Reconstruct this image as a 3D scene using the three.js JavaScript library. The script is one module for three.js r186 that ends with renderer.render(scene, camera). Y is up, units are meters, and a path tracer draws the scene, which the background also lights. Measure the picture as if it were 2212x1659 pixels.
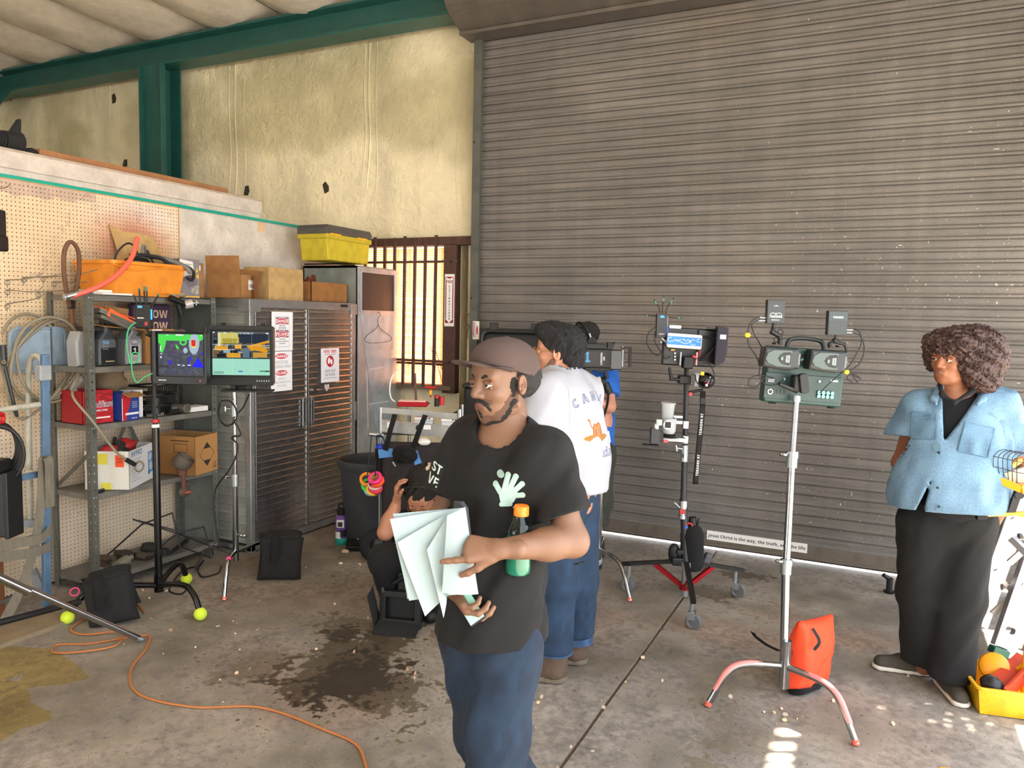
import * as THREE from 'three';
import { RoundedBoxGeometry } from 'three/addons/geometries/RoundedBoxGeometry.js';
import { mergeGeometries, mergeVertices, toCreasedNormals } from 'three/addons/utils/BufferGeometryUtils.js';

// ---------- camera, sky, sun, exposure ----------
const scene = new THREE.Scene();
const renderer = new THREE.WebGLRenderer({ antialias: true });
renderer.toneMapping = THREE.LinearToneMapping;
renderer.toneMappingExposure = 6.3;
renderer.shadowMap.enabled = true;
const rad = THREE.MathUtils.degToRad;
const camera = new THREE.PerspectiveCamera(53.50, 2212 / 1659, 0.05, 200);
camera.position.set(0, 1.73, 0);
camera.rotation.order = 'YXZ';
camera.rotation.set(rad(-4.894), rad(25.53), rad(1.26));
scene.add(camera);

const SUN = new THREE.Vector3(0.46, 0.85, -0.24).normalize();   // towards the sun: high, out to the right
// hazy bright sky: pale blue overhead, whiter down to the horizon, the same all the way round
const skyRows = 64, skyData = new Float32Array(8 * skyRows * 4);
for (let j = 0; j < skyRows; j++) for (let i = 0; i < 8; i++) {
  const h = Math.max(0, Math.sin(((j + 0.5) / skyRows - 0.5) * Math.PI)), t = Math.sqrt(h);
  skyData.set([1.1 - 0.34 * t, 1.08 - 0.2 * t, 1.06 - 0.02 * t, 1], (j * 8 + i) * 4);
}
const skyTex = new THREE.DataTexture(skyData, 8, skyRows, THREE.RGBAFormat, THREE.FloatType);
skyTex.mapping = THREE.EquirectangularReflectionMapping; skyTex.magFilter = THREE.LinearFilter; skyTex.needsUpdate = true;
scene.background = skyTex;
scene.backgroundIntensity = 1;
const sun = new THREE.DirectionalLight(0xfff3e4, 11);
sun.position.copy(SUN.clone().multiplyScalar(30)).add(new THREE.Vector3(-1, 0, -3));
sun.target.position.set(-1, 0, -3);
sun.castShadow = true;
sun.shadow.mapSize.set(4096, 4096);
Object.assign(sun.shadow.camera, { left: -14, right: 14, top: 14, bottom: -14, near: 1, far: 70 });
scene.add(sun, sun.target);

// ---------- helpers ----------
let seedState = 7;
const rnd = (a = 1, b) => { seedState = (seedState * 1664525 + 1013904223) >>> 0; const r = seedState / 4294967296; return b === undefined ? r * a : a + r * (b - a); };
const V = (x, y, z) => (Array.isArray(x) ? new THREE.Vector3(x[0], x[1], x[2]) : new THREE.Vector3(x, y, z));
const used = new Map();
const numbered = (n) => { const k = used.get(n) ?? 0; used.set(n, k + 1); return k ? n + '_' + String(k).padStart(3, '0') : n; };
let S = 1;   // model unit in metres for the small gear; 1 elsewhere
function place(g, x = 0, y = 0, z = 0, rx = 0, ry = 0, rz = 0) {
  if (rx || ry || rz) g.applyMatrix4(new THREE.Matrix4().makeRotationFromEuler(new THREE.Euler(rx, ry, rz)));
  return g.translate(x * S, y * S, z * S);
}
function box(w, h, d, x = 0, y = 0, z = 0, r = 0, rot = [0, 0, 0]) {
  const m = Math.min(w, h, d) * S;
  const g = r > 0 ? new RoundedBoxGeometry(w * S, h * S, d * S, 2, Math.min(r * S, m * 0.49)) : new THREE.BoxGeometry(w * S, h * S, d * S);
  return place(g, x, y, z, ...rot);
}
const cyl = (r0, r1, h, x = 0, y = 0, z = 0, rot = [0, 0, 0], n = 20) => place(new THREE.CylinderGeometry(r1 * S, r0 * S, h * S, n), x, y, z, ...rot);
const ball = (r, x = 0, y = 0, z = 0, sx = 1, sy = 1, sz = 1, n = 16) => place(new THREE.SphereGeometry(r * S, n, Math.ceil(n * 0.7)).scale(sx, sy, sz), x, y, z);
const torus = (R, r, x = 0, y = 0, z = 0, rot = [0, 0, 0], arc = Math.PI * 2, n = 32) => place(new THREE.TorusGeometry(R * S, r * S, 8, n, arc), x, y, z, ...rot);
const HP = Math.PI / 2;
function bar(p, q, r0, r1 = r0, n = 12) {
  const a = V(p).multiplyScalar(S), b = V(q).multiplyScalar(S), d = b.clone().sub(a), g = new THREE.CylinderGeometry(r1 * S, r0 * S, d.length(), n);
  g.applyQuaternion(new THREE.Quaternion().setFromUnitVectors(V(0, 1, 0), d.clone().normalize()));
  return g.translate((a.x + b.x) / 2, (a.y + b.y) / 2, (a.z + b.z) / 2);
}
// a rectangular bar between two points; up gives the direction of its second side
function beam(p, q, w, h, up = [0, 1, 0], r = 0) {
  const a = V(p).multiplyScalar(S), b = V(q).multiplyScalar(S), d = b.clone().sub(a), L = d.length(); d.normalize();
  const x = V(up).cross(d).normalize(), y = d.clone().cross(x);
  const g = r ? new RoundedBoxGeometry(w * S, h * S, L, 1, r * S) : new THREE.BoxGeometry(w * S, h * S, L);
  g.applyMatrix4(new THREE.Matrix4().makeBasis(x, y, d));
  return g.translate((a.x + b.x) / 2, (a.y + b.y) / 2, (a.z + b.z) / 2);
}
function tube(pts, r, n = 8, closed = false, seg) {
  const c = new THREE.CatmullRomCurve3(pts.map((p) => V(p).multiplyScalar(S)), closed, 'centripetal');
  const g = new THREE.TubeGeometry(c, seg ?? Math.max(12, pts.length * 7), r * S, n, closed);
  if (closed) return g;
  const e0 = new THREE.SphereGeometry(r * S, n, 5).translate(...c.getPoint(0).toArray()), e1 = new THREE.SphereGeometry(r * S, n, 5).translate(...c.getPoint(1).toArray());
  return mergeGeometries([g, e0, e1].map(bare));
}
const lathe = (prof, x = 0, y = 0, z = 0, rot = [0, 0, 0], n = 28) => place(new THREE.LatheGeometry(prof.map(([r, h]) => new THREE.Vector2(Math.max(r, 1e-5) * S, h * S)), n), x, y, z, ...rot);
function ext(pts, d, bev = 0, x = 0, y = 0, z = 0, rot = [0, 0, 0], holes = []) {
  const s = new THREE.Shape(pts.map(([a, b]) => new THREE.Vector2(a * S, b * S)));
  for (const h of holes) s.holes.push(new THREE.Path(h.map(([a, b]) => new THREE.Vector2(a * S, b * S))));
  const g = new THREE.ExtrudeGeometry(s, { depth: Math.max(1e-5, d * S - 2 * bev * S), bevelEnabled: bev > 0, bevelSize: bev * S, bevelThickness: bev * S, bevelOffset: -bev * S, bevelSegments: 2, curveSegments: 8 });
  g.translate(0, 0, -d * S / 2 + bev * S);
  return place(g, x, y, z, ...rot);
}
const rrect = (w, h, r, n = 4) => { const o = []; for (const [cx, cy, a] of [[w / 2 - r, h / 2 - r, 0], [-w / 2 + r, h / 2 - r, 1], [-w / 2 + r, -h / 2 + r, 2], [w / 2 - r, -h / 2 + r, 3]]) for (let i = 0; i <= n; i++) { const t = (a + i / n) * HP; o.push([cx + r * Math.cos(t), cy + r * Math.sin(t)]); } return o; };
const circ = (R, n = 20, cx = 0, cy = 0) => Array.from({ length: n }, (_, i) => [cx + R * Math.cos(i / n * 2 * Math.PI), cy + R * Math.sin(i / n * 2 * Math.PI)]);
function bare(g) {
  const o = g.index ? g.toNonIndexed() : g;
  for (const k of Object.keys(o.attributes)) if (!['position', 'normal', 'uv'].includes(k)) o.deleteAttribute(k);
  if (!o.attributes.normal) o.computeVertexNormals();
  if (!o.attributes.uv) o.setAttribute('uv', new THREE.BufferAttribute(new Float32Array(o.attributes.position.count * 2), 2));
  return o;
}
// texture coordinates in metres of the surface itself, face by face
function metreUV(g) {
  const o = bare(g), p = o.attributes.position, uv = o.attributes.uv, a = V(0, 0, 0), b = V(0, 0, 0), c = V(0, 0, 0), n = V(0, 0, 0);
  for (let i = 0; i < p.count; i += 3) {
    a.fromBufferAttribute(p, i); b.fromBufferAttribute(p, i + 1); c.fromBufferAttribute(p, i + 2);
    n.copy(b).sub(a).cross(c.clone().sub(a));
    const ax = Math.abs(n.x), ay = Math.abs(n.y), az = Math.abs(n.z);
    [a, b, c].forEach((v, k) => { if (ax >= ay && ax >= az) uv.setXY(i + k, v.z, v.y); else if (ay >= az) uv.setXY(i + k, v.x, v.z); else uv.setXY(i + k, v.x, v.y); });
  }
  return o;
}
function part(name, geos, mat, parent, label) {
  const list = [].concat(geos).map((g) => (mat.userData.metres ? metreUV(g) : bare(g)));
  const m = new THREE.Mesh(list.length === 1 ? list[0] : mergeGeometries(list), mat);
  m.name = parent === scene || !parent ? numbered(name) : name;
  m.castShadow = m.receiveShadow = true;
  if (label) m.userData.label = label;
  (parent ?? scene).add(m);
  return m;
}
function tag(o, label, category, group) { o.userData.label = label; o.userData.category = category; if (group) o.userData.group = group; return o; }
function thing(name, label, category, pos = [0, 0, 0], turn = 0, group) {
  const o = new THREE.Group(); o.name = numbered(name); o.position.set(...pos); o.rotation.y = turn; scene.add(o);
  return tag(o, label, category, group);
}
function struct(name, geos, mat) { const m = part(name, geos, mat); m.userData.kind = 'structure'; return m; }
function structGroup(name) { const o = new THREE.Group(); o.name = numbered(name); scene.add(o); o.userData.kind = 'structure'; return o; }

// ---------- textures and materials ----------
function hash2(x, y, s) { let h = Math.imul(x, 374761393) ^ Math.imul(y, 668265263) ^ Math.imul(s, 982451653); h = Math.imul(h ^ (h >>> 13), 1274126177); return ((h ^ (h >>> 16)) >>> 0) / 4294967296; }
function vnoise(x, y, s, px = 0, py = px) {
  const ix = Math.floor(x), iy = Math.floor(y), fx = x - ix, fy = y - iy, u = fx * fx * (3 - 2 * fx), v = fy * fy * (3 - 2 * fy);
  const w = (i, p) => (p ? ((i % p) + p) % p : i);
  const a = hash2(w(ix, px), w(iy, py), s), b = hash2(w(ix + 1, px), w(iy, py), s), c = hash2(w(ix, px), w(iy + 1, py), s), d = hash2(w(ix + 1, px), w(iy + 1, py), s);
  return a + (b - a) * u + (c - a) * v + (a - b - c + d) * u * v;
}
const fbm = (x, y, s, o = 4) => { let a = 0, k = 0.5, t = 0; for (let i = 0; i < o; i++, k *= 0.5, x *= 2.03, y *= 2.03) { a += k * vnoise(x, y, s + i); t += k; } return a / t; };
const sstep = (a, b, x) => { const t = Math.min(1, Math.max(0, (x - a) / (b - a))); return t * t * (3 - 2 * t); };
function dataTex(w, h, fn, srgb = true) {
  const d = new Uint8Array(w * h * 4);
  for (let j = 0, k = 0; j < h; j++) for (let i = 0; i < w; i++, k += 4) { const c = fn(i, j); d[k] = Math.min(255, Math.max(0, c[0])); d[k + 1] = Math.min(255, Math.max(0, c[1])); d[k + 2] = Math.min(255, Math.max(0, c[2])); d[k + 3] = 255; }
  const t = new THREE.DataTexture(d, w, h);
  t.magFilter = THREE.LinearFilter; t.minFilter = THREE.LinearMipmapLinearFilter; t.generateMipmaps = true;
  t.wrapS = t.wrapT = THREE.RepeatWrapping; if (srgb) t.colorSpace = THREE.SRGBColorSpace; t.needsUpdate = true;
  return t;
}
const rep = (t, mx, my = mx) => { const c = t.clone(); c.repeat.set(1 / mx, 1 / my); c.needsUpdate = true; return c; };
// tileable grain used for fine relief and for mottled colour
const grainPix = (n, f, s) => dataTex(n, n, (i, j) => { const v = 255 * (0.5 * vnoise(i * f / n, j * f / n, s, f) + 0.3 * vnoise(i * f * 2 / n, j * f * 2 / n, s + 1, f * 2) + 0.2 * vnoise(i * f * 4 / n, j * f * 4 / n, s + 2, f * 4)); return [v, v, v]; }, false);
const GRAIN = grainPix(256, 16, 3);
const mottle = dataTex(256, 256, (i, j) => { const v = 205 + 50 * (0.6 * vnoise(i / 32, j / 32, 11, 8) + 0.25 * vnoise(i / 8, j / 8, 12, 32) + 0.15 * vnoise(i / 2, j / 2, 13, 128)); return [v, v, v]; });
const weave = dataTex(64, 64, (i, j) => { const v = 128 + 60 * Math.sin((i + j) * Math.PI / 4) + 40 * Math.sin((i - j) * Math.PI / 8) * 0.5; return [v, v, v]; }, false);
const mat = (o) => new THREE.MeshStandardMaterial({ side: THREE.DoubleSide, ...o });
const metres = (m) => { m.userData.metres = true; return m; };
const worn = (color, o = {}, sx = 0.5, bump = 0.0006) => metres(mat({ color, roughness: 0.7, map: rep(mottle, sx), bumpMap: rep(GRAIN, sx * 0.5), bumpScale: bump, ...o }));
const plain = (color, roughness = 0.6, metalness = 0, o = {}) => mat({ color, roughness, metalness, ...o });
function canvasTex(w, h, draw) {
  const c = document.createElement('canvas'); c.width = w; c.height = h; const x = c.getContext('2d'); draw(x, w, h);
  const t = new THREE.CanvasTexture(c); t.colorSpace = THREE.SRGBColorSpace; t.anisotropy = 8; return t;
}
// a printed sheet: front face w x h at the origin facing +z, thickness th
function sheet(w, h, th = 0.0006) { const g = new THREE.BoxGeometry(w * S, h * S, th); return g; }
const txt = (x, s, px, cx, cy, col = '#111', font = 'bold', fam = 'sans-serif', maxw) => { x.fillStyle = col; x.font = `${font} ${px}px ${fam}`; x.textAlign = 'center'; x.textBaseline = 'middle'; if (maxw) x.fillText(s, cx, cy, maxw); else x.fillText(s, cx, cy); };

const M = {
  black: plain(0x0c0d0e, 0.55), blackGloss: plain(0x0b0b0d, 0.22), blackCloth: metres(mat({ color: 0x0b0b0c, roughness: 0.95, bumpMap: rep(weave, 0.02), bumpScale: 0.0006 })),
  rubber: plain(0x17181a, 0.85), chrome: plain(0xa6a9ac, 0.16, 1), steel: plain(0xaab0b3, 0.35, 0.9), dullSteel: worn(0x8d9092, { roughness: 0.5, metalness: 0.6 }), darkSteel: plain(0x3a3c3f, 0.4, 0.7),
  white: plain(0xe9e8e4, 0.6), paper: plain(0xf0f1f2, 0.85), red: plain(0xb01218, 0.4), redAnod: plain(0xa31420, 0.35, 0.5), orange: plain(0xf08a18, 0.45), yellow: plain(0xe8b21a, 0.5), tennis: plain(0xc9e03a, 0.95), brass: plain(0xb98a3c, 0.3, 0.9),
  blue: plain(0x1f5fd0, 0.5), green: plain(0x2d8a4a, 0.5), pink: plain(0xff3d8b, 0.6), glass: new THREE.MeshPhysicalMaterial({ color: 0xffffff, transmission: 1, roughness: 0.02, thickness: 0, ior: 1.45 }),
  card: worn(0xb88a55, { roughness: 0.9 }, 0.3), cardPale: worn(0xc9a66e, { roughness: 0.9 }, 0.3), cardDark: worn(0xa97a49, { roughness: 0.9 }, 0.3), cardInside: plain(0x8f6a40, 0.95),
};


// ---------- the building ----------
const DZ = -5.82;           // plane of the big roller door and of the wall it stands in
const WZ = -5.94;           // face of the insulated wall beside it
const WX = -4.62;           // face of the pegboard partition
// concrete slab: colour with oil stains, yellow paint and rusty patches where they lie (x -6..2, z -6.5..1.5)
const stainsDark = [[-2.28, -3.0, 0.30, 0.42, 1], [-2.0, -2.85, 0.26, 0.26, 0.9], [-1.95, -3.45, 0.18, 0.12, 0.5], [-2.55, -3.35, 0.22, 0.14, 0.6], [-1.3, -3.55, 0.3, 0.2, 0.35], [-0.95, -4.9, 0.25, 0.12, 0.5], [-0.5, -4.75, 0.3, 0.1, 0.35], [-0.45, -3.2, 0.16, 0.22, 0.35], [-1.7, -4.2, 0.3, 0.2, 0.4], [-0.75, -5.35, 0.14, 0.08, 0.8], [-2.7, -2.75, 0.2, 0.2, 0.5]];
const stainsRust = [[-0.6, -4.3, 0.9, 0.25, 0.5], [-0.1, -4.6, 0.7, 0.18, 0.5], [-1.6, -4.0, 0.5, 0.4, 0.35], [-2.2, -2.6, 0.5, 0.3, 0.4], [-3.2, -3.6, 0.6, 0.4, 0.25], [0.1, -3.5, 0.4, 0.4, 0.3]];
const yel = [[-4.1, -2.25], [-3.743, -2.382], [-3.52, -2.36], [-3.262, -2.268], [-3.3, -2.18], [-3.42, -2.08], [-3.273, -1.993], [-3.12, -1.99], [-3.05, -1.94], [-3.09, -1.84], [-3.081, -1.762], [-3.3, -1.6], [-4.1, -1.6]];
function inPoly(x, y, P) { let c = false; for (let i = 0, j = P.length - 1; i < P.length; j = i++) if ((P[i][1] > y) !== (P[j][1] > y) && x < (P[j][0] - P[i][0]) * (y - P[i][1]) / (P[j][1] - P[i][1]) + P[i][0]) c = !c; return c; }
const FW = 2000, FH = 1500;   // x -5..1.2, z -6..-1.35
const floorTex = dataTex(FW, FH, (i, j) => {
  const x = -5 + i * 6.2 / FW, z = -6 + j * 4.65 / FH;
  const a = fbm(x * 1.3, z * 1.3, 21, 4), b = fbm(x * 9, z * 9, 31, 3), c = hash2(i, j, 5), f = fbm(x * 38, z * 38, 36, 3), w = fbm(x * 3.1, z * 3.1, 41, 4);
  let r = 160, g = 151, bl = 141, k = 0.72 + 0.30 * a + 0.20 * (b - 0.5) + 0.36 * (f - 0.5) + 0.12 * (c - 0.5);
  const grime = sstep(0.5, 0.72, 0.6 * w + 0.4 * f); k *= 1 - 0.16 * grime; bl *= 1 - 0.06 * grime;
  for (const [sx, sz, rx, rz, s] of stainsDark) { const d = Math.hypot((x - sx) / rx, (z - sz) / rz); if (d > 2.2) continue; const m = s * sstep(0.08, 0.3, 1.0 - d * 0.62 + 0.9 * (w - 0.5) + 1.1 * (f - 0.5) + 0.9 * (b - 0.5) - 0.25); k *= 1 - 0.46 * m; r *= 1 + 0.05 * m; g *= 1 - 0.02 * m; bl *= 1 - 0.14 * m; }
  for (const [sx, sz, rx, rz, s] of stainsRust) { const d = Math.hypot((x - sx) / rx, (z - sz) / rz) + 1.6 * (w - 0.5); if (d > 1.1) continue; const m = s * sstep(1.1, 0.3, d); r *= 1 + 0.05 * m; g *= 1 - 0.08 * m; bl *= 1 - 0.16 * m; k *= 1 - 0.12 * m; }
  const sp = vnoise(x * 95, z * 95, 51); if (sp > 0.94) k *= 0.66; else if (sp < 0.035) k *= 1.25;
  if (inPoly(x + 0.03 * (b - 0.5), z + 0.05 * (w - 0.5), yel) && b > 0.22) { r = r * 0.35 + 170 * 0.65; g = g * 0.35 + 143 * 0.65; bl = bl * 0.45 + 52 * 0.55; k *= 0.93; }
  return [r * k, g * k, bl * k];
});
floorTex.wrapS = floorTex.wrapT = THREE.MirroredRepeatWrapping;
floorTex.repeat.set(1 / 6.2, 1 / 4.65); floorTex.offset.set(5 / 6.2, 6 / 4.65);
const floorMat = metres(mat({ map: floorTex, roughness: 0.78, bumpMap: rep(GRAIN, 0.35), bumpScale: 0.0012 }));
const floor = structGroup('floor');
part('concrete_slab', box(8.4, 0.12, 12, -5.223, -0.06, -0.2), floorMat, floor);
part('concrete_slab', box(3.06, 0.12, 12, 0.523, -0.06, -0.2), floorMat, floor);
part('joint_filler', box(0.022, 0.1, 12, -1.015, -0.056, -0.2), worn(0x6a5440, { roughness: 0.95 }, 0.1, 0.004), floor);
const yardMat = worn(0xaaa7a0, { roughness: 0.95 }, 2);
part('yard_ground', [box(40, 0.1, 30, 22.06, -0.075, -4), box(80, 0.1, 30, 0, -0.075, -21.2), box(60, 0.1, 20, -10, -0.075, 16)], yardMat).userData.kind = 'structure';

// beige faced insulation on the end wall
const wallTex = dataTex(1024, 512, (i, j) => {
  const x = -10.5 + i * 13.5 / 1024, y = j * 5 / 512;
  const a = fbm(x * 0.9, y * 0.7, 71, 5), b = fbm(x * 6, y * 6, 81, 3), st = fbm(x * 5, y * 0.8, 91, 3);
  let k = 0.86 + 0.2 * a + 0.10 * (b - 0.5) + 0.14 * (st - 0.5), r = 236, g = 224, bl = 188;
  const smear = sstep(0.5, 0.72, fbm(x * 0.8 + 3, y * 1.1, 95, 4)); k *= 1 - 0.16 * smear; bl *= 1 - 0.05 * smear;
  return [r * k, g * k, bl * k];
});
wallTex.repeat.set(1 / 13.5, 1 / 5); wallTex.offset.set(10.5 / 13.5, 0);
const wallMat = metres(mat({ map: wallTex, roughness: 0.75, bumpMap: rep(GRAIN, 0.9), bumpScale: 0.012 }));
const back = structGroup('wall_back');
part('insulation_facing', ext([[-10.5, 0], [-3.14, 0], [-3.14, 4.05], [2.04, 4.05], [2.04, 5.6], [-10.5, 5.6]], 0.16, 0, 0, 0, WZ - 0.08, [0, 0, 0], [[[-4.6, 1.09], [-3.5, 1.09], [-3.5, 2.36], [-4.6, 2.36]], [[-3.36, 0.03], [-3.29, 0.03], [-3.29, 2.36], [-3.36, 2.36]]]), wallMat, back);
// gathered folds of the facing at the joints of the blanket, each pleat a strip of its own
for (const [x, w, y0, y1] of [[-4.28, 0.012, 2.55, 4.22], [-4.36, 0.02, 2.9, 4.22], [-4.41, 0.014, 3.0, 4.22], [-6.02, 0.02, 2.75, 4.22], [-6.1, 0.016, 2.9, 4.22], [-5.9, 0.012, 2.75, 4.1], [-7.9, 0.018, 2.6, 4.22], [-3.42, 0.012, 2.4, 3.3], [-3.36, 0.01, 2.4, 3.2]])
  part('facing_pleat', tube([[x - 0.03, y0, WZ - 0.006], [x + 0.01, (y0 * 2 + y1) / 3, WZ - 0.002], [x - 0.01, (y0 + 2 * y1) / 3, WZ - 0.003], [x, y1, WZ - 0.003]], w * 0.6, 6), wallMat, back);
// torn spots showing the dark wool behind
for (const q of [[-5.873, 2.969, -5.935], [-4.862, 2.947, -5.935], [-7.833, 4.079, -5.935], [-6.98, 3.436, -5.935], [-7.674, 3.355, -5.935]])
  part('torn_spot', ext([[-0.03, -0.05], [0.02, -0.045], [0.035, 0.0], [0.012, 0.055], [-0.028, 0.04]], 0.006, 0, q[0], q[1], q[2], [0, 0, rnd(-0.4, 0.4)]), plain(0x3a342a, 0.95), back);

// green portal steel
const greenMat = worn(0x2a645e, { roughness: 0.42, metalness: 0.1 }, 1.2, 0.001);
const girder = part('roof_girder', [ext([[-0.11, 0], [0.11, 0], [0.11, 0.022], [0.012, 0.03], [0.012, 0.225], [0.11, 0.233], [0.11, 0.255], [-0.11, 0.255], [-0.11, 0.233], [-0.012, 0.225], [-0.012, 0.03], [-0.11, 0.022]], 12, 0.003, -4.1, 4.215, DZ + 0.1, [0, HP, 0])], greenMat);
girder.userData.kind = 'structure'; 
const column = structGroup('column');
part('web', box(0.012, 1.72, 0.2, -6.8, 3.36, DZ + 0.11), greenMat, column);
part('flange', [box(0.31, 1.72, 0.016, -6.8, 3.36, DZ + 0.205, 0.003), box(0.31, 1.72, 0.016, -6.8, 3.36, DZ + 0.01, 0.003)], greenMat, column);
part('lip', [box(0.016, 1.72, 0.06, -6.953, 3.36, DZ + 0.235, 0.003), box(0.016, 1.72, 0.06, -6.647, 3.36, DZ + 0.235, 0.003)], greenMat, column);
const rafter = part('roof_rafter', [box(0.3, 0.2, 11, -9.75, 4.33, -0.4, 0.004), ext([[0, 0], [0.5, 0], [0, -0.3]], 0.012, 0, -9.6, 4.22, DZ + 0.22)], greenMat);
rafter.userData.kind = 'structure';

// quilted blanket ceiling sagging between its seams
const quiltMat = metres(mat({ color: 0xe9ddcb, map: rep(mottle, 1.7), roughness: 0.85, bumpMap: rep(GRAIN, 0.7, 0.9), bumpScale: 0.006 }));
const ceiling = structGroup('ceiling');
const seamX = []; for (let x = -10.86; x < 2.2; x += 0.925) seamX.push(x);
for (let s = 0; s < seamX.length - 1; s++) {
  const nx = 14, nz = 60, pos = [], idx = [], w = seamX[s + 1] - seamX[s];
  for (let j = 0; j <= nz; j++) for (let i = 0; i <= nx; i++) {
    const u = i / nx, z = DZ + 0.02 + j * 11.4 / nz, wob = 0.05 * (vnoise(z * 0.9, s, 17) - 0.5), sag = 0.1 + 0.05 * vnoise(z * 0.8 + 7, s * 1.7, 18);
    const wr = 0.012 * (vnoise(u * 5 + s * 9, z * 3.5, 19) - 0.5) * Math.sin(Math.PI * u);
    const rise = 0.03 * (z - DZ);
    pos.push(seamX[s] + u * w + wob * (u < 0.5 ? 1 : 1), 4.58 + rise - sag * Math.pow(Math.sin(Math.PI * u), 0.75) + wr, z);
  }
  for (let j = 0; j < nz; j++) for (let i = 0; i < nx; i++) { const a = j * (nx + 1) + i; idx.push(a, a + 1, a + nx + 1, a + 1, a + nx + 2, a + nx + 1); }
  const g = new THREE.BufferGeometry(); g.setAttribute('position', new THREE.Float32BufferAttribute(pos, 3)); g.setIndex(idx); g.computeVertexNormals();
  part('blanket', g, quiltMat, ceiling);
}
part('roof_sheet', box(12.6, 0.06, 12, -4.25, 5.33, -0.1), M.dullSteel, ceiling);

// roller door: hood, guide, slats, dirty bottom rail
const doorTex = dataTex(1536, 1024, (i, j) => {
  const x = -3.2 + i * 5.4 / 1536, y = j * 4.2 / 1024;
  const a = fbm(x * 1.1, y * 1.4, 111, 4), st = fbm(x * 2.5, y * 22, 121, 3), c = hash2(i, j, 9), run = fbm(x * 14, y * 0.9, 131, 3);
  let k = 0.80 + 0.22 * a + 0.22 * (st - 0.5) + 0.12 * (c - 0.5) + 0.1 * (run - 0.5), r = 116, g = 111, b = 106;
  const rust = sstep(0.55, 0.8, fbm(x * 0.9 + 9, y * 1.2, 141, 4)); r *= 1 + 0.04 * rust; b *= 1 - 0.04 * rust;
  const d = vnoise(x * 75, y * 75, 151), dens = sstep(2.2, 0.6, Math.hypot(x - 0.1, (y - 1.2) * 0.8)) * 0.05 + 0.004;
  if (d > 0.99 - dens * 0.8 && vnoise(x * 31, y * 31, 152) > 0.5) { return [196, 196, 190]; }
  return [r * k, g * k, b * k];
});
doorTex.repeat.set(1 / 5.4, 1 / 4.2); doorTex.offset.set(3.2 / 5.4, 0);
const slatMat = metres(mat({ map: doorTex, roughness: 0.85, metalness: 0, bumpMap: rep(GRAIN, 0.4), bumpScale: 0.0008 }));
const rollDoor = structGroup('door_1');
const pitch = 0.0752, slatProf = [[-0.002, 0.001], [0.006, -0.004], [0.0125, -0.002], [0.0148, 0.006], [0.0125, 0.0135], [0.006, 0.018], [0.001, 0.021], [0.001, 0.03], [0.003, 0.045], [0.0015, 0.062], [-0.008, 0.076], [-0.008, 0.09], [-0.012, 0.09], [-0.012, 0.07], [-0.006, 0.045], [-0.006, 0.02], [-0.006, 0.01]];
for (let k = 0; k < 52; k++) {
  const y = 0.135 + k * pitch, g = ext(slatProf, 5.05, 0, -0.595, y, DZ - 0.01, [0, 0, 0]);
  g.translate(0.595, -y, -DZ + 0.01).rotateY(-HP).translate(-0.595, y, DZ - 0.01);
  part('slat', g, slatMat, rollDoor);
}
part('curtain_back', box(5.05, 4.0, 0.004, -0.595, 2.08, DZ - 0.034), M.darkSteel, rollDoor);
part('bottom_rail', [box(5.05, 0.1, 0.03, -0.595, 0.092, DZ - 0.012, 0.004), box(5.05, 0.02, 0.06, -0.595, 0.046, DZ - 0.012, 0.004)], worn(0x6f665b, { roughness: 0.8 }, 0.4, 0.002), rollDoor);
part('rubber_seal', box(5.05, 0.016, 0.012, -0.595, 0.032, DZ - 0.005), M.rubber, rollDoor);
const guideMat = worn(0x63655f, { roughness: 0.5, metalness: 0.3 });
part('guide', [box(0.075, 4.04, 0.012, -3.128, 2.02, DZ + 0.06), box(0.01, 4.04, 0.2, -3.162, 2.02, DZ - 0.04), box(0.01, 4.04, 0.02, -3.095, 2.02, DZ + 0.05)], guideMat, rollDoor);
for (const y of [3.2, 1.9, 1.0]) part('bolt', ball(0.009, -3.15, y, DZ + 0.066), M.darkSteel, rollDoor);
const hoodMat = worn(0x6e665f, { roughness: 0.45, metalness: 0.35 }, 0.8);
const hoodPts = []; for (let t = 0; t <= 16; t++) { const a = -HP * 0.72 + t / 16 * Math.PI * 0.92; hoodPts.push([0.24 + 0.26 * Math.cos(a), 4.36 + 0.26 * Math.sin(a)]); }
const hoodProf = [[0.0, 4.03], [0.19, 4.03], [0.19, 4.055], ...hoodPts.slice(0), [0.0, 4.62]];
const hg = ext(hoodProf.map(([z, y]) => [z, y]), 5.15, 0, 0, 0, 0); hg.rotateY(-HP).translate(-0.645, 0, DZ + 0.02);
part('hood', hg, hoodMat, rollDoor);
part('hood_edge', box(5.15, 0.03, 0.02, -0.645, 4.04, DZ + 0.215, 0.003), hoodMat, rollDoor);
for (let i = 0; i < 19; i++) part('rivet', ball(0.006, -3.1 + i * 0.265, 4.075, DZ + 0.225), M.dullSteel, rollDoor);

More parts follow.
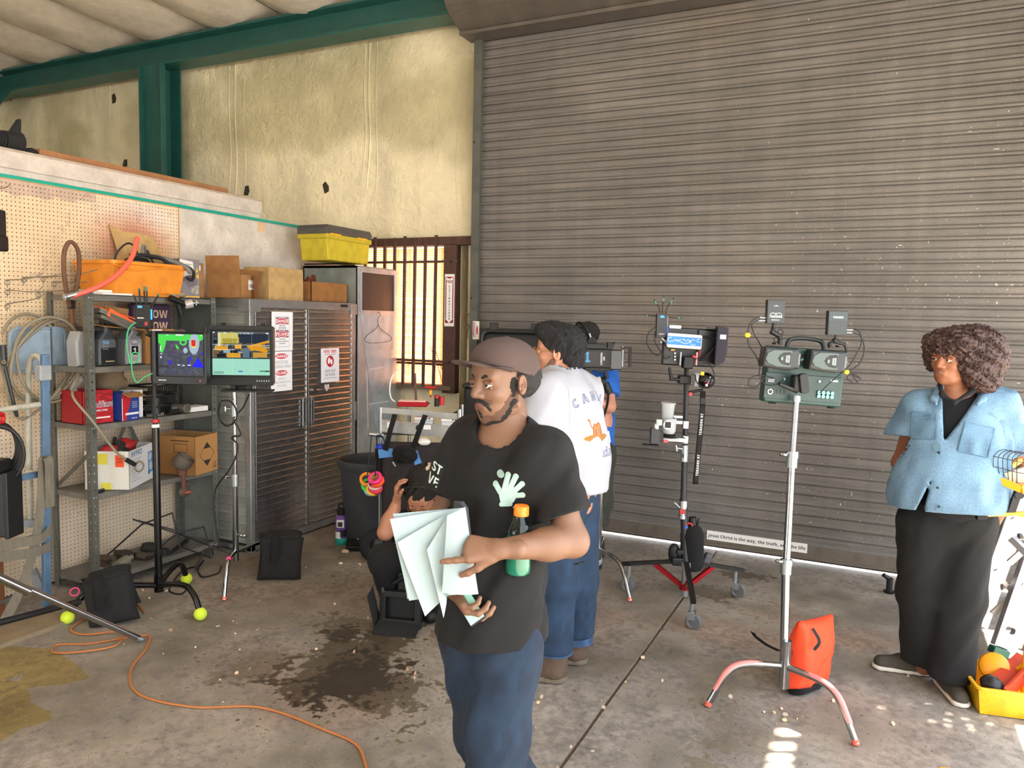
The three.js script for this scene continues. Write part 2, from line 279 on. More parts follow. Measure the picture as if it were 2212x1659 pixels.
// pegboard partition with a painted timber head and teal tape
const part1 = structGroup('wall_left');
const plasterMat = worn(0xe6ddd2, { roughness: 0.85 }, 0.8, 0.006);
part('painted_board', box(0.1, 2.485, 1.86, WX - 0.06, 1.2425, -4.92), plasterMat, part1);
part('timber_head', box(0.12, 0.1, 5.9, WX - 0.055, 2.59, -1.88, 0.003), worn(0xd9cfc4, { roughness: 0.85 }, 0.6, 0.003), part1);
part('head_board', box(0.10, 0.055, 5.9, WX - 0.06, 2.513, -1.88), worn(0xd9cfc4, { roughness: 0.85 }, 0.6, 0.003), part1);
part('edge_strip', box(0.1, 0.018, 5.9, WX - 0.05, 2.646, -1.88, 0.002), worn(0xbfae9d, { roughness: 0.9 }), part1);
part('teal_tape', box(0.012, 0.022, 7.9, WX + 0.006, 2.49, -1.9, 0.001), plain(0x1c9c88, 0.4), part1);
// pegboard: 1-inch holes cut through the sheet, dark void of the stud space behind
const pegHole = dataTex(64, 64, (i, j) => { const d = Math.hypot(i - 31.5, j - 31.5); const v = d < 9 ? 0 : 255; return [v, v, v]; }, false);
const pegTex = dataTex(1024, 1024, (i, j) => {
  const z = -4.1 + i * 3.6 / 1024, y = j * 2.6 / 1024, a = fbm(z * 2, y * 2, 161, 4), b = fbm(z * 12, y * 12, 171, 3);
  let k = 0.93 + 0.1 * (a - 0.5) + 0.08 * (b - 0.5), r = 232, g = 206, bl = 168;
  const wht = sstep(0.32, 0.0, Math.hypot((z + 3.72) * 0.55, (y - 2.36) * 1.3) + 0.15 * (a - 0.5)); r += (232 - r) * wht; g += (222 - g) * wht; bl += (212 - bl) * wht;
  const org = sstep(0.30, 0.02, Math.hypot((z + 3.63) * 0.7, y - 2.19) + 0.12 * (a - 0.5)); r += (200 - r) * 0.8 * org; g += (120 - g) * 0.8 * org; bl += (86 - bl) * 0.8 * org;
  const bare2 = y > 2.40 + 0.05 * (b - 0.5) - 0.02 * (z + 3) && z > -3.35 ? 1 : 0; if (bare2) { r = 205; g = 178; bl = 158; }
  if (b > 0.72) k *= 0.93;
  if (y < 1.1) { const m = sstep(1.1, 0.9, y + 0.2 * (a - 0.5)); r += (222 - r) * m * 0.7; g += (204 - g) * m * 0.7; bl += (180 - bl) * m * 0.7; }
  return [r * k, g * k, bl * k];
});
pegTex.repeat.set(1 / 3.6, 1 / 2.6); pegTex.offset.set(4.1 / 3.6, 0);
const pegMat = metres(mat({ map: pegTex, alphaMap: rep(pegHole, 0.0254), alphaTest: 0.5, transparent: true, roughness: 0.75 }));
part('pegboard', new THREE.PlaneGeometry(4.9, 2.47).rotateY(HP).translate(WX + 0.012, 1.245, -1.545), pegMat, part1);
part('pegboard_back', new THREE.PlaneGeometry(4.9, 2.47).rotateY(HP).translate(WX + 0.009, 1.245, -1.545), metres(mat({ color: 0x8a6f4c, alphaMap: pegMat.alphaMap, alphaTest: 0.5, transparent: true, roughness: 0.9 })), part1);
part('rear_board', box(0.012, 2.485, 6.04, WX - 0.104, 1.2425, -0.97), worn(0x9a8468, { roughness: 0.9 }), part1);
for (let i = 0; i < 10; i++) part('stud', box(0.09, 2.47, 0.04, WX - 0.05, 1.24, -3.9 + i * 0.61), worn(0xb09468, { roughness: 0.9 }), part1);
part('pegboard_edge', [box(0.02, 2.47, 0.008, WX + 0.004, 1.245, -3.992), box(0.02, 0.006, 4.9, WX + 0.004, 2.477, -1.545)], worn(0xc49c66, {}, 0.2), part1);
part('tape_patch', [box(0.002, 0.09, 0.075, WX + 0.001 - 0.01, 2.43, -4.835)], plain(0xd9b48c, 0.8), part1);
part('taped_seam', [box(0.003, 0.012, 1.1, WX - 0.009, 2.39, -4.75, 0, [0.03, 0, 0])], plasterMat, part1);
// what lies behind the partition and round the camera
const shell = structGroup('wall_shell');
part('loft_floor', box(5.8, 0.1, 9.6, -7.6, 2.47, -1.0), plasterMat, shell);
part('wall_far_side', box(0.12, 5.2, 12, -10.5, 2.6, -0.1), wallMat, shell);
part('wall_rear', [box(2.05, 5.3, 0.12, -9.5, 2.65, 5.6), box(6, 1.7, 0.12, -5.5, 4.45, 5.6), box(4.55, 5.3, 0.12, -0.22, 2.65, 5.6)], wallMat, shell);

// right-hand side wall: wide doorway to the yard; the sheeting above it has nail holes and a louvre that let sun spots through
const right = structGroup('wall_right');
const RX = 2.00;
const sunHoles = [[-5.126, 4.073], [-4.742, 3.489], [-4.714, 3.51], [-4.748, 3.305], [-4.763, 3.258], [-4.773, 3.125], [-4.732, 2.864], [-4.737, 2.81], [-4.68, 2.985], [-4.631, 2.871], [-4.608, 3.118], [-4.617, 3.007], [-4.569, 3.007], [-4.566, 2.848], [-4.641, 2.706], [-4.583, 2.695], [-4.532, 2.837]], louvre = [[-4.502, 4.158], [-4.382, 4.172], [-4.288, 4.17], [-4.213, 4.167]];
const sheetG = ext([[-5.95, 2.5], [-3.1, 2.5], [-3.1, 4.0], [3.6, 4.0], [3.6, 0], [5.6, 0], [5.6, 5.3], [-5.95, 5.3]], 0.004, 0, 0, 0, 0, [0, 0, 0], [...sunHoles.map(([z, y]) => circ(0.012, 8, z, y).reverse()), ...louvre.map(([z, y]) => [[z - 0.025, y - 0.07], [z - 0.025, y + 0.07], [z + 0.025, y + 0.07], [z + 0.025, y - 0.07]])]);
part('side_sheeting', sheetG.rotateY(-HP).translate(RX, 0, 0), M.dullSteel, right);
part('door_post', [box(0.1, 2.5, 0.12, RX, 1.25, DZ + 0.0), box(0.1, 4, 0.1, RX + 0.06, 2, 3.55)], M.dullSteel, right);


// ---------- barred window beside the roller door ----------
const brown = worn(0x5a3d33, { roughness: 0.7 }, 0.4, 0.001);
const win = structGroup('window_1');
part('window_head', box(1.52, 0.075, 0.1, -3.98, 2.40, WZ + 0.03, 0.004), brown, win);
part('window_post', box(0.13, 1.32, 0.1, -3.43, 1.715, WZ + 0.03, 0.004), brown, win);
part('window_post', box(0.06, 1.3, 0.1, -4.57, 1.74, WZ + 0.02, 0.004), brown, win);
part('window_sill', box(1.2, 0.04, 0.12, -3.99, 1.10, WZ + 0.04, 0.004), worn(0x7a6a52), win);
part('mid_rail', box(1.1, 0.02, 0.03, -4.05, 1.30, WZ - 0.05), brown, win);
for (const x of [-4.5, -4.215, -4.08, -3.95, -3.6]) part('mullion', box(0.014, 1.27, 0.02, x, 1.72, WZ - 0.08), plain(0xb8683a, 0.6), win);
part('pane', new THREE.PlaneGeometry(1.1, 1.27).translate(-4.05, 1.725, WZ - 0.1), M.glass, win);
part('frame_slot_back', box(0.12, 2.42, 0.02, -3.325, 1.2, WZ - 0.17), brown, win);
const bars = thing('window_grille', 'brown painted steel security bars across the bright orange window', 'grille', [-3.95, 1.1, WZ + 0.09]);
for (let i = 0; i < 8; i++) part('bar', beam([-0.38 + i * 0.109 - 0.01, 0.0, 0], [-0.38 + i * 0.109, 1.34 + 0.01 * Math.sin(i * 2), 0], 0.022, 0.022, [0, 0, 1]), brown, bars);
for (const y of [1.12, 0.235]) part('cross_bar', box(1.02, 0.022, 0.008, 0.09, y, 0.0), brown, bars);
for (const y of [1.12, 0.235]) part('bolt', ball(0.012, 0.54, y, 0.008), M.darkSteel, bars);
const shadeMat = new THREE.MeshPhysicalMaterial({ color: 0xffcfa4, roughness: 1, transmission: 0.8, thickness: 0, side: THREE.DoubleSide });
const blind = thing('window_blind', 'orange slatted blind glowing in daylight behind the window bars', 'blind', [-4.05, 1.1, WZ - 0.04]);
for (let i = 0; i < 70; i++) part('slat', box(1.08, 0.0162, 0.0012, 0, 0.012 + i * 0.0178, 0.002 * Math.sin(i * 1.7), 0, [0.35, 0, 0.0012 * Math.sin(i * 0.9)]), shadeMat, blind);
for (const x of [-0.35, 0.1, 0.42]) part('ladder_cord', box(0.004, 1.26, 0.002, x, 0.63, 0.006), M.white, blind);
part('pull_cord', [tube([[0.36, 0.36, 0.01], [0.44, 0.2, 0.012], [0.5, 0.02, 0.012]], 0.003, 5), tube([[0.4, 0.36, 0.01], [0.5, 0.14, 0.012]], 0.003, 5)], plain(0x7a3c1e, 0.8), blind);
const fireSign = thing('fire_extinguisher_sign', 'tall red and white fire extinguisher arrow sign on the window post', 'sign', [-3.425, 1.88, WZ + 0.087]);
part('plate', box(0.1, 0.46, 0.004, 0, 0, 0, 0.002), M.white, fireSign);
part('print', sheet(0.094, 0.45, 0.0006).translate(0, 0, 0.0026), mat({ roughness: 0.5, map: canvasTex(128, 612, (x, w, h) => {
  x.fillStyle = '#f4f2ee'; x.fillRect(0, 0, w, h); x.fillStyle = '#8e1420';
  x.beginPath(); x.roundRect(8, 26, w - 16, h - 60, 8); x.fill();
  x.fillStyle = '#f4f2ee'; x.beginPath(); x.moveTo(14, 30); x.lineTo(w - 14, 30); x.lineTo(w / 2, 48); x.fill(); x.beginPath(); x.moveTo(16, 34); x.lineTo(w - 16, 34); x.lineTo(w - 16, 112); x.lineTo(16, 112); x.fill();
  x.fillStyle = '#8e1420'; x.beginPath(); x.moveTo(16, 30); x.lineTo(w - 16, 30); x.lineTo(w / 2, 50); x.fill();
  x.fillStyle = '#f4f2ee'; x.beginPath(); x.moveTo(22, 112); x.lineTo(w - 22, 112); x.lineTo(w - 22, 525); x.lineTo(w - 10, 525); x.lineTo(w / 2, 580); x.lineTo(10, 525); x.lineTo(22, 525); x.fill();
  txt(x, 'FIRE', 48, w / 2, 86, '#7a1420'); 'EXTINGUISHER'.split('').forEach((c, i) => txt(x, c, 34, w / 2, 142 + i * 35, '#3a1a20'));
}) }), fireSign);
const smallSign = tag(part('paper_notice', sheet(0.062, 0.155, 0.001).translate(-3.10, 1.625, DZ + 0.068), mat({ roughness: 0.6, map: canvasTex(96, 240, (x, w, h) => {
  x.fillStyle = '#efece8'; x.fillRect(0, 0, w, h); x.fillStyle = '#b9414a'; x.fillRect(8, 10, 16, 200); x.beginPath(); x.ellipse(66, 120, 14, 60, 0, 0, 7); x.fill(); x.fillStyle = '#777'; for (let i = 0; i < 9; i++) x.fillRect(32, 20 + i * 22, 18, 8);
}) })), 'small white notice with red marks stuck to the roller door guide', 'notice');
tag(part('bent_wire', tube([[-3.26, 1.655, -5.91], [-3.29, 1.715, -5.91], [-3.258, 1.765, -5.91], [-3.234, 1.716, -5.91], [-3.269, 1.614, -5.91], [-3.268, 1.553, -5.91]], 0.005, 6)  , M.cardDark), 'thin rusty wire hook on the beige wall beside the roller door', 'wire');
tag(part('wall_wire', tube([[-3.195, 1.859, -5.91], [-3.217, 1.806, -5.91], [-3.214, 1.676, -5.91], [-3.203, 1.575, -5.91]], 0.005, 6), M.cardDark), 'thin brown wire hanging down against the roller door guide', 'wire');


// ---------- steel cabinet, locker and what stands on them ----------
const CX = -3.98, CZ0 = -4.04, CZ1 = -5.25;
const cabGrey = worn(0xaeb0a6, { roughness: 0.55, metalness: 0.2 }, 0.6);
const cabAlu = worn(0xb4b6b6, { roughness: 0.4, metalness: 0.7 }, 0.5);
const stainless = metres(mat({ color: 0xb0acaa, roughness: 0.32, metalness: 0.95, roughnessMap: rep(mottle, 0.7, 0.02), bumpMap: rep(GRAIN, 0.9, 0.05), bumpScale: 0.0006 }));
const cab = thing('storage_cabinet', 'tall two-door steel storage cabinet with ribbed stainless doors and danger notices', 'cabinet', [CX, 0, CZ0], HP);   // local x runs away from the camera along the doors, local z out of the doors
const CL = CZ0 - CZ1;
const ribs = (x0, x1, y0, y1, z, pitch, depth) => {
  const pts = [[0, y0]]; for (let y = y0; y < y1 - 0.01; y += pitch) pts.push([0, y + 0.004], [depth, y + 0.008], [depth, y + 0.014], [depth * 0.25, y + 0.022], [0, y + pitch]);
  pts.push([0, y1], [-0.02, y1], [-0.02, y0]);
  const g = ext(pts, x1 - x0, 0); g.rotateY(-HP).translate((x0 + x1) / 2, 0, z); return g;
};
part('frame', [box(CL, 0.06, 0.6, CL / 2, 1.80, -0.3, 0.004), box(0.045, 1.83, 0.05, 0.0225, 0.915, -0.025, 0.006), box(0.045, 1.83, 0.05, CL - 0.0225, 0.915, -0.025, 0.006), box(CL, 0.055, 0.05, CL / 2, 0.0375, -0.025, 0.006), box(CL, 0.03, 0.55, CL / 2, 0.03, -0.3), box(0.045, 1.83, 0.04, 0.0225, 0.915, -0.58, 0.006)], cabAlu, cab);
const sideRib = ribs(-0.56, -0.05, 0.06, 1.77, 0, 0.066, 0.006); sideRib.rotateY(-HP).translate(0.02, 0, 0);
part('side_panel', sideRib, cabGrey, cab);
part('back_panel', [box(CL - 0.02, 1.78, 0.01, CL / 2, 0.9, -0.59), box(0.01, 1.78, 0.56, CL - 0.01, 0.9, -0.3)], cabGrey, cab);
for (const [x0, x1] of [[0.047, 0.6], [0.606, CL - 0.047]]) {
  const d = part('door', [ribs(x0, x1, 0.835, 1.765, -0.004, 0.0472, 0.007), ribs(x0, x1, 0.068, 0.827, -0.004, 0.0472, 0.007), box(0.014, 1.7, 0.012, x0 + 0.007, 0.916, 0.0, 0.002), box(0.014, 1.7, 0.012, x1 - 0.007, 0.916, 0.0, 0.002), box(x1 - x0, 0.012, 0.014, (x0 + x1) / 2, 0.831, -0.002, 0.002)], stainless, cab);
  const hx = x0 < 0.3 ? 0.55 : 0.645;
  part('handle', ext(rrect(0.034, 0.22, 0.006), 0.012, 0.002, hx, 0.975, 0.012, [0, 0, 0], [rrect(0.016, 0.17, 0.007).reverse()]), M.steel, d);
  part('latch', box(0.012, 0.16, 0.006, hx, 0.985, 0.008), M.black, d);
  if (x0 > 0.3) part('lock', cyl(0.011, 0.011, 0.02, hx + 0.02, 1.14, 0.01, [HP, 0, 0]), M.chrome, d);
}
part('corner_bracket', [box(0.11, 0.085, 0.006, 0.045, 1.78, 0.004, 0.002), box(0.006, 0.085, 0.11, -0.004, 1.78, -0.045, 0.002), box(0.085, 0.085, 0.006, CL - 0.035, 1.78, 0.004, 0.002), box(0.006, 0.16, 0.07, -0.004, 0.92, -0.035, 0.002), box(0.03, 0.16, 0.006, CL - 0.012, 0.92, 0.004, 0.002)], cabAlu, cab);
for (const [x, y] of [[0.01, 1.76], [0.01, 1.8], [0.08, 1.76], [0.08, 1.8], [CL - 0.01, 1.76], [CL - 0.06, 1.8], [CL - 0.012, 0.97], [CL - 0.012, 0.87]]) part('rivet', ball(0.005, x, y, 0.008, 1, 1, 0.6, 8), M.chrome, cab);
part('badge', box(0.09, 0.022, 0.004, CL - 0.16, 1.805, 0.003, 0.001), M.black, cab);
// paper notices on the doors
function notice(px, label, w, h, draw) {
  const t = thing('paper_notice', label, 'notice', px, HP);
  part('sheet', sheet(w, h, 0.0008).rotateX(rnd(-0.012, 0.012)), mat({ roughness: 0.55, map: canvasTex(256, Math.round(256 * h / w), draw) }), t);
  return t;
}
const oval = (x, s, cy, w, boxed) => { if (boxed) { x.fillStyle = '#5b2430'; x.beginPath(); x.roundRect(w * 0.2, cy - 30, w * 0.6, 58, 8); x.fill(); } x.fillStyle = '#fff'; x.beginPath(); x.ellipse(w / 2, cy, w * 0.33, 27, 0, 0, 7); x.fill(); x.fillStyle = '#b8142c'; x.beginPath(); x.ellipse(w / 2, cy, w * 0.31, 23, 0, 0, 7); x.fill(); txt(x, s, 36, w / 2, cy + 1, '#fff'); };
notice([CX + 0.011, 1.60, -4.353], 'upper danger and peligro authorized personnel notice in a plastic sleeve', 0.222, 0.288, (x, w, h) => {
  x.fillStyle = '#eceef2'; x.fillRect(0, 0, w, h); x.strokeStyle = '#98a0aa'; x.lineWidth = 3; x.beginPath(); x.roundRect(42, 40, w - 84, h - 75, 12); x.stroke();
  oval(x, 'DANGER', 78, w, 1); oval(x, 'PELIGRO', 190, w, 1);
  ['KEEP OUT', 'AUTHORIZED', 'PERSONNEL ONLY'].forEach((s, i) => txt(x, s, 16, w / 2, 118 + i * 19, '#4d5058')); ['NO ENTRAR', 'PERSONAL AUTORIZADO', 'SOLAMENTE'].forEach((s, i) => txt(x, s, 13, w / 2, 232 + i * 18, '#4d5058'));
});
notice([CX + 0.011, 1.305, -4.345], 'lower white notice reading danger pesticide storage area and peligro', 0.224, 0.294, (x, w, h) => {
  x.fillStyle = '#eceff3'; x.fillRect(0, 0, w, h); oval(x, 'DANGER', 40, w); oval(x, 'PELIGRO', 182, w);
  txt(x, 'PESTICIDE', 34, w / 2, 92, '#8d9096', '', 'sans-serif', 190); txt(x, 'STORAGE AREA', 34, w / 2, 128, '#8d9096', '', 'sans-serif', 220);
  ['AREA DE', 'ALMACENAMIENTO DE', 'PESTICIDAS'].forEach((s, i) => txt(x, s, 22, w / 2, 232 + i * 30, '#9aa0a6', '', 'sans-serif', 210));
});
notice([CX + 0.011, 1.325, -4.9], 'danger peligro keep out notice with red hand symbol on right door', 0.226, 0.272, (x, w, h) => {
  x.fillStyle = '#e9edf4'; x.fillRect(0, 0, w, h); x.fillStyle = '#b8142c'; x.fillRect(40, 18, 80, 22); x.fillRect(142, 18, 74, 22);
  txt(x, 'DANGER', 18, 80, 30, '#fff'); txt(x, 'PELIGRO', 18, 179, 30, '#fff'); txt(x, 'PESTICIDES  PESTICIDAS', 13, w / 2, 54, '#8a3040');
  x.fillStyle = '#b8142c'; x.beginPath(); x.ellipse(w / 2, 118, 52, 52, 0, 0, 7); x.fill(); x.fillStyle = '#f4f4f4'; x.beginPath(); x.ellipse(w / 2 - 16, 112, 17, 30, 0.2, 0, 7); x.ellipse(w / 2 + 18, 124, 15, 26, -0.1, 0, 7); x.fill();
  txt(x, 'KEEP OUT', 34, w / 2, 206, '#8d96a6', 'bold', 'sans-serif', 150); txt(x, 'NO ENTRE', 34, w / 2, 240, '#8d96a6', 'bold', 'sans-serif', 140); x.fillStyle = '#9aa3b0'; x.fillRect(40, 268, 176, 5);
});
tag(part('heart_sticker', ext([[0, -0.035], [0.03, 0.0], [0.028, 0.022], [0.012, 0.026], [0, 0.012], [-0.012, 0.026], [-0.028, 0.022], [-0.03, 0]], 0.001).rotateY(HP).translate(CX + 0.01, 1.15, -4.86), plain(0xc9c9c9, 0.6)), 'worn pale heart sticker below the notice on the right cabinet door', 'sticker');

// tall grey locker behind the cabinet
const LX = -3.985, LZ = -5.27, LL = 0.575;
const lock = thing('metal_locker', 'tall grey metal locker with a dark window in its door', 'locker', [LX, 0, LZ], HP);
const lockMat = worn(0x9aa19c, { roughness: 0.5, metalness: 0.25 }, 0.7), lockAlu = worn(0xb9c0c8, { roughness: 0.38, metalness: 0.55 }, 0.5);
part('carcass', [box(0.02, 2.15, 0.58, 0.01, 1.075, -0.29), box(0.02, 2.15, 0.58, LL - 0.01, 1.075, -0.29), box(LL, 0.02, 0.58, LL / 2, 2.14, -0.29), box(LL, 2.15, 0.012, LL / 2, 1.075, -0.575), box(LL, 0.05, 0.58, LL / 2, 0.025, -0.29), box(LL, 0.02, 0.5, LL / 2, 1.74, -0.32)], lockMat, lock);
part('top_rail', tube([[-0.0, 2.165, -0.56], [0.0, 2.165, -0.1]], 0.006, 6), M.darkSteel, lock);
part('door', ext([[0, 0.06], [LL, 0.06], [LL, 2.14], [0, 2.14]], 0.03, 0.003, 0, 0, 0, [0, 0, 0], [[[0.03, 1.77], [0.03, 2.10], [LL - 0.05, 2.10], [LL - 0.05, 1.77]]]), lockAlu, lock);
part('window_trim', ext(rrect(LL - 0.07, 0.35, 0.006).map(([a, b]) => [a + LL / 2 - 0.01, b + 1.935]), 0.012, 0.002, 0, 0, 0.018, [0, 0, 0], [rrect(LL - 0.1, 0.32, 0.006).map(([a, b]) => [a + LL / 2 - 0.01, b + 1.935]).reverse()]), lockAlu, lock);
part('window_glass', box(LL - 0.08, 0.335, 0.004, LL / 2 - 0.01, 1.935, 0.012), plain(0x1d2022, 0.4), lock);
// dented inner panel with a pressed wedge
part('door_panel', ext([[0.02, 1.74], [LL - 0.03, 1.74], [LL - 0.16, 0.3], [LL - 0.22, 0.3]], 0.004, 0.001, 0, 0, 0.016), worn(0xa9bdcd, { roughness: 0.35, metalness: 0.3 }, 0.4), lock);
part('tape_remnant', [box(0.012, 0.5, 0.001, 0.13, 1.0, 0.0165, 0, [0, 0, 0.05]), box(0.3, 0.012, 0.001, 0.3, 0.96, 0.0195), box(0.2, 0.012, 0.001, 0.26, 1.27, 0.0195, 0, [0, 0, 0.03]), box(0.012, 0.3, 0.001, 0.42, 0.8, 0.0165)], plain(0xc9cdd0, 0.7), lock);
part('vent', [0, 1, 2, 3, 4].map((i) => box(0.03, 0.004, 0.004, LL - 0.075, 1.36 + i * 0.016, 0.0165)), M.white, lock);
const hang = thing('wire_hanger', 'thin wire coat hanger hooked on the grey locker door', 'hanger', [LX + 0.026, 1.52, LZ - 0.27], HP);
part('wire', tube([[-0.19, -0.01, 0], [0.2, -0.005, 0], [0.205, 0.015, 0], [0.03, 0.1, 0], [0.0, 0.13, 0], [-0.03, 0.1, 0], [-0.19, 0.02, 0]], 0.0022, 6, true, 60), M.darkSteel, hang);
part('hook', tube([[0, 0.125, 0], [0, 0.19, 0], [0.03, 0.22, 0], [0.01, 0.245, 0], [-0.015, 0.23, 0]], 0.0022, 6), M.darkSteel, hang);

// boxes on the cabinet; local x away from the camera, local z out of the wall
function carton(name, label, pos, w, h, d, turn, m, o = {}) {
  const t = thing(name, label, 'box', pos, turn, o.group);
  const th = 0.005;
  if (o.open) part('carton', [box(w, th, d, 0, th / 2, 0), box(w, h, th, 0, h / 2, d / 2 - th / 2), box(w, h, th, 0, h / 2, -d / 2 + th / 2), box(th, h, d, w / 2 - th / 2, h / 2, 0), box(th, h, d, -w / 2 + th / 2, h / 2, 0)], m, t);
  else part('carton', box(w, h, d, 0, h / 2, 0, 0.004), m, t);
  for (const [side, len, ang] of o.flaps ?? []) {
    const g = side[0] === 'x' ? box(len, 0.004, d * 0.97, len / 2, 0, 0) : box(w * 0.97, 0.004, len, 0, 0, len / 2);
    if (side[0] === 'x') { g.rotateZ(ang); if (side === 'x-') g.rotateY(Math.PI); g.translate(side === 'x-' ? -w / 2 : w / 2, h, 0); }
    else { g.rotateX(-ang); if (side === 'z-') g.rotateY(Math.PI); g.translate(0, h, side === 'z-' ? -d / 2 : d / 2); }
    part('flap', g, o.flapMat ?? m, t);
  }
  for (const [face, fw, fh, x, y, draw, res = 256] of o.prints ?? []) {
    const g = sheet(fw, fh, 0.0008);
    if (face === 'front') g.translate(x, y, d / 2 + 0.0006); else g.rotateY(-HP).translate(-w / 2 - 0.0006, y, x);
    part('print', g, mat({ roughness: 0.8, map: canvasTex(res, Math.max(8, Math.round(res * fh / fw)), draw) }), t);
  }
  return t;
}
const barcode = (x, w, h) => { x.fillStyle = '#eceae4'; x.fillRect(0, 0, w, h); x.fillStyle = '#555'; x.fillRect(14, 12, w * 0.6, 8); let i = 30; while (i < w - 30) { const k = 2 + 5 * hash2(i, 3, 1); x.fillRect(i, h * 0.42, k, h * 0.36); i += k + 3; } };
carton('cardboard_box', 'pale ridged cardboard cube on top of the steel cabinet', [-4.22, 1.83, -4.54], 0.375, 0.245, 0.25, HP, M.cardPale);
const bx2 = carton('cardboard_box', 'reddish brown open box on the cabinet in front of the locker', [-4.2, 1.83, -5.02], 0.46, 0.16, 0.26, HP, worn(0xa5713f, { roughness: 0.9 }, 0.3), { open: true });
part('crumpled_paper', [ext([[-0.12, 0], [0.1, 0.02], [0.04, 0.07], [-0.03, 0.08]], 0.01, 0, -0.1, 0.15, 0.02, [0.3, 0.4, 0]), ext([[-0.1, 0], [0.08, 0], [0.02, 0.06]], 0.01, 0, -0.06, 0.15, -0.04, [-0.4, -0.3, 0.2])], plain(0x6d3a22, 0.9), bx2);
const bx3 = carton('cardboard_box', 'brown taped carton with a barcode label between shelf and cabinet', [-4.25, 1.832, -4.15], 0.23, 0.17, 0.28, HP + 0.2, M.cardDark, { open: true, flaps: [['x', 0.11, 0.5], ['x-', 0.13, 1.5]], prints: [['front', 0.09, 0.07, 0.03, 0.1, barcode]] });
part('packing_tape', box(0.055, 0.165, 0.001, 0.03, 0.083, 0.1706), plain(0x6b3d1c, 0.3), bx3);
const bx3b = carton('cardboard_box', 'wide brown carton behind the printed box on the shelf top', [-4.44, 1.832, -3.87], 0.2, 0.24, 0.2, HP, M.cardDark, { prints: [['front', 0.1, 0.035, 0.02, 0.205, barcode]] });
part('twine', tube([[-0.1, 0.23, 0.12], [-0.07, 0.16, 0.14], [-0.03, 0.19, 0.138], [-0.02, 0.235, 0.1]], 0.004, 6), plain(0x2b1d12, 0.8), bx3b);
// yellow tool box on the locker
const tb = thing('tool_box', 'yellow plastic tool box with a grey lid on top of the locker', 'tool box', [-4.22, 2.175, -5.28], HP);
const yb = worn(0xd6c32e, { roughness: 0.6 }, 0.3);
part('body', ext([[-0.27, 0], [0.27, 0], [0.295, 0.19], [-0.295, 0.19]], 0.28, 0.01), yb, tb);
part('rim', box(0.61, 0.04, 0.31, 0, 0.195, 0, 0.008), yb, tb);
part('lid', ext([[-0.31, 0], [0.31, 0], [0.31, 0.045], [0.285, 0.075], [-0.285, 0.075], [-0.31, 0.045]], 0.31, 0.012, 0, 0.212, 0), worn(0x5b5752, { roughness: 0.7 }, 0.4), tb);
for (const x of [-0.2, 0.16]) part('latch', [box(0.13, 0.014, 0.012, x, 0.212, 0.158, 0.002), box(0.03, 0.022, 0.016, x + 0.0, 0.206, 0.158, 0.002)], M.yellow, tb);


// ---------- slotted-angle shelf unit against the pegboard ----------
const angleMat = worn(0x6f7068, { roughness: 0.55, metalness: 0.35 }, 0.4), shelfMat = worn(0x85827a, { roughness: 0.6, metalness: 0.3 }, 0.5);
const SX0 = -4.56, SX1 = -4.19, SZ0 = -2.97, SZ1 = -3.93;
const LV = [0.09, 0.617, 1.038, 1.385, 1.815];
const rack = thing('shelf_unit', 'grey slotted-angle steel shelf unit crowded with shop supplies', 'shelf', [(SX0 + SX1) / 2, 0, (SZ0 + SZ1) / 2]);
const hx = (SX1 - SX0) / 2, hz = (SZ0 - SZ1) / 2;
const slots = []; for (let y = 0.05; y < 1.8; y += 0.05) slots.push(circ(0.0055, 6, 0.019, y).reverse());
for (const sx of [-1, 1]) for (const sz of [-1, 1]) {
  const a = ext([[0, 0], [0.04, 0], [0.04, 1.83], [0, 1.83]], 0.0025, 0, 0, 0, 0, [0, 0, 0], slots);
  const b = a.clone().rotateY(-HP);
  const m = new THREE.Matrix4().makeScale(-sx, 1, -sz);
  const fix = (g) => { g.applyMatrix4(m); if (sx * sz < 0) { const p = bare(g); for (let i = 0; i < p.attributes.position.count; i += 3) for (const k of ['position', 'normal']) { const t = p.attributes[k], v = [t.getX(i + 1), t.getY(i + 1), t.getZ(i + 1)]; t.setXYZ(i + 1, t.getX(i + 2), t.getY(i + 2), t.getZ(i + 2)); t.setXYZ(i + 2, ...v); } return p; } return g; };
  part('post', [fix(a).translate(sx * hx, 0, sz * hz), fix(b).translate(sx * hx, 0, sz * hz)], angleMat, rack);
}
for (const y of LV) {
  const sh = part('shelf', [box(2 * hx - 0.01, 0.003, 2 * hz - 0.01, 0, y, 0), box(0.003, 0.032, 2 * hz - 0.05, hx - 0.006, y - 0.016, 0), box(0.003, 0.032, 2 * hz - 0.05, -hx + 0.006, y - 0.016, 0), box(2 * hx - 0.06, 0.032, 0.003, 0, y - 0.016, hz - 0.006), box(2 * hx - 0.06, 0.032, 0.003, 0, y - 0.016, -hz + 0.006)], shelfMat, rack);
  for (const sz of [-1, 1]) for (const k of [0.012, 0.028]) part('bolt', ball(0.006, hx + 0.001, y - 0.016, sz * (hz - k), 0.6, 1, 1, 8), M.steel, sh);
}
part('brace', [beam([-hx + 0.01, 0.66, 0.12], [-hx + 0.01, 1.02, 0.32 - 0.38], 0.025, 0.004, [1, 0, 0])], angleMat, rack);
part('brace', [beam([-hx + 0.01, 0.66, -0.2], [-hx + 0.01, 1.02, -0.03], 0.025, 0.004, [1, 0, 0])], angleMat, rack);
part('brace', beam([-hx + 0.02, 0.63, hz - 0.01], [hx - 0.04, 0.86, hz - 0.01], 0.004, 0.025, [0, 1, 0]), angleMat, rack);
part('side_sheet', box(2 * hx, 1.72, 0.003, 0, 0.95, -hz - 0.003), worn(0x7d837f, { roughness: 0.55, metalness: 0.2 }), rack);

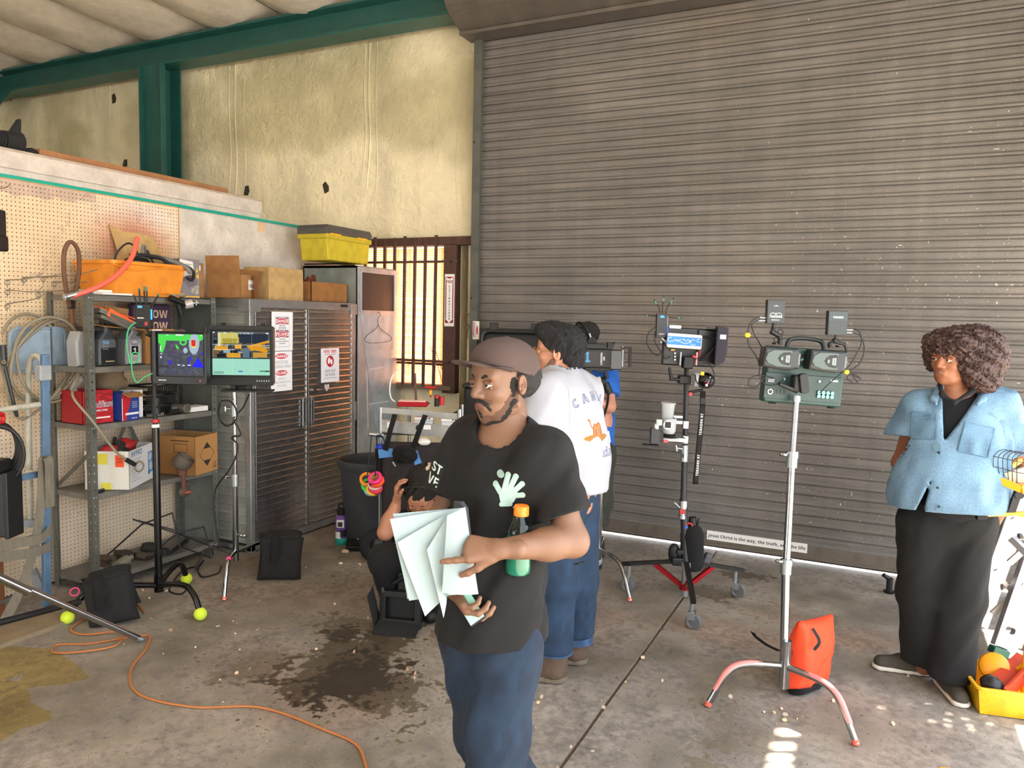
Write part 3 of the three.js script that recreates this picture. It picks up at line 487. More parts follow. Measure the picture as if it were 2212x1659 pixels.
// top of the shelf
const T0 = LV[4] + 0.003;
tag(part('plastic_tray', [box(0.26, 0.012, 0.2, -4.3, T0 + 0.008, -3.16, 0.004), box(0.2, 0.018, 0.12, -4.3, T0 + 0.023, -3.12, 0.006)], M.white), 'flat white plastic trays lying at the end of the shelf top', 'tray');
const bin = thing('storage_bin', 'orange plastic bin heaped with cables on top of the shelf', 'bin', [-4.33, T0 + 0.002, -3.38], HP);
const binMat = worn(0xf29528, { roughness: 0.5 }, 0.4, 0.0004);
const binWall = (w0, w1, d0, d1, h) => {
  const g = [], q = (a, b, c, d) => { const o = new THREE.BufferGeometry(); o.setAttribute('position', new THREE.Float32BufferAttribute([...a, ...b, ...c, ...a, ...c, ...d].flat(), 3)); o.computeVertexNormals(); return o; };
  for (const k of [0, 0.004]) { const W0 = w0 / 2 - k, W1 = w1 / 2 - k, D0 = d0 / 2 - k, D1 = d1 / 2 - k;
    g.push(q([-W0, k, D0], [W0, k, D0], [W1, h, D1], [-W1, h, D1]), q([W0, k, -D0], [-W0, k, -D0], [-W1, h, -D1], [W1, h, -D1]), q([W0, k, D0], [W0, k, -D0], [W1, h, -D1], [W1, h, D1]), q([-W0, k, -D0], [-W0, k, D0], [-W1, h, D1], [-W1, h, -D1]), q([-W0, k, -D0], [W0, k, -D0], [W0, k, D0], [-W0, k, D0])); }
  return g;
};
part('tub', binWall(0.47, 0.53, 0.3, 0.36, 0.205), binMat, bin);
part('rim', ext(rrect(0.555, 0.385, 0.03), 0.022, 0.004, 0, 0.2, 0, [HP, 0, 0], [rrect(0.525, 0.355, 0.025).reverse()]), binMat, bin);
part('panel_relief', [ext([[0.08, 0.02], [0.235, 0.02], [0.205, 0.15], [0.105, 0.15]], 0.012, 0.004, 0, 0, 0.166, [-0.14, 0, 0])], binMat, bin);
part('under_rim', tube([[-0.26, 0.185, 0.178], [-0.2, 0.165, 0.176], [-0.1, 0.158, 0.174], [0.0, 0.175, 0.176], [0.1, 0.185, 0.178], [0.26, 0.185, 0.178]], 0.008, 6), binMat, bin);
const cableDark = plain(0x1c1c1e, 0.6), cableGrey = plain(0x6f6c68, 0.6);
[[cableDark, [[-0.13, 0.14, 0], [-0.12, 0.26, 0.02], [-0.05, 0.33, 0.03], [0.03, 0.31, 0], [0.05, 0.2, 0.02]], 0.006, 'black cable loop rising from the orange bin'],
 [cableGrey, [[-0.04, 0.14, 0.05], [0.03, 0.26, 0.05], [0.06, 0.33, 0.04], [0.09, 0.3, 0.02], [0.08, 0.18, 0]], 0.008, 'grey hose loop standing in the orange bin'],
 [cableDark, [[-0.08, 0.2, 0.08], [-0.05, 0.25, 0.1], [0.06, 0.26, 0.1], [0.16, 0.24, 0.11], [0.2, 0.19, 0.12], [0.1, 0.18, 0.12], [-0.06, 0.19, 0.1]], 0.012, 'thick black cable coiled on top of the orange bin'],
 [cableGrey, [[0.0, 0.24, 0.0], [0.12, 0.26, 0.06], [0.2, 0.24, 0.12], [0.25, 0.2, 0.2], [0.27, 0.17, 0.215]], 0.015, 'grey duct hose draped over the right end of the orange bin'],
 [cableDark, [[0.24, 0.21, 0.1], [0.31, 0.21, 0.14], [0.34, 0.17, 0.17], [0.31, 0.12, 0.185], [0.27, 0.135, 0.186]], 0.011, 'black cable hanging over the side of the orange bin'],
].forEach(([m, pts, r, l]) => { const t = thing('cable', l, 'cable', [bin.position.x, bin.position.y, bin.position.z], HP); part('cable_run', tube(pts, r, 8), m, t); });
tag(part('hand_tool', [ball(0.05, -4.3, T0 + 0.225, -3.4, 1, 0.6, 1.8), bar([-4.27, T0 + 0.3, -3.45], [-4.25, T0 + 0.2, -3.49], 0.008)], M.black), 'rounded black tool lying on the cables in the orange bin', 'tool');
tag(part('pink_hose', tube([[-4.16, 1.802, -2.848], [-4.12, 1.826, -2.899], [-4.1, 1.867, -2.986], [-4.09, 1.943, -3.101], [-4.1, 2.053, -3.205], [-4.12, 2.169, -3.259]], 0.0145, 10), plain(0xf0604e, 0.45)), 'coral pink rubber hose curving up in front of the orange bin', 'hose');
tag(part('hose_fitting', [bar([-4.17, 1.796, -2.821], [-4.12, 1.829, -2.905], 0.013, 0.016), bar([-4.17, 1.796, -2.819], [-4.17, 1.799, -2.841], 0.019)], M.steel), 'metal fitting at the end of the pink hose', 'fitting');
// torn carton with a big raised flap behind the bin, grey printed sprayer carton in front of it
const bigFlap = carton('cardboard_box', 'pale cardboard box with one large torn flap raised behind the orange bin', [-4.53, T0 + 0.002, -3.62], 0.3, 0.28, 0.14, HP, M.cardPale, { open: true });
part('raised_flap', ext([[-0.13, 0], [0.16, 0], [0.1, 0.15], [0.02, 0.165], [-0.08, 0.16], [-0.12, 0.18], [-0.16, 0.2]], 0.005, 0, 0, 0.275, -0.02, [-0.2, 0, 0]).scale(1.25, 1, 1), M.cardPale, bigFlap);
carton('printed_box', 'grey printed carton with yellow drop symbols beside the orange bin', [-4.29, T0 + 0.002, -3.735], 0.165, 0.262, 0.15, HP, worn(0x8a8480, { roughness: 0.6 }, 0.3), { open: true, prints: [['front', 0.163, 0.258, 0, 0.131, (x, w, h) => {
  x.fillStyle = '#7d787c'; x.fillRect(0, 0, w, h); x.fillStyle = '#dedad6'; x.beginPath(); x.moveTo(0, 0); x.lineTo(170, 20); x.lineTo(190, 150); x.lineTo(0, 200); x.fill();
  x.fillStyle = '#9a9aa4'; txt(x, 'Battery Backpack', 18, 90, 50, '#55505a'); txt(x, 'Sprayer', 22, 80, 80, '#55505a'); x.fillRect(20, 100, 130, 6); x.fillRect(20, 116, 110, 6);
  x.fillStyle = '#e6b820'; for (const [a, b] of [[225, 105], [205, 155], [236, 170]]) { x.beginPath(); x.moveTo(a, b - 28); x.quadraticCurveTo(a + 24, b + 22, a, b + 24); x.quadraticCurveTo(a - 24, b + 22, a, b - 28); x.fill(); }
  x.fillStyle = '#6d6872'; x.beginPath(); x.ellipse(150, 230, 70, 70, 0, 0, 7); x.fill(); x.fillStyle = '#b9b39b'; for (let i = 0; i < 40; i++) { x.beginPath(); x.ellipse(150 + 90 * hash2(i, 1, 3), 270 + 90 * hash2(i, 2, 3), 10, 4, i, 0, 7); x.fill(); }
  x.fillStyle = '#e6b820'; x.fillRect(0, h - 22, w, 12);
}]] });
tag(part('crumpled_paper', [ball(0.06, -4.22, T0 + 0.025, -3.62, 1, 0.4, 1.3, 9), ball(0.04, -4.2, T0 + 0.02, -3.56, 1, 0.5, 1.2, 7)], worn(0xb7ab90)), 'crumpled dusty paper at the edge of the shelf top', 'paper');
const sg = thing('spray_gun', 'black and silver spray gun hanging off the right end of the shelf top', 'spray gun', [-4.14, 1.785, -3.629], HP);
part('body', [bar([-0.12, 0.03, 0], [0.0, -0.01, 0.02], 0.022, 0.018), bar([-0.06, 0.01, 0], [-0.03, -0.09, 0], 0.016)], M.black, sg);
part('cup', bar([-0.02, -0.012, 0.02], [0.02, 0.0, 0.04], 0.026, 0.03, 16), plain(0xb5b2ae, 0.4, 0.2), sg);
part('nozzle', [bar([0.02, 0, 0.04], [0.06, 0.005, 0.055], 0.007), bar([0.045, -0.012, 0.05], [0.05, 0.02, 0.05], 0.005)], M.steel, sg);

// second level
const T1 = LV[3] + 0.003;
const jug = (x, z, label, m, draw) => {
  const t = thing('oil_jug', label, 'oil jug', [x, T1 + 0.001, z], HP);
  part('bottle', ext([[-0.055, 0], [0.062, 0], [0.066, 0.02], [0.066, 0.15], [0.04, 0.2], [0.026, 0.225], [0.026, 0.245], [-0.01, 0.245], [-0.015, 0.21], [-0.05, 0.16], [-0.058, 0.02]], 0.1, 0.012), m, t);
  part('cap', cyl(0.02, 0.02, 0.025, 0.008, 0.258, 0), M.black, t);
  part('label', sheet(0.1, 0.15, 0.0008).translate(0.004, 0.085, 0.0505), mat({ roughness: 0.4, map: canvasTex(200, 300, draw) }), t);
};
const silverPl = plain(0x8a8d92, 0.35, 0.4);
jug(-4.3, -3.14, 'dark motor oil jug half hidden behind the front shelf post', plain(0x4a4d52, 0.4, 0.3), (x, w, h) => { x.fillStyle = '#1d1e20'; x.fillRect(0, 0, w, h); x.fillStyle = '#5d6066'; x.fillRect(0, 0, w, 100); txt(x, '5W', 60, 70, 36, '#6fb1e0'); x.fillStyle = '#888'; x.fillRect(20, 80, 90, 10); x.fillRect(20, 110, 80, 10); x.fillStyle = '#d8c890'; x.fillRect(60, 262, 120, 10); });
jug(-4.27, -3.3, 'silver motor oil jug with a big white 1 on a black square', silverPl, (x, w, h) => { x.fillStyle = '#9a9ca0'; x.fillRect(0, 0, w, h); x.fillStyle = '#c3c4c8'; x.beginPath(); x.moveTo(20, h); x.lineTo(40, 60); x.lineTo(100, 10); x.lineTo(180, 60); x.lineTo(190, h); x.fill(); txt(x, 'Mobil', 40, 104, 60, '#1d2c6b'); x.fillStyle = '#0b0b0c'; x.fillRect(56, 84, 96, 110); txt(x, '1', 100, 104, 142, '#fff'); txt(x, 'Advanced Full Synthetic', 15, 104, 220, '#444'); x.fillStyle = '#777'; x.fillRect(30, 240, 130, 8); x.fillRect(40, 258, 110, 8); });
tag(part('plastic_jug', [ext([[-0.05, 0], [0.05, 0], [0.055, 0.15], [0.03, 0.21], [-0.03, 0.21], [-0.055, 0.15]], 0.1, 0.012, 0, 0, 0).rotateY(HP).translate(-4.34, T1, -3.02)], plain(0x9a9b9c, 0.5)), 'pale oil jug at the left end of the second shelf behind coiled hose', 'oil jug');
carton('cardboard_box', 'brown carton marked cleaner beside the oil jugs on the second shelf', [-4.31, T1 + 0.001, -3.49], 0.22, 0.225, 0.2, HP, M.card, { prints: [['front', 0.215, 0.21, 0, 0.112, (x, w, h) => { x.fillStyle = '#a97a46'; x.fillRect(0, 0, w, h); x.save(); x.rotate(-0.12); txt(x, 'CLEANER', 34, 150, 60, '#2a1c10', 'italic bold'); txt(x, 'FOAM', 18, 140, 88, '#2a1c10', 'italic bold'); x.restore(); x.fillStyle = '#54391e'; for (let i = 0; i < 5; i++) x.fillRect(26, 100 + i * 9, 90, 3); x.lineWidth = 4; x.strokeStyle = '#54391e'; x.strokeRect(36, 165, 180, 60); for (let i = 0; i < 18; i++) x.fillRect(42 + i * 9.6, 172, 4, 46); }]] });
tag(part('label_tag', box(0.001, 0.028, 0.075, -4.205, T1 + 0.21, -3.46, 0), M.white), 'small white label stuck on top edge of the cleaner carton', 'label');
const tray = thing('file_tray', 'orange angle channel lying on grey metal channels above the oil jugs', 'channel', [-4.28, T1 + 0.31, -3.19], HP);
part('metal_channel', [beam([-0.14, 0.03, 0.05], [0.06, -0.06, 0.08], 0.11, 0.025, [0, 1, 0]), beam([-0.14, -0.005, 0.06], [0.05, -0.085, 0.09], 0.11, 0.02, [0, 1, 0])], angleMat, tray);
part('orange_angle', [beam([-0.13, 0.055, 0.04], [0.13, -0.025, 0.08], 0.1, 0.005, [0, 1, 0.2]), beam([-0.1, 0.02, 0.11], [0.06, -0.06, 0.12], 0.005, 0.05, [0, 1, 0])], plain(0xf06a2e, 0.5), tray);
part('torn_cardboard', [box(0.3, 0.004, 0.22, 0.02, -0.068, 0, 0, [0.1, 0, -0.08]), box(0.17, 0.1, 0.004, 0.08, 0.0, -0.06, 0, [0, 0, -0.12])], M.card, tray);
carton('dark_box', 'low dark box carrying the orange channel on the second shelf', [-4.37, T1 + 0.215, -3.2], 0.3, 0.02, 0.2, HP, plain(0x3a332b, 0.9));
const pur = thing('purple_package', 'purple printed package upright at the back of the second shelf', 'package', [-4.44, T1 + 0.001, -3.6], HP);
part('bag', box(0.3, 0.385, 0.07, 0, 0.195, 0, 0.02), plain(0x43304f, 0.55), pur);
part('print', sheet(0.28, 0.2, 0.0008).translate(0, 0.28, 0.0355), mat({ roughness: 0.5, map: canvasTex(280, 200, (x, w, h) => { x.fillStyle = '#45314f'; x.fillRect(0, 0, w, h); txt(x, 'LOW', 74, 170, 60, '#e6c39a'); txt(x, 'NOW', 74, 160, 140, '#e6c39a'); }) }), pur);
const film = new THREE.MeshPhysicalMaterial({ color: 0xb8b4b8, roughness: 0.35, transmission: 0.55, thickness: 0, side: THREE.DoubleSide });
function blob(rx, ry, rz, amp, seed, nx = 28, ny = 20, flat = 0) {
  const g = new THREE.SphereGeometry(1, nx, ny), p = g.attributes.position, v = V(0, 0, 0);
  for (let i = 0; i < p.count; i++) { v.fromBufferAttribute(p, i); const k = 1 + amp * (vnoise(v.x * 2.2 + v.z * 1.3 + 20, v.y * 2.2 - v.z + 20, seed) + 0.5 * vnoise(v.x * 5 + 9, v.y * 5 + v.z * 4 + 9, seed + 1) - 0.75) * 2; p.setXYZ(i, v.x * rx * k, Math.max(v.y * ry * k, flat ? -ry * flat : -9), v.z * rz * k); }
  const m = mergeVertices((() => { const o = g.clone(); o.deleteAttribute('uv'); o.deleteAttribute('normal'); return o; })(), 1e-5); m.computeVertexNormals(); return m;
}
tag(part('plastic_bag', [blob(0.12, 0.13, 0.13, 0.22, 5, 30, 22, 0.7).translate(-4.33, T1 + 0.1, -3.72)], film), 'crumpled clear plastic bag on the second shelf behind the left monitor', 'plastic bag');
tag(part('bag_print', [ext([[-0.09, 0], [-0.07, 0.04], [-0.06, 0.0], [-0.04, 0.045], [-0.02, 0.01], [0.0, 0.05], [0.05, 0.06], [0.09, 0.075], [0.03, 0.03]], 0.002, 0, 0, 0, 0).rotateY(HP).translate(-4.205, T1 + 0.11, -3.68)], M.black), 'black printed lettering on the clear plastic bag', 'print');
tag(part('plastic_cup', lathe([[0.014, 0], [0.017, 0.024], [0.0, 0.024]], -4.25, T1 + 0.001, -3.86), M.white), 'tiny white cap on the second shelf above the monitors', 'cap');

// third level
const T2 = LV[2] + 0.003;
const redBox = carton('printed_box', 'red carton lettered fast on the third shelf behind the front post', [-4.34, T2 + 0.001, -3.06], 0.2, 0.2, 0.2, HP, plain(0x9c1722, 0.55), { open: true, prints: [['front', 0.198, 0.198, 0, 0.1, (x, w, h) => { x.fillStyle = '#a8141e'; x.fillRect(0, 0, w, h); for (let i = 0; i < 60; i++) { x.fillStyle = hash2(i, 4, 1) > 0.5 ? '#8c0f18' : '#bb2029'; x.fillRect(256 * hash2(i, 1, 1), 256 * hash2(i, 2, 1), 60, 18); } txt(x, 'Kolfast', 64, 150, 110, '#191530', 'italic bold'); x.lineWidth = 3; x.strokeStyle = '#d8d8e0'; x.font = 'italic bold 64px sans-serif'; x.strokeText('Kolfast', 150, 110); txt(x, 'PRO STEEL', 20, 160, 156, '#eee', 'italic bold'); x.fillStyle = '#e6e2e0'; x.fillRect(20, 208, 210, 12); }]] });
tag(part('spray_bottle', [lathe([[0, 0], [0.045, 0], [0.045, 0.14], [0.02, 0.19], [0.02, 0.21], [0, 0.21]], -4.42, T2 + 0.002, -3.03), bar([-4.42, T2 + 0.21, -3.03], [-4.36, T2 + 0.27, -3.03], 0.018, 0.022)], plain(0xbdb9b0, 0.5)), 'white spray bottle standing behind the red carton', 'bottle');
carton('printed_box', 'blue and red carton with an open flap on the third shelf', [-4.265, T2 + 0.001, -3.245], 0.135, 0.175, 0.13, HP + 0.1, plain(0x1d3a86, 0.5), { open: true, flapMat: M.card, flaps: [['z', 0.065, -0.35]], prints: [['front', 0.133, 0.173, 0, 0.0875, (x, w, h) => { x.fillStyle = '#24408e'; x.fillRect(0, 0, w, h); x.fillStyle = '#c2202c'; x.beginPath(); x.moveTo(0, 20); x.lineTo(150, 20); x.lineTo(60, h); x.lineTo(0, h); x.fill(); x.fillStyle = '#e6e8ee'; x.fillRect(50, 240, 200, 26); x.fillRect(0, 60, 10, 270); for (let i = 0; i < 4; i++) x.fillRect(150, 110 + i * 22, 80, 5); txt(x, 'MAX 50', 22, 180, 310, '#e8e8f0'); }]] });
carton('printed_box', 'white carton with small blue print beside the red and blue carton', [-4.345, T2 + 0.001, -3.35], 0.1, 0.18, 0.14, HP, M.white, { prints: [['front', 0.098, 0.176, 0, 0.09, (x, w, h) => { x.fillStyle = '#e9e8ea'; x.fillRect(0, 0, w, h); x.fillStyle = '#b83a48'; x.fillRect(20, 60, 180, 8); x.fillStyle = '#27345e'; x.fillRect(30, 130, 150, 14); for (let i = 0; i < 8; i++) x.fillRect(30, 170 + i * 24, 150, 8); x.fillRect(110, 390, 70, 50); }, 256]] });
for (let i = 0; i < 3; i++) {
  const c = thing('vent_crate', ['lowest', 'middle', 'topmost'][i] + ' black slotted plastic crate in the stack on the third shelf', 'crate', [-4.4, T2 + 0.002 + i * 0.066, -3.555 - i * 0.012], HP, 'black slotted crates');
  part('rim', ext(rrect(0.25, 0.2, 0.015), 0.012, 0.002, 0, 0.055, 0, [HP, 0, 0], [rrect(0.23, 0.18, 0.012).reverse()]), M.rubber, c);
  part('base', box(0.23, 0.008, 0.18, 0, 0.004, 0), M.rubber, c);
  for (let k = 0; k < 13; k++) part('slat', box(0.01, 0.05, 0.006, -0.108 + k * 0.018, 0.029, 0.094), M.rubber, c);
}
tag(part('cloth_bag', blob(0.11, 0.13, 0.09, 0.25, 15, 26, 18, 0.6).translate(-4.43, T2 + 0.08 + 0.17, -3.28), worn(0x8e7a60, { roughness: 0.95 })), 'brown crumpled cloth bag resting on boxes on the third shelf', 'bag');
tag(part('folded_cloth', blob(0.09, 0.1, 0.07, 0.25, 25, 20, 14, 0.6).translate(-4.45, T2 + 0.08, -3.3), worn(0x6b5c48, { roughness: 0.95 })), 'dark brown sack stuffed behind the white carton', 'sack');
tag(part('pipe_fitting', [bar([-4.3, T2 + 0.035, -3.66], [-4.2, T2 + 0.035, -3.685], 0.028), torus(0.026, 0.006, -4.2, T2 + 0.035, -3.685, [0, HP, 0]), bar([-4.28, T2 + 0.03, -3.62], [-4.26, T2 + 0.03, -3.66], 0.02)], worn(0x7f7a70, { metalness: 0.4, roughness: 0.5 })), 'grey pipe elbow lying at the edge of the third shelf', 'pipe fitting');
tag(part('carburetor', [box(0.08, 0.05, 0.09, -4.42, T2 + 0.032, -3.72, 0.01), cyl(0.035, 0.04, 0.05, -4.42, T2 + 0.08, -3.72), box(0.05, 0.03, 0.12, -4.42, T2 + 0.1, -3.72, 0.008), cyl(0.014, 0.014, 0.05, -4.37, T2 + 0.06, -3.69, [0, 0, HP])], worn(0x5c5650, { metalness: 0.4, roughness: 0.6 })), 'dusty dark engine part at the back of the third shelf', 'engine part');
tag(part('flat_box', box(0.12, 0.034, 0.15, -4.27, T2 + 0.019, -3.80, 0.003), M.paper), 'flat white box at the right end of the third shelf', 'box');
tag(part('lamp_wedge', box(0.07, 0.034, 0.04, -4.25, T2 + 0.019, -3.705, 0.003), plain(0xd9d6a8, 0.6)), 'small pale yellow block between pipe elbow and flat white box', 'block');
tag(part('pliers', [beam([-4.22, T2 + 0.016, -3.42], [-4.21, T2 + 0.016, -3.50], 0.02, 0.02), beam([-4.24, T2 + 0.012, -3.4], [-4.2, T2 + 0.014, -3.44], 0.012, 0.018), box(0.02, 0.02, 0.02, -4.205, T2 + 0.018, -3.4, 0.003)], worn(0x77706a, { metalness: 0.5, roughness: 0.5 })), 'grey clamp tool lying near the front of the third shelf', 'tool');
tag(part('power_tool', bar([-4.21, T2 + 0.022, -3.55], [-4.22, T2 + 0.02, -3.63], 0.014, 0.018), M.darkSteel), 'short dark tool handle near the front of the third shelf', 'tool');

// fourth level
const T3 = LV[1] + 0.003;
const hyp = carton('printed_box', 'white pump carton lettered HYPRO with pump parts on the fourth shelf', [-4.335, T3 + 0.001, -3.27], 0.36, 0.24, 0.27, HP + 0.52, worn(0xdedbd2, { roughness: 0.7 }, 0.3), { open: true, prints: [['front', 0.356, 0.236, 0, 0.119, (x, w, h) => { x.fillStyle = '#d9d8d8'; x.fillRect(0, 0, w, h); txt(x, 'HYPRO', 72, 150, 34, '#2b5f93'); x.fillStyle = '#9aa0a8'; for (let i = 0; i < 9; i++) x.fillRect(40, 84 + i * 24, 220 - (i * 37) % 90, 6); x.fillStyle = '#4f86b8'; x.fillRect(400, 70, 112, 200); x.fillStyle = '#b9c6d0'; x.beginPath(); x.ellipse(450, 120, 34, 40, 0.3, 0, 7); x.ellipse(460, 210, 36, 44, 0, 0, 7); x.fill(); x.fillStyle = '#2e74b8'; x.beginPath(); x.arc(420, 260, 26, 0, 7); x.fill(); }, 512],
  ['side', 0.26, 0.236, 0, 0.119, (x, w, h) => { x.fillStyle = '#d6d4c8'; x.fillRect(0, 0, w, h); x.fillStyle = '#d8cc48'; x.fillRect(70, 12, 62, 66); x.fillRect(90, 190, 60, 45); x.fillStyle = '#e8542c'; x.fillRect(176, 20, 52, 74); x.fillStyle = '#7a2414'; txt(x, 'THIS', 16, 202, 44, '#7a2414'); txt(x, 'SIDE', 16, 202, 62, '#7a2414'); for (let i = 0; i < 60; i++) { x.fillStyle = 'rgba(90,80,60,0.25)'; x.fillRect(256 * hash2(i, 1, 2), h * hash2(i, 2, 2), 5, 3); } }]] });
part('pump_casting', blob(0.07, 0.05, 0.06, 0.2, 33, 16, 12).translate(0.06, 0.235, 0.02), plain(0xb02a2c, 0.5), hyp); part('pump_casting', blob(0.05, 0.04, 0.05, 0.2, 36, 14, 10).translate(-0.1, 0.23, -0.02), plain(0xb02a2c, 0.5), hyp);
part('fittings', [blob(0.08, 0.04, 0.06, 0.35, 39, 20, 14).translate(-0.02, 0.225, 0.0), torus(0.07, 0.013, 0.07, 0.235, -0.07, [HP * 0.7, 0, 0.3]), bar([-0.06, 0.22, 0.03], [-0.02, 0.275, 0.0], 0.016), bar([0.0, 0.25, -0.03], [0.05, 0.285, -0.05], 0.013)], worn(0x4d4742, { metalness: 0.3, roughness: 0.6 }), hyp);
carton('cardboard_box', 'open brown carton with a black diamond symbol on the fourth shelf', [-4.3, T3 + 0.001, -3.755], 0.25, 0.265, 0.33, HP + 0.22, M.card, { open: true, prints: [['front', 0.248, 0.262, 0, 0.1325, (x, w, h) => { x.fillStyle = '#b3834d'; x.fillRect(0, 0, w, h); x.strokeStyle = '#231a12'; x.lineWidth = 3; const c = [132, 136], r = 84; x.beginPath(); x.moveTo(c[0], c[1] - r); x.lineTo(c[0] + r, c[1]); x.lineTo(c[0], c[1] + r); x.lineTo(c[0] - r, c[1]); x.closePath(); x.stroke(); x.fillStyle = '#2b2420'; for (const s of [-1, 1]) { x.beginPath(); x.moveTo(c[0], c[1] + s * r); x.lineTo(c[0] + 42, c[1] + s * 42); x.lineTo(c[0] - 42, c[1] + s * 42); x.fill(); } for (const a of [212, 232]) { x.fillRect(a - 2, 208, 5, 30); x.beginPath(); x.moveTo(a - 8, 236); x.lineTo(a + 8, 236); x.lineTo(a, 252); x.fill(); } x.fillRect(204, 204, 38, 2); }],
  ['side', 0.32, 0.262, 0, 0.1325, (x, w, h) => { x.fillStyle = '#9c6f3d'; x.fillRect(0, 0, w, h); x.strokeStyle = '#4a3018'; x.lineWidth = 3; x.strokeRect(130, 40, 80, 46); x.fillStyle = '#4a3018'; x.fillRect(110, 20, 110, 6); }]] });
tag(part('socket', [bar([-4.2, T3 + 0.013, -3.0], [-4.21, T3 + 0.013, -3.06], 0.012)], M.darkSteel), 'small dark socket lying on the front edge of the fourth shelf', 'socket');
const drill = thing('grinder', 'worn grey and orange power tool hanging below the fourth shelf edge', 'power tool', [-4.12, 0.697, -3.566], HP);
part('horn', lathe([[0.06, 0.05], [0.062, 0.0], [0.05, -0.03], [0.03, -0.04], [0, -0.04], [0, -0.035], [0.045, -0.02], [0.055, 0.05]], 0, 0.03, 0, [0.5, 0, -0.35]), worn(0x6a5f54, { metalness: 0.3 }), drill);
part('neck', [bar([0, 0.0, 0], [0.0, -0.05, 0], 0.035, 0.03), bar([0.0, -0.05, 0.01], [0.005, -0.14, 0.01], 0.014, 0.018)], worn(0x6b3f30), drill);
part('grip', [ball(0.045, 0.005, -0.165, 0.01, 1, 0.8, 0.5), ext([[0.0, -0.14], [0.04, -0.1], [0.045, -0.12], [0.03, -0.15]], 0.02, 0.003)], worn(0x5e4a40), drill);
part('trigger', box(0.04, 0.012, 0.02, 0.015, -0.165, 0.035, 0.004), plain(0xc85a3c, 0.5), drill);
// floor of the unit
const T4 = LV[0] + 0.003;
tag(part('fuel_filter', [bar([-4.24, T4 + 0.03, -3.16], [-4.26, T4 + 0.045, -3.25], 0.032), bar([-4.23, T4 + 0.026, -3.13], [-4.24, T4 + 0.03, -3.16], 0.012), bar([-4.26, T4 + 0.045, -3.25], [-4.265, T4 + 0.05, -3.29], 0.016)], worn(0x9a9684, { metalness: 0.4 })), 'silver canister filter lying on the bottom shelf', 'filter');
for (const [x, z, s, c, n] of [[-4.4, -3.35, 0.05, 0x4a4238, 'dark lump of machine scrap in the middle of the bottom shelf'], [-4.3, -3.4, 0.04, 0x5c5144, 'small brown scrap lump near the front of the bottom shelf'], [-4.45, -3.2, 0.05, 0x57493a, 'rusty scrap lump at the back left of the bottom shelf'], [-4.42, -3.55, 0.045, 0x3c3833, 'blackened scrap lump at the right end of the bottom shelf'], [-4.27, -3.07, 0.03, 0x8d877a, 'pale scrap block near the left end of the bottom shelf']])
  tag(part('machine_scrap', blob(s * 1.5, s * 0.8, s, 0.4, Math.round(-z * 100), 14, 10, 0.6).translate(x, T4 + s * 0.4, z), worn(c, { roughness: 0.9 })), n, 'scrap');
tag(part('shaft', [bar([-4.2, T4 + 0.02, -3.52], [-4.33, T4 + 0.024, -3.78], 0.014, 0.018)], M.darkSteel), 'dark steel shaft lying at the right of the bottom shelf', 'shaft');


// ---------- on the pegboard and along the left wall ----------
const galv = plain(0x8b8578, 0.45, 0.7);
const hookAt = (p, q, tip, label) => { const t = thing('pegboard_hook', label, 'hook', p, 0, 'wire hooks on the pegboard'); const o = V(p), rel = (v) => V(v).sub(o).toArray();
  part('arm', tube([[0, 0, 0], rel(q), rel(tip)], 0.0032, 6), galv, t); part('base_wire', [torus(0.014, 0.0025, 0.0, -0.014, 0, [0, HP, 0]), box(0.004, 0.05, 0.004, -0.002, -0.02, 0)], galv, t); };
const hookLabels = ['uppermost wire hook of the leftmost column on the pegboard', 'wire hook right of the leftmost column in the top hook row', 'middle wire hook of the leftmost column on the pegboard', 'wire hook with a double bend left of the brown hose loop', 'lowest wire hook of the leftmost column on the pegboard', 'long wire hook holding the brown hose loop', 'upper of the two long upturned hooks left of the orange bin', 'lower of the two long upturned hooks left of the orange bin', 'short wire hook just behind the brown hose loop'];
[[[-4.607, 1.52, -2.768], [-4.4, 1.535, -2.788], [-4.38, 1.545, -2.838]], [[-4.607, 1.54, -2.864], [-4.4, 1.557, -2.927], [-4.39, 1.549, -2.954]], [[-4.607, 1.463, -2.766], [-4.42, 1.46, -2.825], [-4.41, 1.471, -2.855]], [[-4.607, 1.457, -2.948], [-4.4, 1.481, -2.997], [-4.38, 1.494, -3.031]], [[-4.607, 1.381, -2.763], [-4.4, 1.428, -2.831], [-4.39, 1.434, -2.841]], [[-4.607, 1.55, -2.982], [-4.4, 1.569, -3.058], [-4.3, 1.586, -3.125]], [[-4.607, 1.431, -3.137], [-4.4, 1.477, -3.217], [-4.39, 1.504, -3.232]], [[-4.607, 1.413, -3.142], [-4.38, 1.468, -3.26], [-4.37, 1.497, -3.279]], [[-4.607, 1.526, -3.049], [-4.42, 1.531, -3.132], [-4.41, 1.539, -3.175]]]
  .forEach(([a, b, c], i) => { const dy = 0.0; hookAt([a[0], a[1] + 0.37 + dy, a[2]], [b[0], b[1] + 0.37, b[2]], [c[0], c[1] + 0.39, c[2]], hookLabels[i]); });
hookAt([-4.607, 2.401, -2.72], [-4.5, 2.418, -2.729], [-4.49, 2.431, -2.733], 'wire hook near the top left corner of the pegboard');
const loop = thing('hose_loop', 'brown leather-wrapped hose loop hanging from a pegboard hook', 'hose', [-4.36, 2.108, -3.002]);
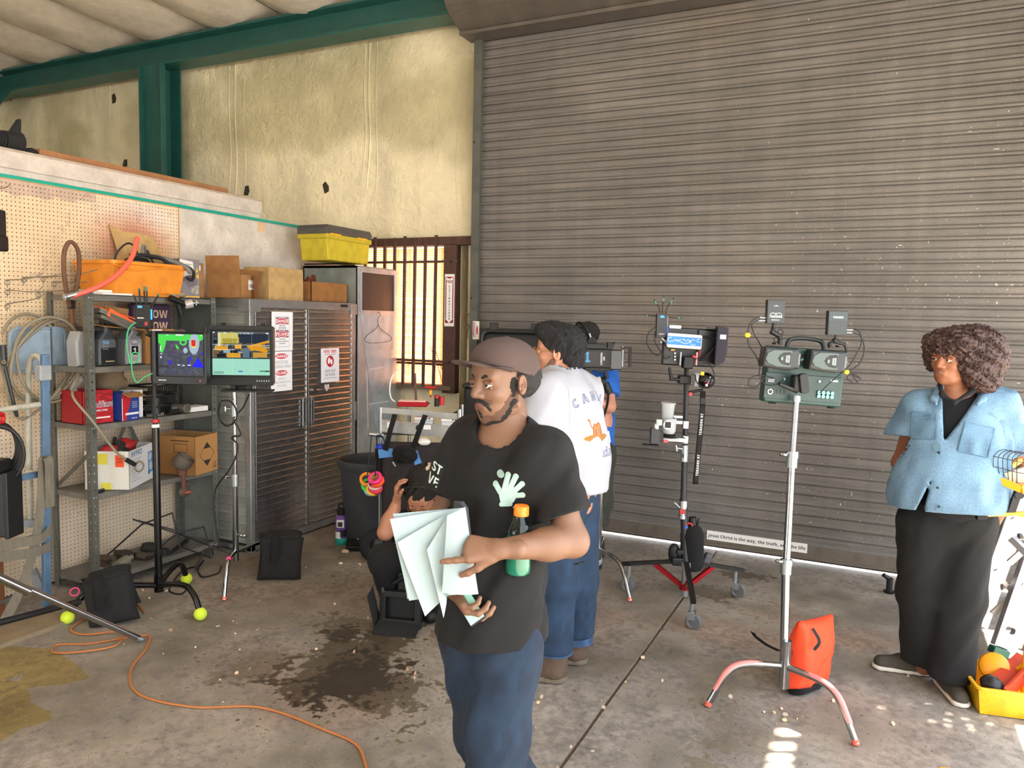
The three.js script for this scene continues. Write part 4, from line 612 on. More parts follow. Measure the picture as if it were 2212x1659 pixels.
{ const o = loop.position, rel = (v) => V(v).sub(o).toArray();
  part('loop', tube([[-4.42, 1.729, -3.026], [-4.4, 1.806, -2.994], [-4.37, 1.955, -2.955], [-4.36, 2.077, -2.958], [-4.36, 2.129, -2.994], [-4.36, 2.097, -3.034], [-4.38, 1.976, -3.059], [-4.4, 1.836, -3.045], [-4.42, 1.729, -3.035]].map(rel), 0.013, 8), worn(0x73503a, { roughness: 0.7 }, 0.1), loop);
  part('binding', [0, 1, 2, 3].map((i) => torus(0.018, 0.005, ...rel([-4.42, 1.78 - i * 0.014, -3.03]), [HP, 0, 0])), M.rubber, loop);
  part('tail', [tube([[-4.42, 1.729, -3.029], [-4.43, 1.639, -3.039], [-4.44, 1.568, -3.056], [-4.44, 1.512, -3.04]].map(rel), 0.015, 8)], worn(0x8a5a36), loop); }
// coil of grey-green hose with its loops, over a blue plastic tub lid
const lid = thing('plastic_tub', 'pale blue square plastic tub hung on the pegboard behind the hose coil', 'tub', [-4.56, 1.483, -2.902]);
part('pan', ext(rrect(0.33, 0.26, 0.05), 0.05, 0.015, 0, 0, 0, [0, HP, 0]), worn(0x9fb4c4, { roughness: 0.5 }, 0.3), lid);
part('rim', ext(rrect(0.35, 0.28, 0.055), 0.012, 0.004, 0.022, 0, 0, [0, HP, 0], [rrect(0.31, 0.24, 0.045).reverse()]), worn(0x9fb4c4, { roughness: 0.5 }, 0.3), lid);
const coil = thing('hose_coil', 'coil of grey-green rubber hose hanging beside the shelf', 'hose', [-4.47, 1.665, -2.905]);
{ const o = coil.position, hoseM = plain(0x857c68, 0.5);
  const rel = (v) => V(v).sub(o).toArray();
  const pts = []; const C = [-4.46, 1.445, -2.906];
  for (let i = 0; i <= 60; i++) { const a = i / 60 * Math.PI * 2 * 4.2, r = 0.235 + 0.035 * Math.sin(i * 0.9), k = i / 60; pts.push([C[0] + 0.01 + 0.05 * (k - 0.5) + 0.02 * Math.sin(i), C[1] - 0.02 + r * 0.95 * Math.cos(a), C[2] - r * 1.0 * Math.sin(a) + 0.03 * Math.sin(i * 0.35)]); }
  part('turns', tube(pts.map(rel), 0.009, 8, false, 420), hoseM, coil);
  part('tail', tube([[-4.42, 1.274, -3.004], [-4.38, 1.359, -3.039], [-4.36, 1.472, -3.046], [-4.3, 1.283, -2.966], [-4.22, 1.225, -2.886], [-4.14, 1.075, -2.95], [-4.1, 0.865, -3.082], [-4.09, 0.796, -3.168]].map(rel), 0.008, 8), hoseM, coil);
  part('end_sleeve', bar(rel([-4.09, 0.823, -3.127]), rel([-4.08, 0.783, -3.182]), 0.014), M.rubber, coil);
  part('end_loop', torus(0.03, 0.006, ...rel([-4.08, 0.767, -3.211]), [0, HP, -0.5]), hoseM, coil);
  part('tail', tube([[-4.45, 1.403, -2.619], [-4.45, 1.323, -2.641], [-4.44, 1.163, -2.668], [-4.44, 1.091, -2.718], [-4.43, 1.147, -2.836], [-4.42, 1.25, -2.945]].map(rel), 0.008, 8), hoseM, coil);
  part('tail', tube([[-4.5, 1.584, -2.667], [-4.52, 1.663, -2.734], [-4.53, 1.696, -2.834], [-4.5, 1.665, -2.911], [-4.48, 1.624, -2.939]].map(rel), 0.009, 8), hoseM, coil);
}
tag(part('rod_with_hook', [bar([-4.4, 1.406, -2.614], [-4.38, 1.169, -2.65], 0.009), bar([-4.38, 1.174, -2.65], [-4.38, 1.115, -2.661], 0.012, 0.008), torus(0.018, 0.004, ...[-4.4, 1.427, -2.61], [0, HP, 0]), bar([-4.4, 1.522, -2.608], [-4.4, 1.437, -2.61], 0.016)], M.darkSteel), 'thin dark rod with an eye hanging left of the hose coil', 'rod');
// hand truck: white rear tube, blue front tube, rungs, toe plate
const ht = thing('hand_truck', 'old white and blue painted tubular hand truck leaning by the pegboard', 'hand truck', [-4.32, 0, -2.76]);
{ const o = ht.position, rel = (v) => V(v).sub(o).toArray(), wt = worn(0xc9c6b4, { roughness: 0.6 }, 0.2), bl = worn(0x5f7f9e, { roughness: 0.6 }, 0.2, 0.001), gy = worn(0xa9aeb2, { roughness: 0.5 }, 0.3);
  part('rear_tube', tube([[-4.44, 0.468, -2.755], [-4.44, 0.827, -2.758], [-4.44, 1.37, -2.773], [-4.42, 1.435, -2.773], [-4.36, 1.459, -2.768], [-4.32, 1.439, -2.774], [-4.31, 1.376, -2.771], [-4.31, 1.189, -2.765]].map(rel), 0.016, 10, false, 60), wt, ht);
  part('front_tube', beam(rel([-4.28, 1.47, -2.768]), rel([-4.28, -0.001, -2.733]), 0.045, 0.03, [1, 0, 0], 0.006), bl, ht);
  part('clamp', box(0.06, 0.09, 0.07, ...rel([-4.29, 1.364, -2.76]), 0.01), gy, ht);
  part('rung', bar(rel([-4.26, 1.173, -2.358]), rel([-4.3, 1.183, -2.758]), 0.016), wt, ht);
  part('rung', [beam(rel([-4.24, 0.781, -2.333]), rel([-4.3, 0.783, -2.746]), 0.02, 0.035), ], bl, ht);
  part('rung', bar(rel([-4.42, 0.779, -2.73]), rel([-4.3, 0.787, -2.754]), 0.013), wt, ht);
  part('rung', beam(rel([-4.24, 0.436, -2.32]), rel([-4.3, 0.406, -2.751]), 0.02, 0.05), bl, ht);
  part('cross_plate', beam(rel([-4.46, 0.484, -2.698]), rel([-4.42, 0.468, -2.764]), 0.05, 0.04), gy, ht);
  part('toe_plate', ext([[0, 0], [0.34, 0], [0.4, 0.06], [0.38, 0.22], [0, 0.2]], 0.006, 0, 0.02, 0.004, 0.24, [HP, 0, HP]), gy, ht);
  part('wheel_fork', beam(rel([-4.4, 0.201, -2.732]), rel([-4.34, 0.036, -2.757]), 0.02, 0.05), gy, ht);
  part('axle', bar(rel([-4.3, 0.096, -2.437]), rel([-4.34, 0.099, -2.691]), 0.012), M.steel, ht);
  part('upright', beam(rel([-4.22, 1.162, -2.335]), rel([-4.18, 0.108, -2.321]), 0.03, 0.03, [1, 0, 0]), bl, ht);
}
const webMat = metres(mat({ color: 0x958d7c, roughness: 0.95, map: rep(mottle, 0.12, 0.5), bumpMap: rep(weave, 0.012), bumpScale: 0.0012 }));
function ribbon(pts, w, side, th = 0.003) {
  const c = new THREE.CatmullRomCurve3(pts.map((p) => V(p).multiplyScalar(S)), false, 'centripetal'), n = pts.length * 8, pos = [], idx = [], s = V(side).normalize(), up = V(0, 0, 0);
  for (let i = 0; i <= n; i++) { const p = c.getPoint(i / n), t = c.getTangent(i / n), b = s.clone().addScaledVector(t, -s.dot(t)).normalize(); up.copy(t).cross(b).normalize();
    for (const [a, k] of [[-1, -1], [1, -1], [1, 1], [-1, 1]]) { const v = p.clone().addScaledVector(b, a * w * S / 2).addScaledVector(up, k * th * S / 2); pos.push(v.x, v.y, v.z); } }
  for (let i = 0; i < n; i++) for (let k = 0; k < 4; k++) { const a = i * 4 + k, b = i * 4 + (k + 1) % 4; idx.push(a, b, a + 4, b, b + 4, a + 4); }
  idx.push(0, 2, 1, 0, 3, 2, n * 4, n * 4 + 1, n * 4 + 2, n * 4, n * 4 + 2, n * 4 + 3);
  const g = new THREE.BufferGeometry(); g.setAttribute('position', new THREE.Float32BufferAttribute(pos, 3)); g.setIndex(idx); return toCreasedNormals(g, 0.7);
}
tag(part('webbing_strap', ribbon([[-4.22, 0.598, -2.732], [-4.22, 0.746, -2.733], [-4.22, 0.853, -2.734], [-4.24, 0.885, -2.737], [-4.25, 0.879, -2.722], [-4.24, 0.802, -2.708], [-4.22, 0.623, -2.679], [-4.2, 0.375, -2.616], [-4.17, 0.196, -2.523], [-4.12, 0.055, -2.397]], 0.055, [0.1, 0, 1])  , webMat), 'faded grey webbing strap draped diagonally over the hand truck', 'strap');
tag(part('webbing_strap', ribbon([[-4.24, 0.463, -2.741], [-4.2, 0.434, -2.665], [-4.18, 0.449, -2.524], [-4.15, 0.464, -2.316]], 0.055, [0, 1, 0]), webMat), 'upper grey webbing band wrapped around the hand truck', 'strap');
tag(part('webbing_strap', ribbon([[-4.24, 0.363, -2.738], [-4.2, 0.364, -2.637], [-4.18, 0.384, -2.497], [-4.15, 0.427, -2.315]], 0.055, [0, 1, 0]), webMat), 'lower grey webbing band wrapped around the hand truck', 'strap');
tag(part('wooden_post', box(0.1, 0.42, 0.12, -4.36, 0.21, -2.46, 0.004), worn(0x7c4a26, { roughness: 0.8 })), 'short reddish wooden post at the far left under the straps', 'post');
tag(part('timber_plank', beam([-4.053, 0.0, -2.245], [-4.046, 0.0, -2.663], 0.24, 0.024).translate(0, 0.012, 0), worn(0x98876c, { roughness: 0.9 })), 'worn timber plank lying on the floor under the hand truck', 'plank');

// things on the partition head
const duct = thing('flexible_duct', 'black ribbed flexible duct with a torn collar on top of the partition', 'duct', [-4.69, 2.655, -2.7]);
part('hose', [...Array(14)].map((_, i) => torus(0.045, 0.008, 0.02, 0.05, 0.12 - i * 0.017, [0, 0, 0], Math.PI * 2, 16)), M.rubber, duct);
part('core', bar([0.02, 0.05, 0.4], [0.02, 0.05, -0.12], 0.044, 0.044, 16), M.rubber, duct);
part('collar', [bar([0.02, 0.05, -0.11], [0.02, 0.055, -0.21], 0.055, 0.06, 16), ext([[-0.03, 0], [0.035, 0.0], [0.04, 0.1], [0.03, 0.1]], 0.04, 0.005, 0.02, 0.09, -0.17, [0, HP, 0])], M.rubber, duct);
tag(part('black_clip', blob(0.03, 0.02, 0.04, 0.2, 77, 12, 8).translate(-4.66, 2.668, -2.965), M.rubber), 'small black rubber bit beside the duct on the partition head', 'clip');
tag(part('cardboard_strip', box(0.06, 0.045, 1.5, -4.71, 2.68, -3.78, 0.003), worn(0xa9764e, { roughness: 0.9 })), 'long brown timber strip lying on the white partition head', 'strip');

// ---------- orange cord and floor litter ----------
const cordMat = plain(0xb4703c, 0.55);
tag(part('extension_cord', tube([[-1.5, 0.012, -2.1], [-1.68, 0.006, -2.29], [-1.8, 0.006, -2.39], [-1.99, 0.006, -2.42], [-2.36, 0.006, -2.43], [-2.61, 0.006, -2.3], [-2.92, 0.006, -2.27], [-3.15, 0.006, -2.41], [-3.3, 0.006, -2.62], [-3.42, 0.006, -2.72], [-3.5, 0.006, -2.63], [-3.6, 0.006, -2.5], [-3.72, 0.006, -2.42], [-3.66, 0.006, -2.36], [-3.52, 0.014, -2.42], [-3.44, 0.014, -2.55], [-3.56, 0.018, -2.66], [-3.72, 0.006, -2.57], [-3.84, 0.006, -2.58], [-3.93, 0.006, -2.77], [-3.98, 0.006, -2.9], [-3.9, 0.006, -3.0], [-3.7, 0.006, -2.93]], 0.0055, 7, false, 260), cordMat), 'long orange extension cord snaking across the concrete floor', 'cord');
{ const leaf = new THREE.CircleGeometry(0.017, 7), p = leaf.attributes.position; for (let i = 0; i < p.count; i++) p.setXYZ(i, p.getX(i) * 0.6, p.getY(i), 0.01 * Math.sin(p.getX(i) * 90)); leaf.rotateX(-HP); leaf.computeVertexNormals();
  const N = 170, lm = new THREE.InstancedMesh(leaf, mat({ color: 0xffffff, roughness: 0.9 }), N), m4 = new THREE.Matrix4(), q = new THREE.Quaternion(), e = new THREE.Euler();
  seedState = 99;
  const spots = [[-3.3, -4.3, 0.35, 0.5], [-0.3, -3.45, 0.12, 0.1], [-3.2, -3.3, 0.7, 0.6], [-3.3, -2.6, 0.7, 0.4], [-2.2, -2.6, 1.0, 0.6], [-0.3, -3.6, 0.8, 0.7], [-1.0, -3.3, 0.03, 0.9], [-3.95, -3.1, 0.3, 0.3], [-2.0, -3.4, 1.2, 1.0]];
  for (let i = 0; i < N; i++) { const s = spots[i % spots.length], sc = rnd(0.12, 1.0) * (i % 9 === 0 ? 1.5 : 0.75); e.set(rnd(-0.25, 0.25), rnd(6.3), rnd(-0.25, 0.25)); q.setFromEuler(e);
    m4.compose(V(s[0] + rnd(-s[2], s[2]), 0.006, s[1] + rnd(-s[3], s[3])), q, V(sc, sc, sc * rnd(0.5, 1.3))); lm.setMatrixAt(i, m4); lm.setColorAt(i, new THREE.Color().setHSL(0.085 + rnd(-0.02, 0.02), rnd(0.2, 0.45), rnd(0.25, 0.6))); }
  lm.name = 'dry_leaves'; lm.castShadow = lm.receiveShadow = true; lm.userData = { label: 'dry curled leaves and chips scattered over the concrete floor', category: 'leaves', kind: 'stuff' }; scene.add(lm);
}

// ---------- monitors on their stands ----------
const screenA = (x, w, h) => { x.fillStyle = '#3d4150'; x.fillRect(0, 0, w, h); for (let i = 0; i < 260; i++) { x.fillStyle = `rgba(${70 + 50 * hash2(i, 1, 7)},${70 + 45 * hash2(i, 2, 7)},${80 + 60 * hash2(i, 3, 7)},0.3)`; x.fillRect(w * hash2(i, 4, 7), h * hash2(i, 5, 7), 40, 26); }
  const P = (c, pts) => { x.fillStyle = c; x.beginPath(); pts.forEach(([a, b], i) => (i ? x.lineTo(a, b) : x.moveTo(a, b))); x.fill(); };
  P('#46e04e', [[0, 8], [512, 0], [512, 60], [470, 90], [440, 120], [440, 70], [330, 75], [320, 90], [230, 85], [90, 85], [80, 150], [50, 240], [10, 230], [30, 150], [0, 110]]);
  x.strokeStyle = '#46e04e'; x.lineWidth = 20; x.beginPath(); x.arc(285, 100, 32, 0, 7); x.stroke(); P('#46e04e', [[195, 120], [230, 160], [240, 195], [205, 180]]);
  x.fillStyle = '#a9bccb'; x.beginPath(); x.ellipse(410, 120, 60, 130, 0.05, 0, 7); x.fill(); x.beginPath(); x.ellipse(310, 205, 26, 36, 0, 0, 7); x.fill(); x.lineWidth = 3; x.strokeStyle = '#d6ead6'; x.beginPath(); x.ellipse(412, 220, 30, 40, 0, 0.3, 2.9); x.stroke();
  x.fillStyle = '#e8d870'; x.beginPath(); x.ellipse(404, 118, 34, 56, 0, 0, 7); x.fill(); x.fillStyle = '#d41e24'; x.beginPath(); x.roundRect(378, 68, 50, 82, 20); x.fill();
  P('#1414f0', [[330, 400], [350, 290], [385, 270], [350, 360], [345, 410]]); P('#1414f0', [[380, 410], [455, 290], [512, 390], [512, 420]]); P('#1414f0', [[112, 340], [130, 330], [155, 380], [125, 390]]); P('#1414f0', [[490, 230], [512, 220], [512, 270]]); P('#2424c0', [[170, 230], [195, 235], [180, 250]]);
  x.fillStyle = '#fff'; x.fillRect(20, 150, 10, 60); x.fillRect(20, 250, 24, 8); x.fillRect(20, 285, 16, 22); x.fillRect(215, 385, 30, 10); x.fillRect(270, 390, 30, 10); x.fillRect(330, 385, 40, 10); x.fillRect(200, 4, 90, 14); x.fillRect(90, 10, 30, 8); x.fillRect(480, 8, 20, 8); x.fillStyle = '#222a'; x.fillRect(0, 395, 110, 30); };
const screenB = (x, w, h) => { x.fillStyle = '#2e3a4a'; x.fillRect(0, 0, w, h * 0.62);
  const R = (c, a, b, cw, ch) => { x.fillStyle = c; x.fillRect(a, b, cw, ch); };
  for (let i = 0; i < 150; i++) R(['#3e5a76', '#22303e', '#b58a2a', '#5a4632', '#86a8b8', '#8a6a20', '#141a20'][i % 7], 512 * hash2(i, 1, 8), 300 * hash2(i, 2, 8), 20 + 60 * hash2(i, 3, 8), 6 + 30 * hash2(i, 4, 8));
  R('#c8c06a', 70, 10, 160, 130); R('#a79a3a', 90, 80, 130, 60); R('#d8d4a0', 50, 10, 24, 160); R('#1d2a3a', 240, 20, 250, 110);
  x.fillStyle = '#d8961e'; x.beginPath(); x.moveTo(300, 170); x.lineTo(500, 95); x.lineTo(512, 120); x.lineTo(430, 150); x.lineTo(500, 220); x.lineTo(480, 245); x.lineTo(330, 200); x.fill(); R('#d89a2c', 20, 170, 120, 50); R('#d89a2c', 130, 250, 120, 60); R('#e0a640', 200, 150, 60, 50); R('#6b5a40', 0, 220, 60, 90); R('#16181c', 40, 265, 80, 50); R('#5c7080', 270, 190, 60, 110); R('#c59238', 360, 240, 130, 60); R('#e8e0d0', 0, 152, 512, 4); R('#e8e0d0', 10, 208, 190, 6); R('#101214', 0, 305, 512, 12);
  x.fillStyle = '#9fd8c2'; x.fillRect(0, 317, w, h - 317); for (let i = 0; i < 60; i++) R('rgba(150,205,185,0.4)', 512 * hash2(i, 6, 8), 320 + 160 * hash2(i, 7, 8), 90, 5); R('#2c9c50', 420, 455, 50, 16); R('#3a3a3a', 470, 455, 40, 16); R('#1f7ad0', 230, 462, 40, 14); R('#7fae9c', 10, 470, 90, 30);
  x.fillStyle = '#dff'; txt(x, '12:12:46:11', 26, 300, 16, '#e8f6ff'); R('#eaf6ff', 5, 6, 16, 12); R('#eaf6ff', 480, 6, 20, 14); R('#eaf6ff', 100, 8, 24, 10); x.strokeStyle = '#e8f6ff88'; x.lineWidth = 2; x.strokeRect(6, 4, w - 14, 300); x.beginPath(); x.moveTo(180, 4); x.lineTo(180, h); x.moveTo(350, 4); x.lineTo(350, h); x.stroke(); };
const bezel = plain(0x0f1012, 0.4);
function monitor(label, pos, turn, w, h, d, draw, scr, glow) {
  const t = thing('video_monitor', label, 'monitor', pos, turn);
  part('housing', box(w, h, d, 0, 0, -d / 2, 0.008), bezel, t);
  part('front_frame', ext(rrect(w + 0.012, h + 0.012, 0.012), 0.02, 0.003, 0, 0, 0.008, [0, 0, 0], [rrect(scr[2] + 0.02, scr[3] + 0.02, 0.004).map(([a, b]) => [a + scr[0], b + scr[1]]).reverse()]), bezel, t);
  const tex = canvasTex(512, 512, draw);
  const s = part('screen', sheet(scr[2], scr[3], 0.001).translate(scr[0], scr[1], 0.004), new THREE.MeshPhysicalMaterial({ color: 0x060606, roughness: 0.3, specularIntensity: 0.2, emissive: 0xffffff, emissiveMap: tex, emissiveIntensity: glow }), t);
  const L = new THREE.RectAreaLight(0xcfe6ff, glow * 0.35, scr[2], scr[3]); L.position.set(scr[0], scr[1], 0.03); L.rotation.y = Math.PI; t.add(L); L.name = 'screen_glow';
  return t;
}
const mA = monitor('smaller black monitor showing a green blue and red false-colour picture', [-3.64, 1.462, -3.152], 0.42, 0.305, 0.295, 0.05, screenA, [0.004, 0.02, 0.262, 0.235], 0.16);
for (let i = 0; i < 5; i++) part('button', cyl(0.004, 0.004, 0.006, 0.03 + i * 0.018, -0.132, 0.018, [HP, 0, 0], 8), M.darkSteel, mA);
part('tally_light', ball(0.004, 0.122, -0.13, 0.018), mat({ color: 0x300000, emissive: 0xff3040, emissiveIntensity: 0.4 }), mA);
part('maker_print', [box(0.045, 0.004, 0.001, -0.1, -0.13, 0.0185), box(0.03, 0.004, 0.001, 0, 0.134, 0.0185)], M.white, mA);
const mB = monitor('larger black monitor showing yellow machinery above a pale green panel', [-3.479, 1.472, -3.453], 0.58, 0.385, 0.35, 0.075, screenB, [0.006, 0.012, 0.335, 0.262], 0.17);
part('side_handle', box(0.02, 0.35, 0.09, -0.198, 0, -0.02, 0.006), bezel, mB);
for (const x of [-0.1, 0.13]) part('thumb_screw', cyl(0.008, 0.012, 0.02, x, 0.187, -0.02), M.black, mB);
for (let i = 0; i < 6; i++) part('button', box(0.008, 0.012, 0.004, -0.165 + i * 0.016, -0.152, 0.02), M.darkSteel, mB);
for (let i = 0; i < 6; i++) part('button', box(0.006, 0.01, 0.004, 0.1 + i * 0.014, -0.152, 0.02), M.steel, mB);
part('foot_mount', [box(0.12, 0.04, 0.06, 0, -0.19, -0.03, 0.006), box(0.3, 0.012, 0.1, 0.04, -0.215, -0.02, 0.003), cyl(0.03, 0.04, 0.03, 0, -0.2, -0.02)], M.black, mB);

// black rolling stand with tennis balls on its feet
const sa = thing('monitor_stand', 'black tubular monitor stand with tennis balls on its feet', 'stand', [-3.79, 0, -3.1]);
{ const o = sa.position, rel = (v) => V(v).sub(o).toArray();
  part('column', [bar(rel([-3.79, 0.07, -3.1]), rel([-3.816, 1.053, -3.118]), 0.021), bar(rel([-3.79, 0.06, -3.1]), rel([-3.79, 0.16, -3.1]), 0.027)], M.blackGloss, sa);
  part('inner_tube', bar(rel([-3.815, 1.026, -3.116]), rel([-3.859, 1.584, -3.148]), 0.013), M.black, sa);
  part('lock_collar', [bar(rel([-3.817, 1.122, -3.124]), rel([-3.825, 1.217, -3.129]), 0.026), bar(rel([-3.856, 1.148, -3.108]), rel([-3.758, 1.181, -3.125]), 0.007)], M.black, sa);
  part('red_band', bar(rel([-3.817, 1.073, -3.12]), rel([-3.818, 1.092, -3.121]), 0.0225), M.red, sa);
  part('white_label', bar(rel([-3.815, 1.043, -3.118]), rel([-3.817, 1.062, -3.119]), 0.0222), M.white, sa);
  part('back_plate', box(0.03, 0.3, 0.03, ...rel([-3.847, 1.462, -3.142]), 0.004), M.black, sa);
  for (const [fx, fz] of [[-3.94, -2.63], [-3.35, -3.01], [-3.88, -3.38]]) {
    const dx = fx + 3.79, dz = fz + 3.1;
    const l = part('leg', tube([[dx * 0.03, 0.1, dz * 0.03], [dx * 0.45, 0.15, dz * 0.45], [dx * 0.72, 0.16, dz * 0.72], [dx * 0.88, 0.12, dz * 0.88], [dx, 0.04, dz]], 0.017, 10, false, 40), M.blackGloss, sa);
    part('tennis_ball', ball(0.036, dx, 0.036, dz), M.tennis, l);
  }
  part('clamp', [box(0.05, 0.04, 0.04, 0.03, 0.3, -0.02, 0.006), bar([0.0, 0.28, 0], [-0.08, 0.26, 0.02], 0.01)], M.black, sa);
}
// chrome C-stand carrying the second monitor
function cStandLeg(parent, dx, dz, h, r, tip, tapeM) {
  const l = part('leg', tube([[0, h, 0], [dx * 0.5, h + 0.005, dz * 0.5], [dx * 0.66, h - 0.01, dz * 0.66], [dx * 0.76, h * 0.8, dz * 0.76], [dx, 0.012, dz]], r, 12, false, 48), M.chrome, parent);
  part('foot_cap', bar([dx * 0.985, 0.026, dz * 0.985], [dx, 0.006, dz], r * 1.06), tip, l);
  return l;
}
const sb = thing('c_stand', 'chrome light stand under the larger monitor beside the cabinet', 'stand', [-3.6, 0, -3.52]);
{ const o = sb.position, rel = (v) => V(v).sub(o).toArray();
  part('column', bar([0, 0.16, 0], [0.0, 0.68, 0], 0.0185), M.chrome, sb);
  part('riser', bar([0, 0.68, 0], [0.0, 1.27, 0], 0.0145), M.chrome, sb);
  part('collar', [cyl(0.024, 0.024, 0.075, 0, 0.68, 0), cyl(0.027, 0.027, 0.014, 0, 0.71, 0)], M.steel, sb);
  part('collar', [cyl(0.022, 0.022, 0.07, 0, 1.12, 0)], M.steel, sb);
  part('knob', [bar([0, 0.7, 0], [-0.06, 0.7, 0.02], 0.006), bar([-0.06, 0.685, 0.02], [-0.06, 0.715, 0.02], 0.01)], M.chrome, sb);
  part('knob', [bar([0, 1.13, 0], [-0.055, 1.13, 0.02], 0.006), bar([-0.055, 1.115, 0.02], [-0.055, 1.145, 0.02], 0.01)], M.chrome, sb);
  part('knob', [bar([0, 0.33, 0], [0.07, 0.33, 0.0], 0.007), ball(0.014, 0.05, 0.33, 0), ball(0.014, 0.075, 0.332, 0)], M.chrome, sb);
  const l1 = cStandLeg(sb, 0.144, 0.235, 0.22, 0.013, plain(0xe0604a, 0.5)); part('pink_tape', bar([0.055, 0.218, 0.095], [0.09, 0.225, 0.148], 0.0138), M.pink, l1);
  cStandLeg(sb, 0.02, -0.52, 0.22, 0.013, M.steel); cStandLeg(sb, -0.42, -0.05, 0.2, 0.011, M.steel);
}
// black cables of the monitors
tag(part('cable', tube([[-3.514, 1.224, -3.557], [-3.55, 1.142, -3.543], [-3.591, 1.07, -3.506], [-3.562, 1.013, -3.514], [-3.546, 0.97, -3.517], [-3.597, 0.954, -3.491], [-3.561, 0.912, -3.505], [-3.565, 0.84, -3.496], [-3.599, 0.753, -3.472], [-3.693, 0.615, -3.447], [-3.658, 0.42, -3.412], [-3.577, 0.264, -3.38]], 0.005, 6, false, 120), M.black), 'black cable running down the chrome stand of the larger monitor', 'cable');
tag(part('cable', tube([[-3.649, 1.172, -3.454], [-3.671, 1.112, -3.46], [-3.663, 1.054, -3.47], [-3.599, 1.03, -3.464], [-3.54, 1.077, -3.475], [-3.549, 1.148, -3.477], [-3.585, 1.187, -3.464], [-3.629, 1.186, -3.443]], 0.005, 6, false, 80), M.black), 'coiled loop of black cable on the chrome stand below the larger monitor', 'cable');
tag(part('cable', tube([[-3.946, 0.0, -3.728], [-3.86, 0.0, -3.615], [-3.882, 0.0, -3.519], [-4.043, 0.0, -3.619], [-4.148, 0.0, -3.762], [-4.098, 0.0, -3.676], [-4.102, 0.0, -3.564], [-3.958, 0.0, -3.337], [-3.848, 0.0, -3.229], [-3.762, 0.0, -3.232], [-3.822, 0.0, -3.336], [-3.942, 0.0, -3.405], [-3.988, 0.0, -3.32]], 0.005, 6, false, 120).translate(0, 0.005, 0), M.black), 'black cable looping on the floor between the two monitor stands', 'cable');
// wireless receiver above the smaller monitor
const rx = thing('video_receiver', 'black wireless video receiver with upright antennas above the smaller monitor', 'receiver', [-3.868, 1.698, -3.099], 0.42);
S = 0.0027;
part('body', box(32, 52, 18, 0, 0, 0, 2), M.black, rx);
part('front_print', box(10, 5, 0.5, -5, 20, 9.3), plain(0x3fa8d8, 0.4), rx); part('name_print', box(14, 2, 0.5, -4, -4, 9.3), M.white, rx);
part('red_patch', box(6, 8, 0.6, 8, -16, 9.3), M.red, rx);
part('blue_display', box(0.6, 22, 6, 16.2, 4, 2), mat({ color: 0x061020, emissive: 0x2f8cff, emissiveIntensity: 0.5 }), rx);
for (const [x, z, tx, ty] of [[-8, 0, -11, 50], [-1, -3, -1, 56], [6, 0, 6, 54], [-14, 2, -22, 30], [18, 0, 32, 34]]) { const a = part('antenna', bar([x, 24, z], [tx, 24 + ty * 0.7, z], 1.8), M.black, rx); part('tip', bar([tx, 24 + ty * 0.55, z], [tx, 24 + ty * 0.72, z], 1.9), plain(0x3f6f60, 0.5), a); }
part('mount', [bar([4, -26, 0], [10, -40, 0], 3), ball(5, 10, -40, 0), bar([4, -40, 4], [50, -34, -2], 2.5), ball(5, 36, -36, 0), bar([-6, -34, 4], [-14, -42, 6], 3)], M.black, rx);
S = 1;
tag(part('cable', tube([[-3.869, 1.66, -3.04], [-3.881, 1.633, -3.009], [-3.892, 1.572, -2.998], [-3.876, 1.466, -2.995], [-3.862, 1.426, -2.998], [-3.829, 1.44, -3.015], [-3.824, 1.48, -3.022], [-3.853, 1.488, -3.008], [-3.86, 1.44, -3.0], [-3.846, 1.355, -2.999], [-3.824, 1.318, -3.006], [-3.805, 1.347, -3.04], [-3.78, 1.37, -3.077]], 0.004, 6, false, 140), plain(0x3fae72, 0.5)), 'thin green cable dangling from the video receiver in front of the shelf', 'cable');

// saddle sandbags: two filled lobes joined over the leg
function pillow(w, h, t, seed, n = 22) {
  const pos = [], idx = [], N = n + 1;
  for (const s of [1, -1]) for (let j = 0; j <= n; j++) for (let i = 0; i <= n; i++) {
    const u = i / n * 2 - 1, v = j / n * 2 - 1, edge = (1 - u ** 4) * (1 - v ** 4), pinch = 1 - 0.06 * (1 - v * v) * 1 - 0.05 * (1 - Math.abs(u)) * 0, wr = (vnoise(u * 3 + seed, v * 3 + s, seed) - 0.5) * 0.35 + (vnoise(u * 8 + seed, v * 6 + s * 3, seed + 4) - 0.5) * 0.16;
    pos.push(u * w / 2 * pinch, v * h / 2 * (1 - 0.05 * (1 - u * u)), s * t / 2 * Math.pow(edge, 0.42) * (1 + wr) * (0.8 - 0.35 * v));
  }
  for (let s = 0; s < 2; s++) for (let j = 0; j < n; j++) for (let i = 0; i < n; i++) { const a = s * N * N + j * N + i, q = [a, a + 1, a + N + 1, a, a + N + 1, a + N]; idx.push(...(s ? q.reverse() : q)); }
  let g = new THREE.BufferGeometry(); g.setAttribute('position', new THREE.Float32BufferAttribute(pos.map((x) => x * S), 3)); g.setIndex(idx); g = mergeVertices(g, 1e-5); g.computeVertexNormals(); return g;
}
